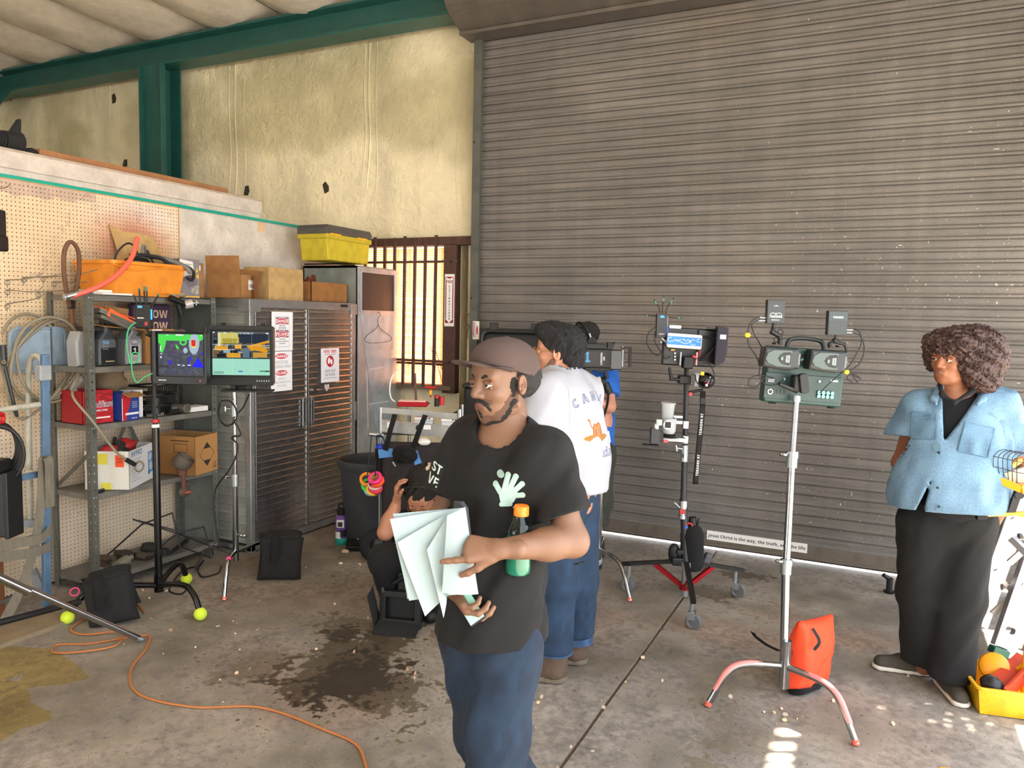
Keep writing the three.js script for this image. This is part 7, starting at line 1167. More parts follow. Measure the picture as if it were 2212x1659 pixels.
// ---------- man in front: cap, black tee, jeans, walking with papers, bottle and phone ----------
const man = thing('person', 'bearded person in a brown cap and black t-shirt walking with papers', 'person', [-1.005, 0, -1.96]);
{ const o = man.position, R = (v) => sub3(v, [o.x, o.y, o.z]), tone = skinMat(0x75543f);
  const HC = [-0.969, 1.546, -1.967], neck = R([-0.961, 1.378, -1.977]), chest = R([-0.957, 1.257, -1.967]), belly = R([-0.959, 1.028, -1.922]), pelvis = R([-0.974, 0.826, -1.918]);
  const shL = R([-0.819, 1.35, -1.942]), elL = R([-0.718, 1.128, -1.913]), wrL = R([-0.844, 1.139, -1.723]), shR = R([-1.103, 1.345, -2.006]), elR = R([-1.138, 1.126, -1.924]), wrR = R([-1.017, 0.985, -1.779]);
  const hipL = R([-0.9, 0.815, -1.897]), hipR = R([-1.034, 0.784, -1.941]), knL = R([-0.914, 0.563, -1.855]), anL = R([-0.933, 0.142, -1.851]), knR = R([-1.001, 0.487, -1.962]), anR = R([-0.891, 0.084, -2.143]);
  const h = headAt(man, HC, -0.427, 0.04, 0.02, tone, { k: 0.98, gaze: [0.15, 0], lipMat: plain(0x6b463c, 0.6), brow: 0.005 });
  const torso = [cap(mix(neck, chest, 0.3), chest, 0.085, 0.11, 0.06), ell(chest, [0.152, 0.13, 0.115], [0, -0.15, 0], 0.06), ell(belly, [0.142, 0.15, 0.125], [0, -0.15, 0], 0.08), ell(pelvis, [0.125, 0.12, 0.108], [0, -0.15, 0], 0.06), cap(shL, shR, 0.045, 0.045, 0.05), cap(neck, shL, 0.05, 0.045, 0.05), cap(neck, shR, 0.05, 0.045, 0.05)];
  const armL = [cap(shL, elL, 0.049, 0.039, 0.03), cap(elL, mix(elL, wrL, 0.35), 0.04, 0.041, 0.03), cap(mix(elL, wrL, 0.35), wrL, 0.042, 0.027, 0.03)], armR = [cap(shR, elR, 0.048, 0.04, 0.03), cap(elR, wrR, 0.043, 0.027, 0.03)];
  const legs = [cap(hipL, knL, 0.085, 0.06, 0.04), cap(knL, anL, 0.058, 0.04, 0.03), cap(hipR, knR, 0.085, 0.06, 0.04), cap(knR, anR, 0.058, 0.04, 0.03)];
  const bodyLow = skin([...torso, cap(neck, R([-0.963, 1.447, -1.971]), 0.058, 0.054, 0.04), ...armL, ...armR, ...legs], 0.011);
  // left hand grips the papers, index finger stretched along them; right hand holds the phone
  const dL = nrm(sub3(wrL, elL));
  const handL = handAt(man, [-0.845, 1.14, -1.718], [-0.88, -0.02, 0.42], [0.25, 0.62, 0.72], -1, [0.08, 1.45, 1.5, 1.45], 0.03, [0.15, 0.5, 0.2], 0.95);
  const handR = handAt(man, [-1.017, 0.987, -1.779], nrm(sub3([-0.951, 0.944, -1.751], [-1.017, 0.987, -1.779])), [-0.5, -0.6, 0.5], 1, [0.55, 0.7, 0.75, 0.8], 0.05, [0.6, 0.3, 0.2]);
  part('body', [bodyLow, h.skin, handL, handR], tone, man);
  // t-shirt: loose, short sleeves, folds; neckline and hems cut clean
  const tee = cloth(0x08080a);
  const upL = nrm(sub3(elL, shL)), upR = nrm(sub3(elR, shR));
  const sleeve = [cap(mix(shL, elL, 0), mix(shL, elL, 0.85), 0.052, 0.068, 0.05), cap(mix(shR, elR, 0), mix(shR, elR, 0.85), 0.052, 0.066, 0.05)];
  const hem = R([-0.959, 0.819, -1.902]);
  const cutL = limbCut(mix(shL, elL, 0.7), sub3(elL, shL), 0.1, 0.13), cutR = limbCut(mix(shR, elR, 0.72), sub3(elR, shR), 0.1, 0.13);
  const collar = [cap(R([-0.963, 1.455, -1.961]), R([-0.952, 1.423, -1.93]), 0.07, 0.076)];
  const teeList = [...torso, ...sleeve, ell(R([-0.957, 0.781, -1.9]), [0.126, 0.22, 0.11], [0, -0.15, 0], 0.1)], teeOpt = { grow: 0.005, wrinkle: 0.028, wf: 13, cuts: [[hem, [0.06, -1, 0.05]]], minus: (x, y, z) => Math.min(dist(collar, x, y, z), cutL(x, y, z), cutR(x, y, z)) };
  part('t_shirt', skin(teeList, 0.0082, teeOpt), tee, man);
  // printed white hand on the chest: ink lying on the cloth
  const ink = plain(0x93aca3, 0.85), teeF = field(teeList, teeOpt), toCam = [0.35, -0.1, 0.93], rt = [0.93, 0, -0.35];
  const flat = (g) => g.scale(0.72, 0.72, 0.06), fingers = [[-0.016, 0.014, -0.004, 0.066], [0.004, 0.016, 0.026, 0.064], [0.02, 0.006, 0.05, 0.036], [0.022, -0.012, 0.052, -0.008], [-0.03, 0.0, -0.05, 0.03]];
  const pieces = [ext([[-0.03, -0.04], [0.018, -0.04], [0.034, -0.01], [0.032, 0.012], [0.012, 0.026], [-0.02, 0.024], [-0.038, 0.0]], 0.02, 0.004), ext(rrect(0.05, 0.018, 0.008), 0.02, 0.004, -0.01, -0.046), ball(0.012, -0.034, 0.064, 0, 1.3, 1, 1, 8), ball(0.011, 0.03, -0.06, 0, 1.3, 0.8, 1, 8)];
  for (const [a, b, c, d] of fingers) pieces.push(bar([a, b, 0], [c, d, 0], 0.0105, 0.0105), ball(0.0115, c, d, 0, 1, 1, 1, 10));
  part('chest_print', pieces.map((g) => drape(flat(bare(g)), teeF, R([-0.891, 1.263, -1.866]), toCam, rt, 0.002)), ink, man);
  part('sleeve_print', drape(patch(0.05, 0.075, 10).rotateZ(-0.25), teeF, R([-1.163, 1.279, -1.938]), toCam, rt, 0.001), mat({ roughness: 0.9, map: canvasTex(80, 120, (x, w, h) => { x.fillStyle = '#0c0c0e'; x.fillRect(0, 0, w, h); txt(x, 'ST', 54, w / 2, 32, '#c4d8d0'); txt(x, 'VE', 54, w / 2, 86, '#c4d8d0'); }) }), man);
  const jeans = denim(0x1b3247);
  part('jeans', skin([ell(pelvis, [0.118, 0.12, 0.1], [0, -0.15, 0], 0.06), cap(hipL, knL, 0.092, 0.076, 0.05), cap(knL, anL, 0.076, 0.074, 0.04), cap(hipR, knR, 0.092, 0.076, 0.05), cap(knR, anR, 0.076, 0.074, 0.04)], 0.0105, { grow: 0.002, wrinkle: 0.022, wf: 15, ws: 3 }), jeans, man);
  for (const [a, d] of [[anL, [-0.5, 0, 0.4]], [anR, [-0.4, 0, 0.3]]]) part('shoe', skin([cap([a[0], 0.05, a[2]], [a[0] + d[0] * 0.3, 0.035, a[2] + d[2] * 0.3], 0.042, 0.036, 0.02)], 0.008, { cuts: [[[0, 0.004, 0], [0, -1, 0]]] }), plain(0x26221f, 0.7), man);
  // cap: crown, bill, button
  const capM = metres(mat({ color: 0x4e3f3b, roughness: 0.95, bumpMap: rep(weave, 0.01), bumpScale: 0.0006 }));
  const crown = h.X(skin([ell([0, 0.04, -0.014], [0.089, 0.093, 0.11]), ell([0, 0.062, 0.03], [0.074, 0.062, 0.069], [0, 0, 0], 0.03)], 0.004, { cuts: [[[0, 0.06, 0.09], [0, -0.955, 0.296]]], minus: (x, y, z) => dist([ell([0, 0.03, -0.018], [0.08, 0.084, 0.1])], x, y, z) }));
  const hat = part('cap', crown, capM, man);
  const bill = []; { const pos = [], idx = [], n = 20, r = 6; for (const lay of [0, 0.004]) for (let j = 0; j <= r; j++) for (let i = 0; i <= n; i++) { const u = i / n * 2 - 1, v = j / r, w = 0.08, x = u * (w + 0.012 * Math.sin(v * Math.PI)) * (1 - 0.12 * v * v * 0), z0 = 0.094 * Math.sqrt(Math.max(0, 1 - (u * 0.93) ** 2)) - 0.002, z = z0 + v * (0.078 * Math.sqrt(Math.max(0, 1 - u ** 4))); pos.push(x, 0.066 - 0.026 * u * u + 0.012 * v - lay, z); }
    const N = (n + 1) * (r + 1); for (let l = 0; l < 2; l++) for (let j = 0; j < r; j++) for (let i = 0; i < n; i++) { const a = l * N + j * (n + 1) + i, q = [a, a + n + 1, a + 1, a + 1, a + n + 1, a + n + 2]; idx.push(...(l ? q.reverse() : q)); } for (let i = 0; i < n; i++) { const a = r * (n + 1) + i; idx.push(a, a + N, a + 1, a + 1, a + N, a + N + 1); }
    const g = new THREE.BufferGeometry(); g.setAttribute('position', new THREE.Float32BufferAttribute(pos, 3)); g.setIndex(idx); g.computeVertexNormals(); bill.push(h.X(g)); }
  part('bill', bill, capM, hat); part('button', h.X(ball(0.009, 0, 0.132, -0.018, 1, 0.5, 1)), capM, hat);
  const hairM = plain(0x191716, 0.85), greyHair = worn(0x2a2624, { roughness: 0.95 }, 0.03, 0.003);
  part('hair', [h.X(skin([ell([0, 0.015, -0.035], [0.081, 0.07, 0.09])], 0.004, { wrinkle: 0.006, wf: 120, cuts: [[[0, 0.035, 0.05], [0, 0.85, 0.5]], [[0, 0, 0.026], [0, -0.42, 0.9]]] }))], hairM, man);
  // beard: moustache, jaw line, chin; a thin coat grown on the face
  const coat = (keep, grow, cell = 0.0028, wr = 0.003) => { const [lo, hi] = [[-0.09, -0.14, -0.02], [0.09, 0.02, 0.13]]; return h.X(netMesh((x, y, z) => { const f = dist(HEAD, x, y, z) - grow - wr * (vnoise(x * 260 + z * 200, y * 260, 401) - 0.5); return Math.max(f, keep(x, y, z)); }, lo, hi, cell)); };
  const jaw = [cap([-0.07, -0.012, 0.0], [-0.055, -0.075, 0.026], 0.018, 0.022, 0.01), cap([-0.055, -0.075, 0.026], [-0.02, -0.105, 0.058], 0.022, 0.024, 0.01), cap([-0.02, -0.105, 0.058], [0.02, -0.105, 0.058], 0.024, 0.024, 0.01), cap([0.02, -0.105, 0.058], [0.055, -0.075, 0.026], 0.024, 0.022, 0.01), cap([0.055, -0.075, 0.026], [0.07, -0.012, 0.0], 0.022, 0.016, 0.01), cap([-0.03, -0.05, 0.08], [0.03, -0.05, 0.08], 0.014, 0.014, 0.01)];
  const lips = [ell([0, -0.0625, 0.092], [0.023, 0.0125, 0.02])];
  part('stubble', coat((x, y, z) => Math.max(dist(jaw, x, y, z) + 0.012 * (vnoise(x * 160 + z * 120, y * 160, 402) - 0.5), -dist(lips, x, y, z)), 0.0007, 0.0026, 0.0012), worn(0x70503f, { roughness: 0.9 }, 0.02, 0.001), man);
  const rough = (x, y, z) => 0.008 * (vnoise(x * 300 + z * 200, y * 300, 405) - 0.5);
  part('moustache', coat((x, y, z) => Math.max(dist([cap([-0.004, -0.0455, 0.098], [-0.026, -0.053, 0.086], 0.008, 0.0075, 0.006), cap([-0.026, -0.053, 0.086], [-0.034, -0.073, 0.074], 0.006, 0.004, 0.006), cap([0.004, -0.0455, 0.098], [0.026, -0.053, 0.086], 0.008, 0.0075, 0.006), cap([0.026, -0.053, 0.086], [0.034, -0.073, 0.074], 0.006, 0.004, 0.006)], x, y, z) + rough(x, y, z), -dist(lips, x, y, z)), 0.0026), hairM, man);
  part('beard', coat((x, y, z) => dist([cap([-0.045, -0.09, 0.035], [-0.018, -0.117, 0.056], 0.012, 0.018, 0.01), cap([-0.018, -0.117, 0.056], [0.018, -0.117, 0.056], 0.019, 0.019, 0.01), cap([0.018, -0.117, 0.056], [0.045, -0.09, 0.035], 0.018, 0.013, 0.01), cap([0.045, -0.09, 0.035], [0.064, -0.05, 0.012], 0.012, 0.009, 0.008), cap([0, -0.079, 0.086], [0, -0.088, 0.08], 0.007, 0.009, 0.006)], x, y, z) + 1.2 * rough(x, y, z), 0.002), greyHair, man);
  part('sideburn', coat((x, y, z) => dist([cap([0.072, 0.01, 0.016], [0.068, -0.03, 0.016], 0.013, 0.009, 0.01), cap([-0.072, 0.01, 0.016], [-0.068, -0.03, 0.016], 0.013, 0.009, 0.01)], x, y, z) + 1.2 * rough(x, y, z), 0.0016), greyHair, man);
}
// bottle under the arm
const bot = thing('drink_bottle', 'clear sports drink bottle half full of green liquid with orange cap', 'bottle', [-0.847, 1.039, -1.832]);
{ const clear = new THREE.MeshPhysicalMaterial({ color: 0xeef6f2, transmission: 1, thickness: 0, roughness: 0.06, ior: 1.4, side: THREE.DoubleSide });
  const prof = [[0, 0], [0.03, 0.001], [0.036, 0.008], [0.0365, 0.03], [0.034, 0.055], [0.034, 0.075], [0.0365, 0.085], [0.0365, 0.105], [0.035, 0.115], [0.034, 0.125], [0.026, 0.145], [0.019, 0.158], [0.019, 0.168]];
  part('bottle_wall', lathe(prof, 0, 0, 0, [0, 0, -0.03]), clear, bot);
  part('liquid', lathe([[0, 0.003], [0.03, 0.004], [0.0345, 0.01], [0.035, 0.03], [0.0325, 0.055], [0.0325, 0.075], [0.035, 0.085], [0.0352, 0.103], [0, 0.103]], 0, 0, 0, [0, 0, -0.03]), new THREE.MeshPhysicalMaterial({ color: 0x2fae8e, transmission: 0.55, thickness: 0, roughness: 0.15 }), bot);
  part('bottle_cap', lathe([[0, 0.192], [0.018, 0.192], [0.0205, 0.188], [0.021, 0.166], [0.0205, 0.164], [0, 0.164]], 0.003, 0, 0, [0, 0, -0.03]), plain(0xf07f1c, 0.4), bot); }
// loose papers
function paperSheet(label, corners, bow, curlTip = 0) {
  const n = 14, pos = [], idx = [], [A1, B1, C1, D1] = corners.map((c) => V(c)), nr = B1.clone().sub(A1).cross(D1.clone().sub(A1)).normalize();
  const base = A1.clone(); const t = thing('paper_sheet', label, 'paper', base.toArray(), 0, 'papers held by the person in the cap');
  for (const lay of [0, 0.0012]) for (let j = 0; j <= n; j++) for (let i = 0; i <= n; i++) { const u = i / n, v = j / n, p = A1.clone().multiplyScalar((1 - u) * (1 - v)).addScaledVector(B1, u * (1 - v)).addScaledVector(C1, u * v).addScaledVector(D1, (1 - u) * v); p.addScaledVector(nr, bow * Math.sin(Math.PI * (u * 0.9 + 0.05)) * (0.6 + 0.6 * v) + curlTip * v * v * (1 - u) + lay).sub(base); pos.push(p.x, p.y, p.z); }
  const N = (n + 1) * (n + 1); for (let l = 0; l < 2; l++) for (let j = 0; j < n; j++) for (let i = 0; i < n; i++) { const a = l * N + j * (n + 1) + i, q = [a, a + 1, a + n + 1, a + 1, a + n + 2, a + n + 1]; idx.push(...(l ? q : q.reverse())); }
  const g = new THREE.BufferGeometry(); g.setAttribute('position', new THREE.Float32BufferAttribute(pos, 3)); g.setIndex(idx); g.computeVertexNormals();
  part('sheet', g, plain(0x9aabac, 0.85), t);
}
paperSheet('rearmost fanned white paper showing at the upper left of the held stack', [[-1.138, 1.205, -1.665], [-0.98, 1.224, -1.742], [-0.936, 1.001, -1.742], [-1.091, 0.98, -1.666]], 0.004);
paperSheet('second white paper of the held stack with its left edge bare', [[-1.136, 1.195, -1.648], [-0.966, 1.228, -1.738], [-0.92, 1.004, -1.738], [-1.078, 0.981, -1.655]], 0.006);
paperSheet('slanted white paper in the held stack reaching furthest down', [[-1.107, 1.138, -1.64], [-1.0, 1.212, -1.704], [-0.961, 1.02, -1.698], [-1.03, 0.946, -1.658]], 0.01);
paperSheet('curled narrow white paper folded in the middle of the stack', [[-1.028, 1.125, -1.659], [-0.981, 1.219, -1.685], [-0.972, 1.02, -1.671], [-0.979, 0.948, -1.666]], 0.02);
paperSheet('frontmost white paper under the pointing finger', [[-0.979, 1.22, -1.677], [-0.944, 1.239, -1.71], [-0.901, 1.014, -1.71], [-0.98, 1.02, -1.658]], -0.012);
const fold = thing('folder', 'dark grey folder held behind the white papers', 'folder', [-0.964, 1.165, -1.749], -0.1);
part('cover', ext([[-0.05, -0.09], [0.03, -0.1], [0.005, 0.06], [-0.01, 0.076], [-0.035, 0.075]], 0.016, 0.004), plain(0x37373b, 0.8), fold);
const ph = thing('mobile_phone', 'phone with a pale green screen in the lower hand', 'phone', [-0.95, 0.956, -1.753], 0.2);
part('phone_case', box(0.05, 0.1, 0.011, 0, 0, 0, 0.004, [-0.5, 0, 0.72]), M.black, ph);
part('phone_screen', box(0.044, 0.092, 0.001, 0, 0, 0, 0, [-0.5, 0, 0.72]).translate(0, 0.0028, 0.0052), plain(0xa8e0c4, 0.15), ph);


// ---------- man with glasses in a white printed t-shirt, seen from behind ----------
const hairCap = (h, m, root, name, o) => part(name, h.X(skin(o.list, 0.0042, { wrinkle: o.wr ?? 0.012, wf: o.wf ?? 70, ws: o.ws ?? 5, cuts: o.cuts ?? [] })), m, root);
const wm = thing('person', 'person with glasses in a white printed t-shirt jeans and brown boots', 'person', [-1.36, 0, -3.35]);
{ const o = wm.position, R = (v) => sub3(v, [o.x, o.y, o.z]), tone = skinMat(0xa8745a), yaw = -1.55;
  const HC = [-1.363, 1.575, -3.338], neck = R([-1.332, 1.444, -3.341]), chest = R([-1.31, 1.297, -3.337]), belly = R([-1.291, 1.101, -3.328]), pelvis = R([-1.279, 0.894, -3.314]);
  const shL = R([-1.334, 1.396, -3.169]), elL = R([-1.336, 1.195, -3.093]), wrL = R([-1.405, 1.073, -3.026]), shR = R([-1.298, 1.372, -3.506]), elR = R([-1.374, 1.104, -3.566]), wrR = R([-1.494, 0.999, -3.555]);
  const hipL = R([-1.303, 0.859, -3.255]), hipR = R([-1.26, 0.832, -3.406]), knL = R([-1.308, 0.511, -3.264]), anL = R([-1.314, 0.132, -3.292]), knR = R([-1.264, 0.463, -3.447]), anR = R([-1.294, 0.103, -3.521]);
  const h = headAt(wm, HC, 0.4456 - 1.72, -0.06, 0.0, tone, { k: 1.0, brow: 0.004 });
  const torso = [cap(mix(neck, chest, 0.4), chest, 0.09, 0.12, 0.06), ell(chest, [0.18, 0.15, 0.135], [0, yaw, 0], 0.06), ell(belly, [0.165, 0.17, 0.14], [0, yaw, 0], 0.08), ell(pelvis, [0.165, 0.14, 0.135], [0, yaw, 0], 0.08), cap(shL, shR, 0.05, 0.05, 0.05), cap(neck, shL, 0.055, 0.05, 0.05), cap(neck, shR, 0.055, 0.05, 0.05)];
  const arms = [cap(shL, elL, 0.052, 0.042, 0.03), cap(elL, wrL, 0.042, 0.028, 0.03), cap(shR, elR, 0.052, 0.042, 0.03), cap(elR, wrR, 0.042, 0.028, 0.03)];
  const body = skin([...torso, cap(neck, R([-1.349, 1.509, -3.339]), 0.06, 0.056, 0.04), ...arms, cap(hipL, knL, 0.085, 0.06, 0.04), cap(knL, anL, 0.058, 0.042, 0.03), cap(hipR, knR, 0.085, 0.06, 0.04), cap(knR, anR, 0.058, 0.042, 0.03)], 0.012);
  part('body', [body, h.skin, handAt(wm, [-1.405, 1.073, -3.026], [-0.7, -0.5, -0.4], [-0.3, 0.6, 0.6], -1, [0.5, 0.6, 0.6, 0.6], 0.04), handAt(wm, [-1.494, 0.999, -3.555], [-0.7, -0.4, -0.5], [-0.3, 0.8, -0.4], 1, [0.5, 0.6, 0.6, 0.6], 0.04)], tone, wm);
  hairCap(h, worn(0x17161a, { roughness: 0.8 }, 0.03, 0.002), wm, 'hair', { list: [ell([0, 0.055, -0.025], [0.086, 0.078, 0.103]), ell([0, 0.09, 0.04], [0.066, 0.04, 0.06], [0.25, 0, 0], 0.02), ell([0, 0.0, -0.07], [0.072, 0.075, 0.05], [0, 0, 0], 0.03), ell([0.0, 0.1, 0.075], [0.05, 0.024, 0.03], [0.5, 0, 0], 0.02)], cuts: [[[0, -0.06, -0.08], [0, -0.9, 0.3]], [[0, 0.02, 0.045], [0, -0.6, 0.55]]], wr: 0.018, wf: 60 });
  part('stubble', h.X(netMesh((x, y, z) => Math.max(dist(HEAD, x, y, z) - 0.0008, dist([cap([0.066, -0.04, 0.01], [0.045, -0.085, 0.035], 0.016, 0.018), cap([0.045, -0.085, 0.035], [0, -0.108, 0.058], 0.018, 0.016), cap([-0.045, -0.085, 0.035], [0, -0.108, 0.058], 0.018, 0.016), cap([-0.066, -0.04, 0.01], [-0.045, -0.085, 0.035], 0.016, 0.018)], x, y, z)), [-0.09, -0.14, -0.02], [0.09, 0.02, 0.12], 0.003)), plain(0x6b4a3a, 0.9), wm);
  const gl = part('glasses', [-1, 1].map((s) => h.X(torus(0.021, 0.0016, s * 0.032, -0.002, 0.106))), M.brass, wm);
  for (const s of [-1, 1]) part('temple', h.X(bar([s * 0.054, 0.004, 0.1], [s * 0.083, 0.01, 0.0], 0.0014)), M.brass, gl); part('bridge', h.X(tube([[-0.011, 0.004, 0.107], [0, 0.008, 0.109], [0.011, 0.004, 0.107]], 0.0014, 6)), M.brass, gl);
  for (const s of [-1, 1]) part('lens', h.X(cyl(0.02, 0.02, 0.001, s * 0.032, -0.002, 0.106, [HP, 0, 0])), M.glass, gl);
  const list = [...torso, cap(shL, mix(shL, elL, 0.9), 0.06, 0.085, 0.05), cap(shR, mix(shR, elR, 0.9), 0.06, 0.085, 0.05), ell(R([-1.282, 1.014, -3.324]), [0.18, 0.24, 0.155], [0, yaw, 0], 0.1)], cl = limbCut(mix(shL, elL, 0.82), sub3(elL, shL), 0.1, 0.1), cr = limbCut(mix(shR, elR, 0.85), sub3(elR, shR), 0.1, 0.1), col = [cap(R([-1.356, 1.557, -3.34]), R([-1.34, 1.479, -3.34]), 0.07, 0.078)];
  const opt = { grow: 0.01, wrinkle: 0.03, wf: 8, ws: 9, cuts: [[R([-1.255, 0.96, -3.332]), [-0.1, -1, 0]]], minus: (x, y, z) => Math.min(dist(col, x, y, z), cl(x, y, z), cr(x, y, z)) };
  const shirt = part('t_shirt', skin(list, 0.011, opt), cloth(0x9d9fa8, { map: null }), wm);
  const F = field(list, opt);
  part('back_print', drape(patch(0.3, 0.34, 40), F, R([-1.159, 1.258, -3.295]), [0.75, 0.02, 0.66], [0.66, 0, -0.75], 0.0008), mat({ color: 0x9d9fa8, roughness: 0.92, map: canvasTex(512, 580, (x, W, H) => { x.fillStyle = '#ffffff'; x.fillRect(0, 0, W, H);
    x.font = 'bold 88px sans-serif'; x.lineWidth = 5; x.strokeStyle = '#5f6ea4'; x.textAlign = 'center'; 'CAMEL'.split('').forEach((c, i) => { x.save(); x.translate(70 + i * 94, 150 - [0, 34, 46, 34, 0][i]); x.rotate((i - 2) * 0.2); x.strokeText(c, 0, 0); x.restore(); });
    x.save(); x.translate(120, 190); x.scale(1.05, 1.05); x.fillStyle = '#eba64a'; x.beginPath(); x.ellipse(128, 190, 130, 26, 0, 0, 7); x.fill(); x.strokeStyle = '#e2813a'; x.fillStyle = '#f0b070'; x.lineWidth = 8; x.beginPath(); x.moveTo(86, 170); x.lineTo(90, 120); x.quadraticCurveTo(110, 70, 130, 105); x.quadraticCurveTo(150, 60, 172, 110); x.lineTo(180, 170); x.moveTo(92, 120); x.quadraticCurveTo(66, 110, 64, 60); x.lineTo(40, 54); x.moveTo(112, 130); x.lineTo(112, 170); x.moveTo(156, 130); x.lineTo(156, 170); x.fill(); x.stroke(); x.restore();
    txt(x, 'Guinda', 96, W / 2, 510, '#6676aa', 'italic', 'serif'); }) }), shirt);
  part('jeans', skin([ell(pelvis, [0.155, 0.12, 0.13], [0, yaw, 0], 0.08), cap(hipL, knL, 0.1, 0.082, 0.05), cap(knL, anL, 0.082, 0.082, 0.04), cap(hipR, knR, 0.1, 0.082, 0.05), cap(knR, anR, 0.082, 0.08, 0.04)], 0.0115, { grow: 0.003, wrinkle: 0.016, wf: 13, ws: 11, cuts: [[R([-1.311, 0.154, -3.295]), [0, -1, 0]]] }), denim(0x233f58), wm);
  for (const a of [anL, anR]) part('jeans_cuff', cyl(0.09, 0.086, 0.035, a[0], a[1] + 0.03, a[2]), denim(0x3f5f80), wm);
  const boot = worn(0x5b4738, { roughness: 0.8 }, 0.15), sole = worn(0x6d6152, { roughness: 0.9 }, 0.1);
  for (const a of [anL, anR]) { const A0 = [a[0], 0, a[2]], dir = nrm([-0.93, 0, 0.25]), T0 = A0.map((v, i) => v + dir[i] * 0.2);
    const b = part('boot', skin([cap([A0[0], 0.17, A0[2]], [A0[0], 0.06, A0[2]], 0.066, 0.056, 0.03), cap([A0[0], 0.062, A0[2]], [T0[0], 0.055, T0[2]], 0.05, 0.045, 0.04), cap([A0[0] + dir[0] * 0.06, 0.12, A0[2] + dir[2] * 0.06], [A0[0] + dir[0] * 0.13, 0.075, A0[2] + dir[2] * 0.13], 0.045, 0.045, 0.04)], 0.008, { wrinkle: 0.004, wf: 40, cuts: [[[0, 0.025, 0], [0, -1, 0]], [[0, 0.19, 0], [0, 1, 0]]] }), boot, wm);
    part('sole', skin([cap([A0[0] - dir[0] * 0.01, 0.02, A0[2] - dir[2] * 0.01], [T0[0], 0.02, T0[2]], 0.056, 0.052)], 0.008, { cuts: [[[0, 0.032, 0], [0, 1, 0]], [[0, 0.003, 0], [0, -1, 0]]] }), sole, b);
    part('laces', [0, 1, 2, 3].map((i) => { const c = [A0[0] + dir[0] * (0.075 + i * 0.025), 0.17 - i * 0.024, A0[2] + dir[2] * (0.075 + i * 0.025)]; return tube([[c[0] - 0.012, c[1] - 0.01, c[2] + 0.045], [c[0] + 0.004, c[1] + 0.012, c[2]], [c[0] + 0.0, c[1] - 0.01, c[2] - 0.045]], 0.0035, 5); }), plain(0xb09468, 0.9), b); }
}

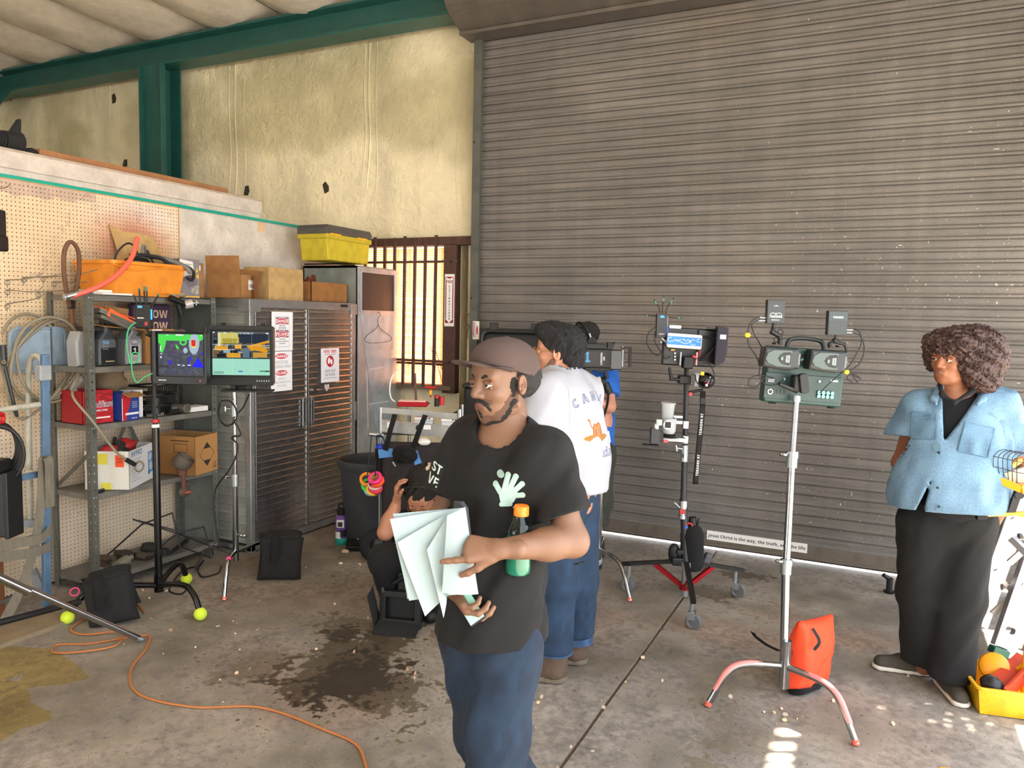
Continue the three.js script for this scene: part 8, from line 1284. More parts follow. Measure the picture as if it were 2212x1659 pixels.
// ---------- curly haired person in a denim shirt on the right ----------
const cp = thing('person', 'curly haired person in an open light denim shirt with hands in pockets', 'person', [0.25, 0, -4.02]);
{ const o = cp.position, R = (v) => sub3(v, [o.x, o.y, o.z]), tone = skinMat(0x8f5a3e), yaw = -0.05;
  const HC = [0.326, 1.584, -4.168], neck = R([0.372, 1.378, -4.237]), chest = R([0.377, 1.242, -4.205]), belly = R([0.36, 1.024, -4.154]), pelvis = R([0.348, 0.826, -4.174]);
  const shR = R([0.2, 1.342, -4.196]), elR = R([0.138, 1.047, -4.284]), wrR = R([0.217, 0.816, -4.355]), shL = R([0.538, 1.357, -4.248]), elL = R([0.688, 1.072, -4.337]), wrL = R([0.579, 0.884, -4.222]);
  const hipR = R([0.245, 0.785, -4.143]), hipL = R([0.443, 0.8, -4.194]), knR = R([0.251, 0.442, -4.135]), anR = R([0.297, 0.055, -4.187]), knL = R([0.424, 0.459, -4.108]), anL = R([0.396, 0.074, -4.059]);
  const h = headAt(cp, HC, -0.62, 0.02, -0.05, tone, { k: 1.0, gaze: [-0.5, 0.2], lipMat: plain(0x8a5848, 0.6) });
  const torso = [cap(mix(neck, chest, 0.4), chest, 0.085, 0.11, 0.06), ell(chest, [0.16, 0.14, 0.12], [0, yaw, 0], 0.06), ell(belly, [0.155, 0.16, 0.13], [0, yaw, 0], 0.08), ell(pelvis, [0.17, 0.13, 0.13], [0, yaw, 0], 0.08), cap(shL, shR, 0.048, 0.048, 0.05), cap(neck, shL, 0.05, 0.046, 0.05), cap(neck, shR, 0.05, 0.046, 0.05)];
  const arms = [cap(shR, elR, 0.046, 0.038, 0.03), cap(elR, wrR, 0.038, 0.027, 0.03), cap(shL, elL, 0.046, 0.038, 0.03), cap(elL, wrL, 0.038, 0.027, 0.03)];
  part('body', [skin([...torso, cap(neck, R([0.341, 1.504, -4.19]), 0.056, 0.052, 0.04), ...arms, cap(hipL, knL, 0.085, 0.06, 0.04), cap(knL, anL, 0.055, 0.04, 0.03), cap(hipR, knR, 0.085, 0.06, 0.04), cap(knR, anR, 0.055, 0.04, 0.03)], 0.012), h.skin, handAt(cp, [0.579, 0.88, -4.222], [-0.5, -0.7, 0.2], [0.2, 0.2, 0.9], 1, [0.4, 0.5, 0.5, 0.5], 0.03), handAt(cp, [0.217, 0.816, -4.355], [0.6, -0.6, 0.2], [0.3, 0.3, -0.9], -1, [0.5, 0.6, 0.6, 0.6], 0.03)], tone, cp);
  // curls: a core of hair with hundreds of small rings of strand on it
  const hairM = mat({ color: 0x3a221b, roughness: 0.55 }), core = [ell([0, 0.06, -0.03], [0.11, 0.078, 0.11]), ell([0.085, 0.01, -0.03], [0.05, 0.1, 0.075], [0, 0, 0.15], 0.04), ell([-0.085, 0.02, -0.03], [0.042, 0.075, 0.07], [0, 0, -0.2], 0.04), ell([0.0, 0.075, 0.05], [0.1, 0.036, 0.052], [0.2, 0, 0], 0.03), ell([0.05, 0.035, -0.09], [0.125, 0.115, 0.115], [0, 0, 0], 0.04), ell([0.1, -0.05, -0.08], [0.075, 0.085, 0.075], [0, 0, 0], 0.04)];
  const coreF = field(core, {}), hair = part('hair', h.X(skin(core, 0.005, { wrinkle: 0.026, wf: 105, ws: 15 })), hairM, cp);
  seedState = 4242; const curls = [];
  for (let i = 0; i < 3800; i++) { const d = nrm([rnd(-1, 1), rnd(-1, 1), rnd(-1, 1)]); let t = 0.32, q; for (let s = 0; s < 40; s++) { q = i % 3 ? [0.04 + d[0] * t, 0.035 + d[1] * t, -0.06 + d[2] * t] : [d[0] * t, 0.06 + d[1] * t, 0.02 + d[2] * t]; const e = coreF(...q); if (e < 0.004) break; t -= e * 0.8; if (t < 0.02) break; } if (t < 0.05) continue; if (q[1] < 0.035 && q[2] > 0.035 && Math.abs(q[0]) < 0.075) continue;
    curls.push(h.X(place(new THREE.TorusGeometry(rnd(0.006, 0.011), rnd(0.0011, 0.0019), 4, 8, rnd(3.5, 6)), q[0] + d[0] * 0.006, q[1] + d[1] * 0.006, q[2] + d[2] * 0.006, rnd(6), rnd(6), rnd(6)))); }
  const cm = part('curls', curls, hairM, hair); cm.userData.kind = 'stuff';
  // dark polo under the open shirt
  const navy = cloth(0x0c0e14);
  part('polo_shirt', skin([...torso, ell(R([0.353, 0.898, -4.16]), [0.165, 0.09, 0.13], [0, yaw, 0], 0.06)], 0.011, { grow: 0.002, wrinkle: 0.004, wf: 12, ws: 21, cuts: [[R([0.337, 0.82, -4.146]), [0, -1, 0]]], minus: (x, y, z) => dist([cap(R([0.339, 1.509, -4.179]), R([0.34, 1.446, -4.14]), 0.06, 0.062)], x, y, z) }), navy, cp);
  part('collar', [skin([cap(R([0.285, 1.422, -4.067]), R([0.337, 1.387, -4.055]), 0.01, 0.008), cap(R([0.337, 1.387, -4.055]), R([0.411, 1.44, -4.129]), 0.008, 0.011), cap(R([0.411, 1.44, -4.129]), R([0.457, 1.47, -4.264]), 0.011, 0.011), cap(R([0.285, 1.422, -4.067]), R([0.279, 1.463, -4.157]), 0.01, 0.01)], 0.006)], navy, cp);
  // light denim shirt, open down the front
  const dTex = cloth(0x86adc2, { map: rep(denimTex, 0.5) });
  const list = [...torso, ell(mix(chest, belly, 0.2), [0.2, 0.15, 0.13], [0, yaw, 0], 0.06), ell(belly, [0.2, 0.17, 0.142], [0, yaw, 0], 0.08), cap(shR, mix(shR, elR, 0.62), 0.045, 0.078, 0.05), cap(shL, mix(shL, elL, 0.75), 0.045, 0.075, 0.05), ell(R([0.34, 0.924, -4.134]), [0.215, 0.17, 0.155], [0, yaw, 0], 0.1)], cR = limbCut(mix(shR, elR, 0.5), [0.05, -1, 0.1], 0.13), cL = limbCut(mix(shL, elL, 0.66), sub3(elL, shL), 0.14);
  const seamTop = R([0.323, 1.441, -3.908]), seamMid = R([0.295, 1.214, -3.873]), seamLow = R([0.291, 0.946, -3.846]);
  const fwd = [-0.05, 0, 1], side = [1, 0, 0.05];
  const open = (x, y, z) => { // the V of the open front, as a wedge through the front half only
    const q = [x - chest[0], y, z - chest[2]], f = q[0] * fwd[0] + q[2] * fwd[2], s = q[0] * side[0] + q[2] * side[2], yM = seamMid[1], yT = seamTop[1]; const w = y > yM ? 0.006 + (y - yM) * 0.33 : Math.max(0.0, (yM - y - 0.17) * 0.1); const c = -0.06 + (y - yM) * 0.25;
    return Math.max(Math.abs(s - c) - w, -f); };
  const opt = { grow: 0.016, wrinkle: 0.026, wf: 9, ws: 25, cuts: [[R([0.333, 0.869, -4.126]), [0.05, -1, 0.1]]], minus: (x, y, z) => Math.min(cR(x, y, z), cL(x, y, z), open(x, y, z), dist([cap(R([0.339, 1.531, -4.192]), R([0.346, 1.44, -4.164]), 0.075, 0.08)], x, y, z)) };
  const ds = part('denim_shirt', skin(list, 0.0105, opt), dTex, cp); const F = field(list, opt);
  const tc = [-0.06, 0.12, 0.99], rt = [1, 0, 0.06];
  for (const [q, w, hh, t] of [[R([0.215, 1.275, -4.008]), 0.1, 0.12, 0.05], [R([0.438, 1.216, -4.109]), 0.12, 0.135, -0.16]]) { const pk = part('pocket', drape(patch(w, hh).rotateZ(t), F, q, tc, rt, 0.005), cloth(0x7ba2b8, { map: rep(denimTex, 0.4) }), ds); part('pocket_seam', drape(bare(mergeGeometries([box(w, 0.006, 0.002, 0, hh / 2, 0), box(0.005, hh, 0.002, -w / 2, 0, 0), box(0.005, hh, 0.002, w / 2, 0, 0), box(w, 0.005, 0.002, 0, -hh / 2, 0), box(w, 0.004, 0.002, 0, hh / 2 - 0.02, 0)].map(bare))).rotateZ(t), F, q, tc, rt, 0.007), cloth(0x5f87a0), pk); }
  part('placket', drape(bare(box(0.03, 0.3, 0.003, 0, 0, 0).rotateZ(0.1)), F, R([0.287, 1.05, -3.965]), tc, rt, 0.004), cloth(0x7198ad), ds);
  for (const q of [R([0.282, 1.16, -3.974]), R([0.286, 1.001, -3.96]), R([0.296, 0.916, -3.957]), R([0.355, 1.295, -4.021])]) part('button', drape(bare(cyl(0.006, 0.006, 0.003, 0, 0, 0, [HP, 0, 0], 8)), F, q, tc, rt, 0.007), M.darkSteel, ds);
  part('shirt_collar', [skin([cap(R([0.254, 1.396, -4.094]), R([0.294, 1.471, -4.187]), 0.015, 0.02), cap(R([0.254, 1.396, -4.094]), R([0.263, 1.377, -4.063]), 0.015, 0.008), cap(R([0.456, 1.404, -4.147]), R([0.462, 1.459, -4.31]), 0.016, 0.018), cap(R([0.456, 1.404, -4.147]), R([0.434, 1.385, -4.101]), 0.015, 0.008)], 0.006)], dTex, ds);
  const pants = cloth(0x08090a, { bumpScale: 0.0008 });
  part('trousers', skin([ell(pelvis, [0.165, 0.12, 0.13], [0, yaw, 0], 0.08), cap(hipL, knL, 0.105, 0.088, 0.05), cap(knL, anL, 0.085, 0.085, 0.04), cap(hipR, knR, 0.105, 0.085, 0.05), cap(knR, anR, 0.082, 0.085, 0.04)], 0.0115, { grow: 0.006, wrinkle: 0.018, wf: 12, ws: 31, cuts: [[R([0.356, 0.08, -4.04]), [0, -1, 0]]] }), pants, cp);
  const shoeM = worn(0x4a463c, { roughness: 0.9 }, 0.1), soleM = plain(0xcfcabd, 0.7);
  for (const [hl, d] of [[[0.302, 0.0, -4.237], [-0.97, 0, 0.22]], [[0.387, 0.0, -4.145], [0.25, 0, 0.97]]]) { const A0 = R(hl), T0 = A0.map((v, i) => v + d[i] * 0.2);
    const s = part('shoe', skin([cap([A0[0], 0.055, A0[2]], [T0[0] * 0.5 + A0[0] * 0.5, 0.045, T0[2] * 0.5 + A0[2] * 0.5], 0.046, 0.044, 0.03), cap([A0[0], 0.045, A0[2]], [T0[0], 0.036, T0[2]], 0.044, 0.036, 0.03)], 0.008, { cuts: [[[0, 0.02, 0], [0, -1, 0]]] }), shoeM, cp);
    part('sole', skin([cap([A0[0], 0.016, A0[2]], [T0[0], 0.016, T0[2]], 0.049, 0.042)], 0.008, { cuts: [[[0, 0.026, 0], [0, 1, 0]], [[0, 0.003, 0], [0, -1, 0]]] }), soleM, s); }
}


// ---------- camera operator behind the white shirt ----------
const op = thing('person', 'camera operator in a blue t-shirt half hidden behind the white shirt', 'person', [-1.8, 0, -5.3]);
{ const o = op.position, R = (v) => sub3(v, [o.x, o.y, o.z]), tone = skinMat(0xb58068), yaw = -0.6;
  const HC = [-1.84, 1.582, -5.002], neck = R([-1.802, 1.432, -5.006]), chest = R([-1.755, 1.273, -5.013]), belly = R([-1.745, 1.032, -4.996]), pelvis = R([-1.739, 0.84, -4.98]);
  const shL = R([-1.655, 1.345, -4.979]), elL = R([-1.611, 1.154, -4.904]), wrL = R([-1.653, 1.199, -4.721]), shR = R([-1.89, 1.337, -5.066]), elR = R([-1.895, 1.12, -4.987]), wrR = R([-1.788, 1.237, -4.828]);
  const hipL = R([-1.701, 0.776, -4.992]), hipR = R([-1.816, 0.756, -5.047]), knL = R([-1.677, 0.476, -4.953]), anL = R([-1.697, 0.225, -4.964]), knR = R([-1.831, 0.445, -5.01]), anR = R([-1.864, 0.201, -5.026]);
  const h = headAt(op, HC, -0.75, 0.35, 0, tone, {});
  const torso = [cap(mix(neck, chest, 0.4), chest, 0.085, 0.11, 0.06), ell(chest, [0.16, 0.14, 0.12], [0, yaw, 0], 0.06), ell(belly, [0.145, 0.15, 0.12], [0, yaw, 0], 0.08), ell(pelvis, [0.15, 0.12, 0.12], [0, yaw, 0], 0.08), cap(shL, shR, 0.048, 0.048, 0.05)];
  part('body', [skin([...torso, cap(neck, R([-1.823, 1.496, -5.002]), 0.055, 0.052, 0.04), cap(shL, elL, 0.05, 0.042, 0.03), cap(elL, wrL, 0.042, 0.03, 0.03), cap(shR, elR, 0.05, 0.042, 0.03), cap(elR, wrR, 0.042, 0.03, 0.03), cap(hipL, knL, 0.08, 0.055, 0.04), cap(knL, anL, 0.052, 0.036, 0.03), cap(anL, [anL[0], 0.05, anL[2]], 0.036, 0.036, 0.02), cap(hipR, knR, 0.08, 0.055, 0.04), cap(knR, anR, 0.052, 0.036, 0.03)], 0.0125), h.skin, handAt(op, [-1.653, 1.199, -4.721], [-0.8, 0.2, 0.3], [0, 0.3, 0.9], -1, [0.8, 0.9, 0.9, 0.9], 0.03), handAt(op, [-1.788, 1.237, -4.828], [0.3, 0.8, 0.3], [-0.5, 0.3, 0.6], 1, [0.8, 0.9, 0.9, 0.9], 0.03)], tone, op);
  hairCap(h, worn(0x1c1a18, { roughness: 0.8 }, 0.03, 0.002), op, 'hair', { list: [ell([0, 0.05, -0.026], [0.082, 0.077, 0.1]), ell([0, 0.085, 0.035], [0.06, 0.03, 0.05], [0.2, 0, 0], 0.02)], cuts: [[[0, -0.04, -0.06], [0, -0.9, 0.3]], [[0, 0.03, 0.05], [0, -0.6, 0.55]]] });
  const hp = part('headphones', h.X(torus(0.1, 0.008, 0, 0.04, -0.005, [0, 0, 0], Math.PI, 24)), M.black, op);
  for (const s of [-1, 1]) part('ear_cup', h.X(cyl(0.034, 0.034, 0.03, s * 0.098, 0.0, -0.005, [0, 0, HP])), M.black, hp);
  part('silver_yoke', h.X(box(0.006, 0.035, 0.01, 0.108, 0.045, -0.005)), M.steel, hp);
  const cl = limbCut(mix(shL, elL, 0.62), sub3(elL, shL), 0.12), cr = limbCut(mix(shR, elR, 0.62), sub3(elR, shR), 0.12);
  part('t_shirt', skin([...torso, cap(shL, mix(shL, elL, 0.8), 0.055, 0.068, 0.05), cap(shR, mix(shR, elR, 0.8), 0.055, 0.068, 0.05)], 0.0125, { grow: 0.008, wrinkle: 0.018, wf: 10, ws: 41, cuts: [[R([-1.733, 0.824, -4.981]), [0, -1, 0]]], minus: (x, y, z) => Math.min(cl(x, y, z), cr(x, y, z)) }), cloth(0x2368c8), op);
  part('trousers', skin([ell(pelvis, [0.145, 0.11, 0.12], [0, yaw, 0], 0.08), cap(hipL, knL, 0.092, 0.075, 0.05), cap(knL, anL, 0.075, 0.055, 0.04), cap(hipR, knR, 0.092, 0.075, 0.05), cap(knR, anR, 0.075, 0.055, 0.04)], 0.0125, { grow: 0.004, wrinkle: 0.02, wf: 13, ws: 43, cuts: [[R([-1.698, 0.311, -4.949]), [0, -1, 0]]] }), cloth(0x363a30), op);
  part('belt_pouch', [box(0.075, 0.13, 0.06, ...R([-1.63, 0.918, -4.839]), 0.012), box(0.05, 0.06, 0.04, ...R([-1.629, 0.79, -4.85]), 0.01)], plain(0x85898a, 0.6), op);
  part('emblem', box(0.024, 0.01, 0.002, ...R([-1.638, 0.767, -4.832]), 0, [0, FY, 0.3]), M.white, op);
  for (const a of [anL, anR]) { const s = part('shoe', skin([cap([a[0], 0.06, a[2]], [a[0] - 0.04, 0.045, a[2] + 0.16], 0.05, 0.042, 0.03)], 0.009, { cuts: [[[0, 0.025, 0], [0, -1, 0]]] }), plain(0xa7a69e, 0.8), op); part('sole', skin([cap([a[0], 0.02, a[2]], [a[0] - 0.045, 0.02, a[2] + 0.17], 0.05, 0.045)], 0.009, { cuts: [[[0, 0.034, 0], [0, 1, 0]], [[0, 0.003, 0], [0, -1, 0]]] }), M.black, s); }
}
const cam2 = thing('cinema_camera', 'black cinema camera with blue lettering and a loop handle', 'camera', [-1.659, 1.488, -4.802], FY);
S = 0.00307;
part('body', box(62, 40, 30, -6, -2, 0, 2), M.black, cam2); part('rear_block', box(26, 42, 32, 36, -4, 0, 2), M.blackGloss, cam2); part('top_monitor', box(44, 12, 26, -10, 24, 4, 2), M.black, cam2);
part('hood', ext([[-4, -6], [8, -7], [12, 8], [8, 4], [-4, 6]], 26, 0.6, 20, 26, 4), M.black, cam2);
part('loop_handle', [beam([46, 22, 0], [70, 22, 0], 6, 4), beam([67, 22, 0], [67, -20, 0], 6, 7, [0, 0, 1]), beam([50, 18, 4], [50, -18, 4], 2, 3, [0, 0, 1])], M.black, cam2);
part('silver_rail', [box(2, 36, 3, 50, -1, 6), ball(2.4, 50, 24, 2)], M.steel, cam2);
part('side_print', sheet(44, 30).translate(-10 * S, -2 * S, 15.4 * S), mat({ roughness: 0.5, map: canvasTex(256, 174, (x, w, h) => { x.fillStyle = '#141416'; x.fillRect(0, 0, w, h); x.fillStyle = '#3a86b8'; x.fillRect(10, 10, 40, 24); x.fillRect(20, 20, 26, 100); x.fillRect(10, 110, 60, 26); x.strokeStyle = '#2c2d2c'; x.lineWidth = 3; x.strokeRect(60, 18, 90, 120); x.save(); x.translate(215, 87); x.rotate(-HP); txt(x, 'CHROSZIEL', 30, 0, -8, '#d8d8d8'); txt(x, '206', 30, 0, 24, '#d8d8d8'); x.restore(); }) }), cam2);
part('base_plate', [box(60, 6, 24, 0, -25, 0, 1), box(18, 20, 14, -24, -34, 4, 2), beam([-6, -28, 4], [14, -30, 4], 5, 4), bar([14, -30, 4], [18, -46, 4], 4)], M.black, cam2);
part('focus_wheel', [cyl(13, 13, 6, 2, -54, 6, [0, 0, HP + 0.15])], plain(0xc8ccc8, 0.5), cam2); part('wheel_back', [cyl(13, 11, 10, 10, -54, 6, [0, 0, HP + 0.15]), bar([14, -56, 6], [26, -78, 6], 9, 7)], M.black, cam2);
part('shoulder_strap', ribbon([[22, -70, 8], [20, -100, 10], [14, -124, 10], [8, -160, 6]], 5, [1, 0, 0.3], 0.6), M.blackCloth, cam2);
S = 1;
tag(part('white_tag', box(0.035, 0.075, 0.004, ...[-1.57, 0.968, -4.762], 0.001, [0, FY, 0.2]), M.white), 'white tag dangling at the hip of the camera operator', 'tag');
// chrome stand legs beside the operator
const os = thing('c_stand', 'chrome stand legs on the floor behind the white shirt', 'stand', [-1.6, 0, -4.75]);
part('column', bar([0, 0.14, 0], [0, 1.0, 0], 0.018), M.chrome, os);
cStandLeg(os, 0.31, 0.285, 0.21, 0.013, plain(0xe0604a, 0.5)); cStandLeg(os, -0.11, -0.44, 0.21, 0.013, M.steel); cStandLeg(os, -0.36, 0.2, 0.21, 0.013, M.steel);

// ---------- crouching person with glasses ----------
const kp = thing('person', 'crouching dark haired person in black adjusting their headband', 'person', [-2.2, 0, -3.85]);
{ const o = kp.position, R = (v) => sub3(v, [o.x, o.y, o.z]), tone = skinMat(0xa9755a);
  const HC = [-2.34, 0.692, -3.7], neck = R([-2.391, 0.55, -3.818]), chest = R([-2.409, 0.428, -3.865]), pelvis = R([-2.467, 0.089, -3.949]);
  const shR = R([-2.518, 0.492, -3.796]), elR = R([-2.478, 0.496, -3.549]), wrR = R([-2.431, 0.667, -3.588]), shL = R([-2.277, 0.527, -3.859]), elL = R([-2.186, 0.414, -3.669]), wrL = R([-2.189, 0.419, -3.501]);
  const hipR = R([-2.502, 0.078, -3.898]), knR = R([-2.44, 0.352, -3.487]), anR = R([-2.459, 0.009, -3.668]), hipL = R([-2.399, 0.081, -3.948]), knL = R([-2.168, 0.392, -3.565]), anL = R([-2.256, 0.013, -3.743]);
  const h = headAt(kp, HC, 0.38, 0.72, 0.05, tone, {});
  const torso = [cap(neck, chest, 0.07, 0.1, 0.05), ell(chest, [0.14, 0.13, 0.1], [0, FY, 0], 0.05), cap(chest, pelvis, 0.11, 0.13, 0.06), cap(shL, shR, 0.045, 0.045, 0.05)], legs = (g) => [cap(hipR, knR, 0.08 + g, 0.06 + g, 0.04), cap(knR, anR, 0.058 + g, 0.042 + g, 0.03), cap(hipL, knL, 0.08 + g, 0.06 + g, 0.04), cap(knL, anL, 0.058 + g, 0.042 + g, 0.03)];
  part('body', [skin([...torso, cap(neck, R([-2.369, 0.611, -3.767]), 0.05, 0.05, 0.04), cap(shR, elR, 0.043, 0.04, 0.03), cap(elR, mix(elR, wrR, 0.4), 0.042, 0.042, 0.03), cap(mix(elR, wrR, 0.4), wrR, 0.042, 0.027, 0.03), cap(shL, elL, 0.043, 0.038, 0.03), cap(elL, wrL, 0.038, 0.026, 0.03), ...legs(0)], 0.011), h.skin, handAt(kp, [-2.429, 0.677, -3.589], [0.1, 0.97, 0.1], [-0.8, 0.1, 0.5], 1, [0.5, 0.55, 0.6, 0.7], 0.05, [0.5, 0.4, 0.2]), handAt(kp, [-2.189, 0.419, -3.501], [-0.3, -0.9, 0.3], [0, 0.2, 0.9], -1, [0.5, 0.6, 0.6, 0.6], 0.04)], tone, kp);
  hairCap(h, worn(0x17120f, { roughness: 0.7 }, 0.03, 0.002), kp, 'hair', { list: [ell([0, 0.05, -0.026], [0.084, 0.08, 0.102]), ell([0, 0.02, -0.05], [0.082, 0.09, 0.075], [0, 0, 0], 0.03), ell([0.01, 0.135, -0.06], [0.05, 0.045, 0.05], [0, 0, 0], 0.02), ell([0.05, 0.13, -0.1], [0.035, 0.03, 0.03], [0, 0, 0], 0.02)], cuts: [[[0, 0.03, 0.05], [0, -0.55, 0.6]]], wr: 0.02, wf: 45 });
  part('headband', h.X(torus(0.1, 0.01, 0, 0.03, 0.0, [0.25, 0, 0], Math.PI, 24)), M.black, kp);
  part('hair_tie', h.X(torus(0.032, 0.012, 0.04, 0.155, -0.09, [1.1, 0.4, 0])), plain(0xc9b49a, 0.8), kp);
  const gl = part('glasses', [-1, 1].map((s) => h.X(ext(rrect(0.05, 0.038, 0.008), 0.003, 0, s * 0.031, -0.004, 0.106, [0, 0, 0], [rrect(0.044, 0.032, 0.006).reverse()]))), M.brass, kp); for (const s of [-1, 1]) part('temple', h.X(bar([s * 0.056, 0.006, 0.104], [s * 0.086, 0.01, 0.0], 0.0015)), M.brass, gl);
  const blk = cloth(0x08080a);
  part('t_shirt', skin([...torso, cap(shR, mix(shR, elR, 0.45), 0.05, 0.055, 0.04), cap(shL, mix(shL, elL, 0.6), 0.05, 0.06, 0.04)], 0.011, { grow: 0.008, wrinkle: 0.014, wf: 12, ws: 51 }), blk, kp);
  part('trousers', skin([ell(pelvis, [0.15, 0.12, 0.13], [0, FY, 0], 0.06), ...legs(0.022)], 0.0115, { wrinkle: 0.018, wf: 12, ws: 53 }), blk, kp);
  for (const a of [anR, anL]) part('shoe', skin([cap([a[0], 0.05, a[2]], [a[0] + 0.06, 0.04, a[2] + 0.15], 0.048, 0.042, 0.03)], 0.009, { cuts: [[[0, 0.004, 0], [0, -1, 0]]] }), M.black, kp);
}
const mb = thing('matte_box', 'black camera matte box lens shade standing on the floor', 'matte box', [-2.316, 0.0, -3.484], 0.25);
part('shade', [ext([[-0.12, 0.0], [0.12, 0.0], [0.12, 0.2], [-0.12, 0.2]], 0.05, 0.004, 0, 0.005, 0.02, [-0.06, 0, 0], [[[-0.085, 0.045], [-0.085, 0.165], [0.085, 0.165], [0.085, 0.045]]])], M.black, mb);
part('flap', [beam([-0.13, 0.02, 0.04], [-0.15, 0.22, 0.1], 0.004, 0.09, [0, 0, 1]), box(0.25, 0.01, 0.12, 0, 0.02, 0.09, 0.003, [0.3, 0, 0])], M.rubber, mb);
part('inner_tube', box(0.18, 0.13, 0.16, 0, 0.11, -0.08, 0.006), M.black, mb);
part('thumb_screw', [bar([-0.1, 0.2, 0.03], [-0.1, 0.22, 0.04], 0.008), bar([0.06, 0.2, 0.03], [0.06, 0.22, 0.03], 0.007)], M.steel, mb);
part('top_bracket', [box(0.06, 0.1, 0.05, 0.0, 0.25, -0.03, 0.008), bar([-0.05, 0.24, 0], [0.03, 0.3, 0.02], 0.012), bar([0.0, 0.3, 0], [0.08, 0.22, 0.04], 0.006), ball(0.025, 0.06, 0.25, 0.0)], M.black, mb);
tag(part('camera_bag', blob(0.14, 0.09, 0.12, 0.15, 91, 22, 16, 0.7).translate(...[-2.217, 0.0, -3.706]).translate(0, 0.06, 0), M.blackCloth), 'dark soft bag on the floor beside the matte box', 'bag');

// ---------- cart corner by the window ----------
const tc2 = thing('trash_can', 'dark grey round plastic trash can beside the cabinet', 'trash can', [-3.432, 0.0, -4.736]);
part('can', lathe([[0, 0.02], [0.185, 0.0], [0.2, 0.02], [0.242, 0.58], [0.262, 0.585], [0.265, 0.64], [0.25, 0.645], [0.235, 0.6], [0.19, 0.04], [0, 0.03]], 0, 0, 0, [0, 0, 0], 40), worn(0x3c3f44, { roughness: 0.65 }, 0.4), tc2);
const fl = thing('water_bottle', 'purple and teal flask with stickers and black loop lid', 'bottle', [-3.585, 0, -4.56], FY);
part('flask', lathe([[0, 0], [0.043, 0.0], [0.045, 0.004], [0.045, 0.2], [0.036, 0.225], [0, 0.225]]), plain(0x6c4a96, 0.4), fl);
part('teal_boot', lathe([[0, -0.001], [0.046, 0.0], [0.047, 0.05], [0.045, 0.051]]), plain(0x2fb8a8, 0.6), fl);
part('lid', [cyl(0.033, 0.035, 0.045, 0, 0.247, 0), torus(0.022, 0.008, 0, 0.285, 0)], M.black, fl);
for (const [y, s, r, c] of [[0.165, 0.0, 0.03, 0xe8e8e8], [0.09, 0.5, 0.026, 0x1c1c22], [0.075, -0.5, 0.026, 0xf0f0f0], [0.16, 0.0, 0.018, 0x2a2a2e]]) part('sticker', place(new THREE.CylinderGeometry(c === 0x2a2a2e ? 0.0459 : 0.0455, c === 0x2a2a2e ? 0.0459 : 0.0455, r * 2, 12, 1, true, s - r / 0.045, 2 * r / 0.045), 0, y, 0), plain(c, 0.5), fl);
const kb = thing('label_printer', 'black label maker with a keyboard and lit blue display', 'label maker', [-3.398, 0.0, -4.511], 0.5);
part('case', box(0.2, 0.05, 0.13, 0.02, 0.028, 0, 0.01, [0.22, 0, 0]), M.black, kb);
for (let r = 0; r < 4; r++) for (let c = 0; c < 9; c++) part('key', box(0.012, 0.006, 0.011, -0.05 + c * 0.0175, 0.054 - 0.004 * r + 0.006, 0.0 + r * 0.0155, 0.002, [0.22, 0, 0]), M.darkSteel, kb);
part('display', box(0.07, 0.004, 0.022, 0.03, 0.071, -0.035, 0, [0.22, 0, 0]), mat({ color: 0x223344, emissive: 0x86b8ff, emissiveIntensity: 0.12 }), kb);
const ct = thing('equipment_cart', 'aluminium equipment cart with pneumatic tyres near the window', 'cart', [-2.85, 0, -4.49], FY);
S = 0.0032;   // parts measured from the cart's centre line
part('post', bar([-86, 34, 0], [-86, 342, 0], 4), M.steel, ct); part('post', bar([86, 34, 0], [86, 342, 0], 5.5), M.steel, ct); part('post', bar([-36, 34, -90], [-36, 342, -90], 4), M.steel, ct); part('post', bar([86, 34, -90], [86, 342, -90], 4), M.steel, ct);
part('top_rail', beam([-84, 336, 0], [86, 326, 0], 4, 12), cabAlu, ct); part('front_panel', beam([-84, 302, 0], [86, 290, 0], 5, 26), cabAlu, ct);
for (const y of [284, 40]) part('deck', box(176, 4, 94, 0, y, -45, 1), M.darkSteel, ct);
part('sticker', [box(11, 13, 0.4, -66, 304, 3), box(16, 10, 0.4, 16, 301, 3), box(15, 18, 0.4, 72, 290, 3.4)], M.paper, ct);
part('round_badge', cyl(7, 7, 0.5, -2, 299, 3, [HP, 0, 0]), M.black, ct);
for (const [x, z] of [[-92, 10], [92, 10], [-40, -90], [92, -90]]) { const w = part('tyre', torus(26, 12, x, 38, z, [0, 0.5, 0], Math.PI * 2, 28), M.rubber, ct); part('hub', cyl(16, 16, 12, x, 38, z, [HP, 0, 0.5]), M.steel, w); }
part('handle', [bar([-110, 284, 8], [-92, 282, 4], 4.5), bar([-95, 283, 6], [-80, 280, 0], 5.5)], M.steel, ct);
S = 1;
const cart = (x, y, z = 0) => { const v = V(x, y + 58, z).multiplyScalar(0.0032).applyAxisAngle(V(0, 1, 0), FY); return [ct.position.x + v.x, v.y, ct.position.z + v.z]; };
const tote = thing('tote_bag', 'large dark tote bag hung on the front of the cart with blue tape', 'bag', cart(-18, 140, 22), FY);
part('bag', box(0.42, 0.56, 0.1, 0.02, -0.05, 0, 0.03), worn(0x2f2a2b, { roughness: 0.95 }), tote);
for (const [a, b] of [[-0.16, -0.11], [0.02, 0.1]]) part('strap', ribbon([[a, 0.18, 0.06], [(a + b) / 2, 0.3, 0.05], [b, 0.42, -0.02]], 0.035, [1, 0, 0]), M.blackCloth, tote);
for (const g of [box(0.1, 0.06, 0.002, -0.16, 0.16, 0.052, 0, [0, 0, 0.12]), box(0.05, 0.1, 0.002, 0.05, 0.13, 0.052, 0, [0, 0, 0.35])]) part('blue_tape', g, plain(0x4f88c8, 0.7), tote);
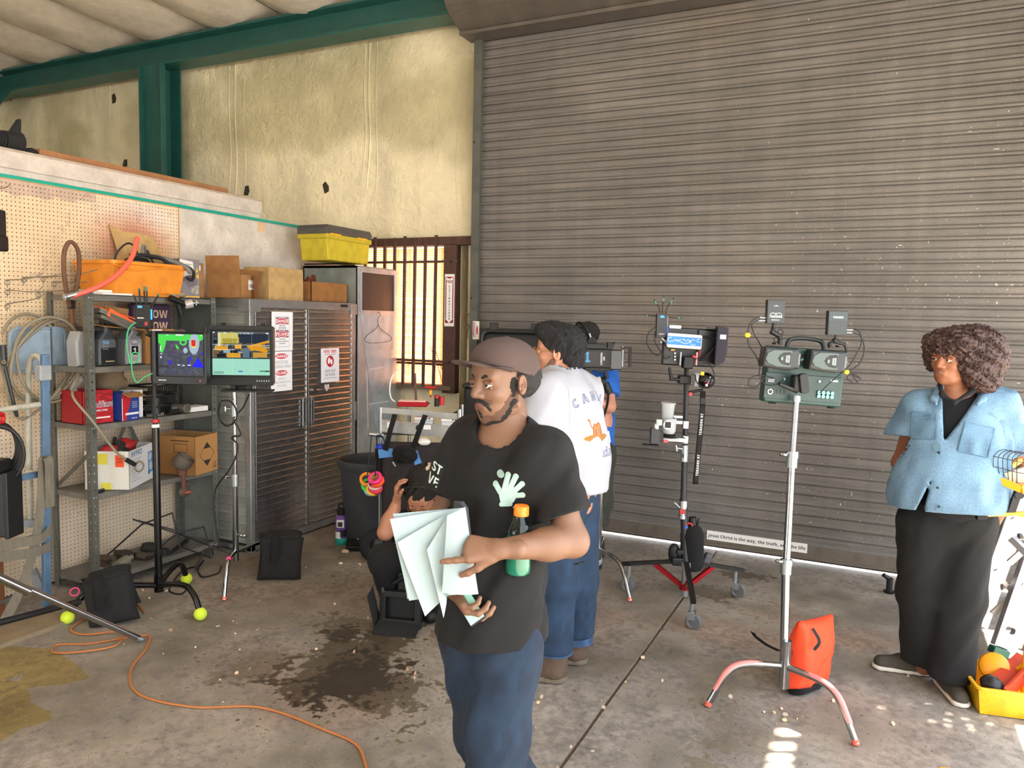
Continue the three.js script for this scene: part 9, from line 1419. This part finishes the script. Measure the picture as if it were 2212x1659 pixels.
const pouch = thing('pouch', 'crumpled black pouch taped to the tote bag', 'pouch', cart(-26, 190, 44), FY); part('pouch_body', blob(0.085, 0.07, 0.045, 0.2, 95, 22, 16), M.blackCloth, pouch); part('zip_pull', bar([-0.08, -0.05, 0.03], [-0.06, -0.08, 0.03], 0.006), M.steel, pouch);
const cl2 = thing('speed_clamp', 'red and white quick release plate with yellow key on the cart top', 'clamp', cart(-18, 290, -10), FY);
part('plate', ext([[-0.1, 0], [0.1, 0.0], [0.12, 0.02], [0.09, 0.035], [-0.07, 0.04], [-0.1, 0.03]], 0.09, 0.006, 0, -0.01), M.redAnod, cl2); part('top_face', box(0.19, 0.006, 0.09, 0, 0.028, 0.0, 0.002), plain(0xd8c2b8, 0.5), cl2); part('t_handle', [bar([0.08, 0.12, -0.05], [0.16, 0.12, -0.05], 0.008), bar([0.12, 0.12, -0.05], [0.12, 0.05, -0.05], 0.005)], M.red, cl2); part('yellow_key', bar([0.12, 0.1, -0.05], [0.12, 0.07, -0.05], 0.011), M.yellow, cl2); part('post', bar([0.02, 0.03, -0.03], [0.01, 0.22, -0.03], 0.008), plain(0x5a3a34, 0.6), cl2);
[[0.17, 'left'], [0.205, 'right']].forEach(([x, n], i) => { const t = thing('battery', n + ' upright red capped battery on the cart top', 'battery', cart(-18 + x / 0.0032, 294, -8), FY); part('cell', cyl(0.017, 0.017, 0.08 - i * 0.02, 0, 0.02, 0), i ? M.red : M.black, t); part('cap', cyl(0.018, 0.018, 0.02, 0, 0.05 - i * 0.01, 0), M.red, t); });
tag(part('white_cable', tube([cart(-52, 365, -30), cart(-66, 350, -30), cart(-70, 320, -20), cart(-64, 302, -10), cart(-56, 296, -6)], 0.005, 6), M.white), 'white cable looping up from the cart to a wall outlet', 'cable');
for (const [x, y, n] of [[4, 264, 'small white clip tray on the cart near the dark badge'], [62, 262, 'larger white clip tray at the right end of the cart']]) { const t = thing('clip_tray', n, 'tray', cart(x, y - 30, -14), FY); part('tray_box', box(0.13, 0.07, 0.08, 0.01, 0.04, 0, 0.01), plain(0xb9c0c4, 0.5), t); part('white_top', box(0.13, 0.02, 0.07, 0.01, 0.085, 0.0, 0.006), M.white, t); part('slot', [box(0.012, 0.008, 0.002, 0.03, 0.087, 0.036), box(0.012, 0.008, 0.002, 0.05, 0.087, 0.036)], M.black, t); }
tag(part('cloth_hat', blob(0.045, 0.025, 0.04, 0.1, 97, 16, 10).translate(...cart(14, 217, 40)), M.white), 'white cloth hat tucked in the top of the tote bag', 'hat');
const bh = thing('bottle_holder', 'black bottle sleeve with a blue lid hanging from the cart handle', 'bottle sleeve', cart(-82, 172, 16), FY);
part('sleeve', lathe([[0, -0.13], [0.035, -0.13], [0.042, -0.1], [0.042, 0.07], [0.038, 0.08], [0, 0.08]]), M.blackCloth, bh); part('lid', ball(0.036, 0, 0.085, 0, 1, 0.7, 1), plain(0x1f3fd8, 0.4), bh); part('cord', tube([[-0.02, 0.08, 0], [-0.03, 0.16, 0], [0.0, 0.17, 0], [0.035, 0.1, 0.0]], 0.004, 5), M.black, bh);
// tape rolls strung on cords
const rolls = [[0xff3c8e, 0, 0, 'hot pink'], [0xff5a28, 4, -7, 'red orange'], [0xf0b8b8, -1, -15, 'pale pink'], [0xe83a58, 0, -23, 'crimson'], [0xf0d838, -6, -27, 'yellow'], [0x8cc0e8, -12, -28, 'light blue'], [0x48d048, -18, -20, 'green'], [0xff9c28, -22, -8, 'orange']];
rolls.forEach(([c, dx, dy, n], i) => { const t = thing('tape_roll', n + ' roll in the bunch of coloured camera tape hanging from the cart', 'tape roll', cart(-90 + dx, 136 + dy, 40 - i * 3), FY, 'hanging camera tape rolls'); part('tape', lathe([[0.031, -0.012], [0.05, -0.012], [0.05, 0.012], [0.031, 0.012], [0.031, -0.012]], 0, 0, 0, [0.7 + i * 0.04, 0, 0.25 - i * 0.06]), plain(c, 0.55), t); part('core', lathe([[0.029, -0.011], [0.031, -0.011], [0.031, 0.011], [0.029, 0.011], [0.029, -0.011]], 0, 0, 0, [0.7 + i * 0.04, 0, 0.25 - i * 0.06]), M.cardPale, t); });
tag(part('hanging_cord', tube([cart(-104, 224, 8), cart(-105, 190, 20), cart(-107, 140, 36), cart(-100, 118, 40)], 0.004, 5), M.black), 'left black cord holding the bunch of tape rolls', 'cord');
tag(part('hanging_cord', tube([cart(-92, 224, 6), cart(-92, 180, 22), cart(-90, 140, 38)], 0.004, 5), M.black), 'right black cord holding the bunch of tape rolls', 'cord');
// black hard cases stacked behind the person in the cap
const caseM = plain(0x141517, 0.5);
const kt = thing('case_trolley', 'black trolley under the hard cases beside the window', 'trolley', [-2.75, 0, -5.42], 0.3);
part('deck', box(0.9, 0.05, 0.5, 0.1, 0.93, 0, 0.01), M.black, kt); for (const [x, z] of [[-0.32, 0.22], [0.52, 0.22], [-0.32, -0.22], [0.52, -0.22]]) part('post', bar([x, 0.0, z], [x, 0.93, z], 0.018), M.black, kt);
const hc = thing('hard_case', 'black hard case with round stickers standing open by the window', 'case', [-2.72, 0.956, -5.4], 0.3);
part('base', box(0.56, 0.24, 0.42, 0.06, 0.12, 0, 0.03), caseM, hc); part('rim', box(0.58, 0.03, 0.44, 0.06, 0.25, 0, 0.01), caseM, hc); part('lid', ext(rrect(0.56, 0.42, 0.05), 0.1, 0.02, 0.1, 0.48, -0.2, [-0.15, 0, 0], [rrect(0.48, 0.34, 0.04).reverse()]), caseM, hc); part('lid_panel', box(0.5, 0.36, 0.02, 0.1, 0.48, -0.235, 0, [-0.15, 0, 0]), M.black, hc);
for (const x of [-0.08, 0.26]) part('latch', box(0.07, 0.08, 0.03, x + 0.02, 0.7, -0.2, 0.006), caseM, hc); part('ridge', [box(0.03, 0.2, 0.02, -0.1, 0.12, 0.21, 0.005), box(0.3, 0.02, 0.02, 0.12, 0.05, 0.215, 0.005)], caseM, hc);
part('portrait_sticker', cyl(0.026, 0.026, 0.002, -0.06, 0.15, 0.212, [HP, 0, 0]), plain(0xd8c0ac, 0.5), hc); part('blue_sticker', cyl(0.027, 0.027, 0.002, 0.05, 0.155, 0.212, [HP, 0, 0]), plain(0x3a3fb8, 0.5), hc); part('yellow_sticker', box(0.04, 0.045, 0.002, -0.045, 0.085, 0.212), M.yellow, hc); part('white_label', box(0.03, 0.015, 0.03, -0.04, 0.255, 0.2), M.white, hc);
tag(part('steel_rod', [bar([-1.759, 1.481, -3.919], [-1.749, 1.273, -3.904], 0.008), bar([-1.75, 1.286, -3.905], [-1.694, 0.0, -3.824], 0.012), cyl(0.09, 0.09, 0.012, ...[-1.688, 0.006, -3.81])], M.steel), 'thin upright silver rod beside the head of the person in the cap', 'rod');


renderer.render(scene, camera);
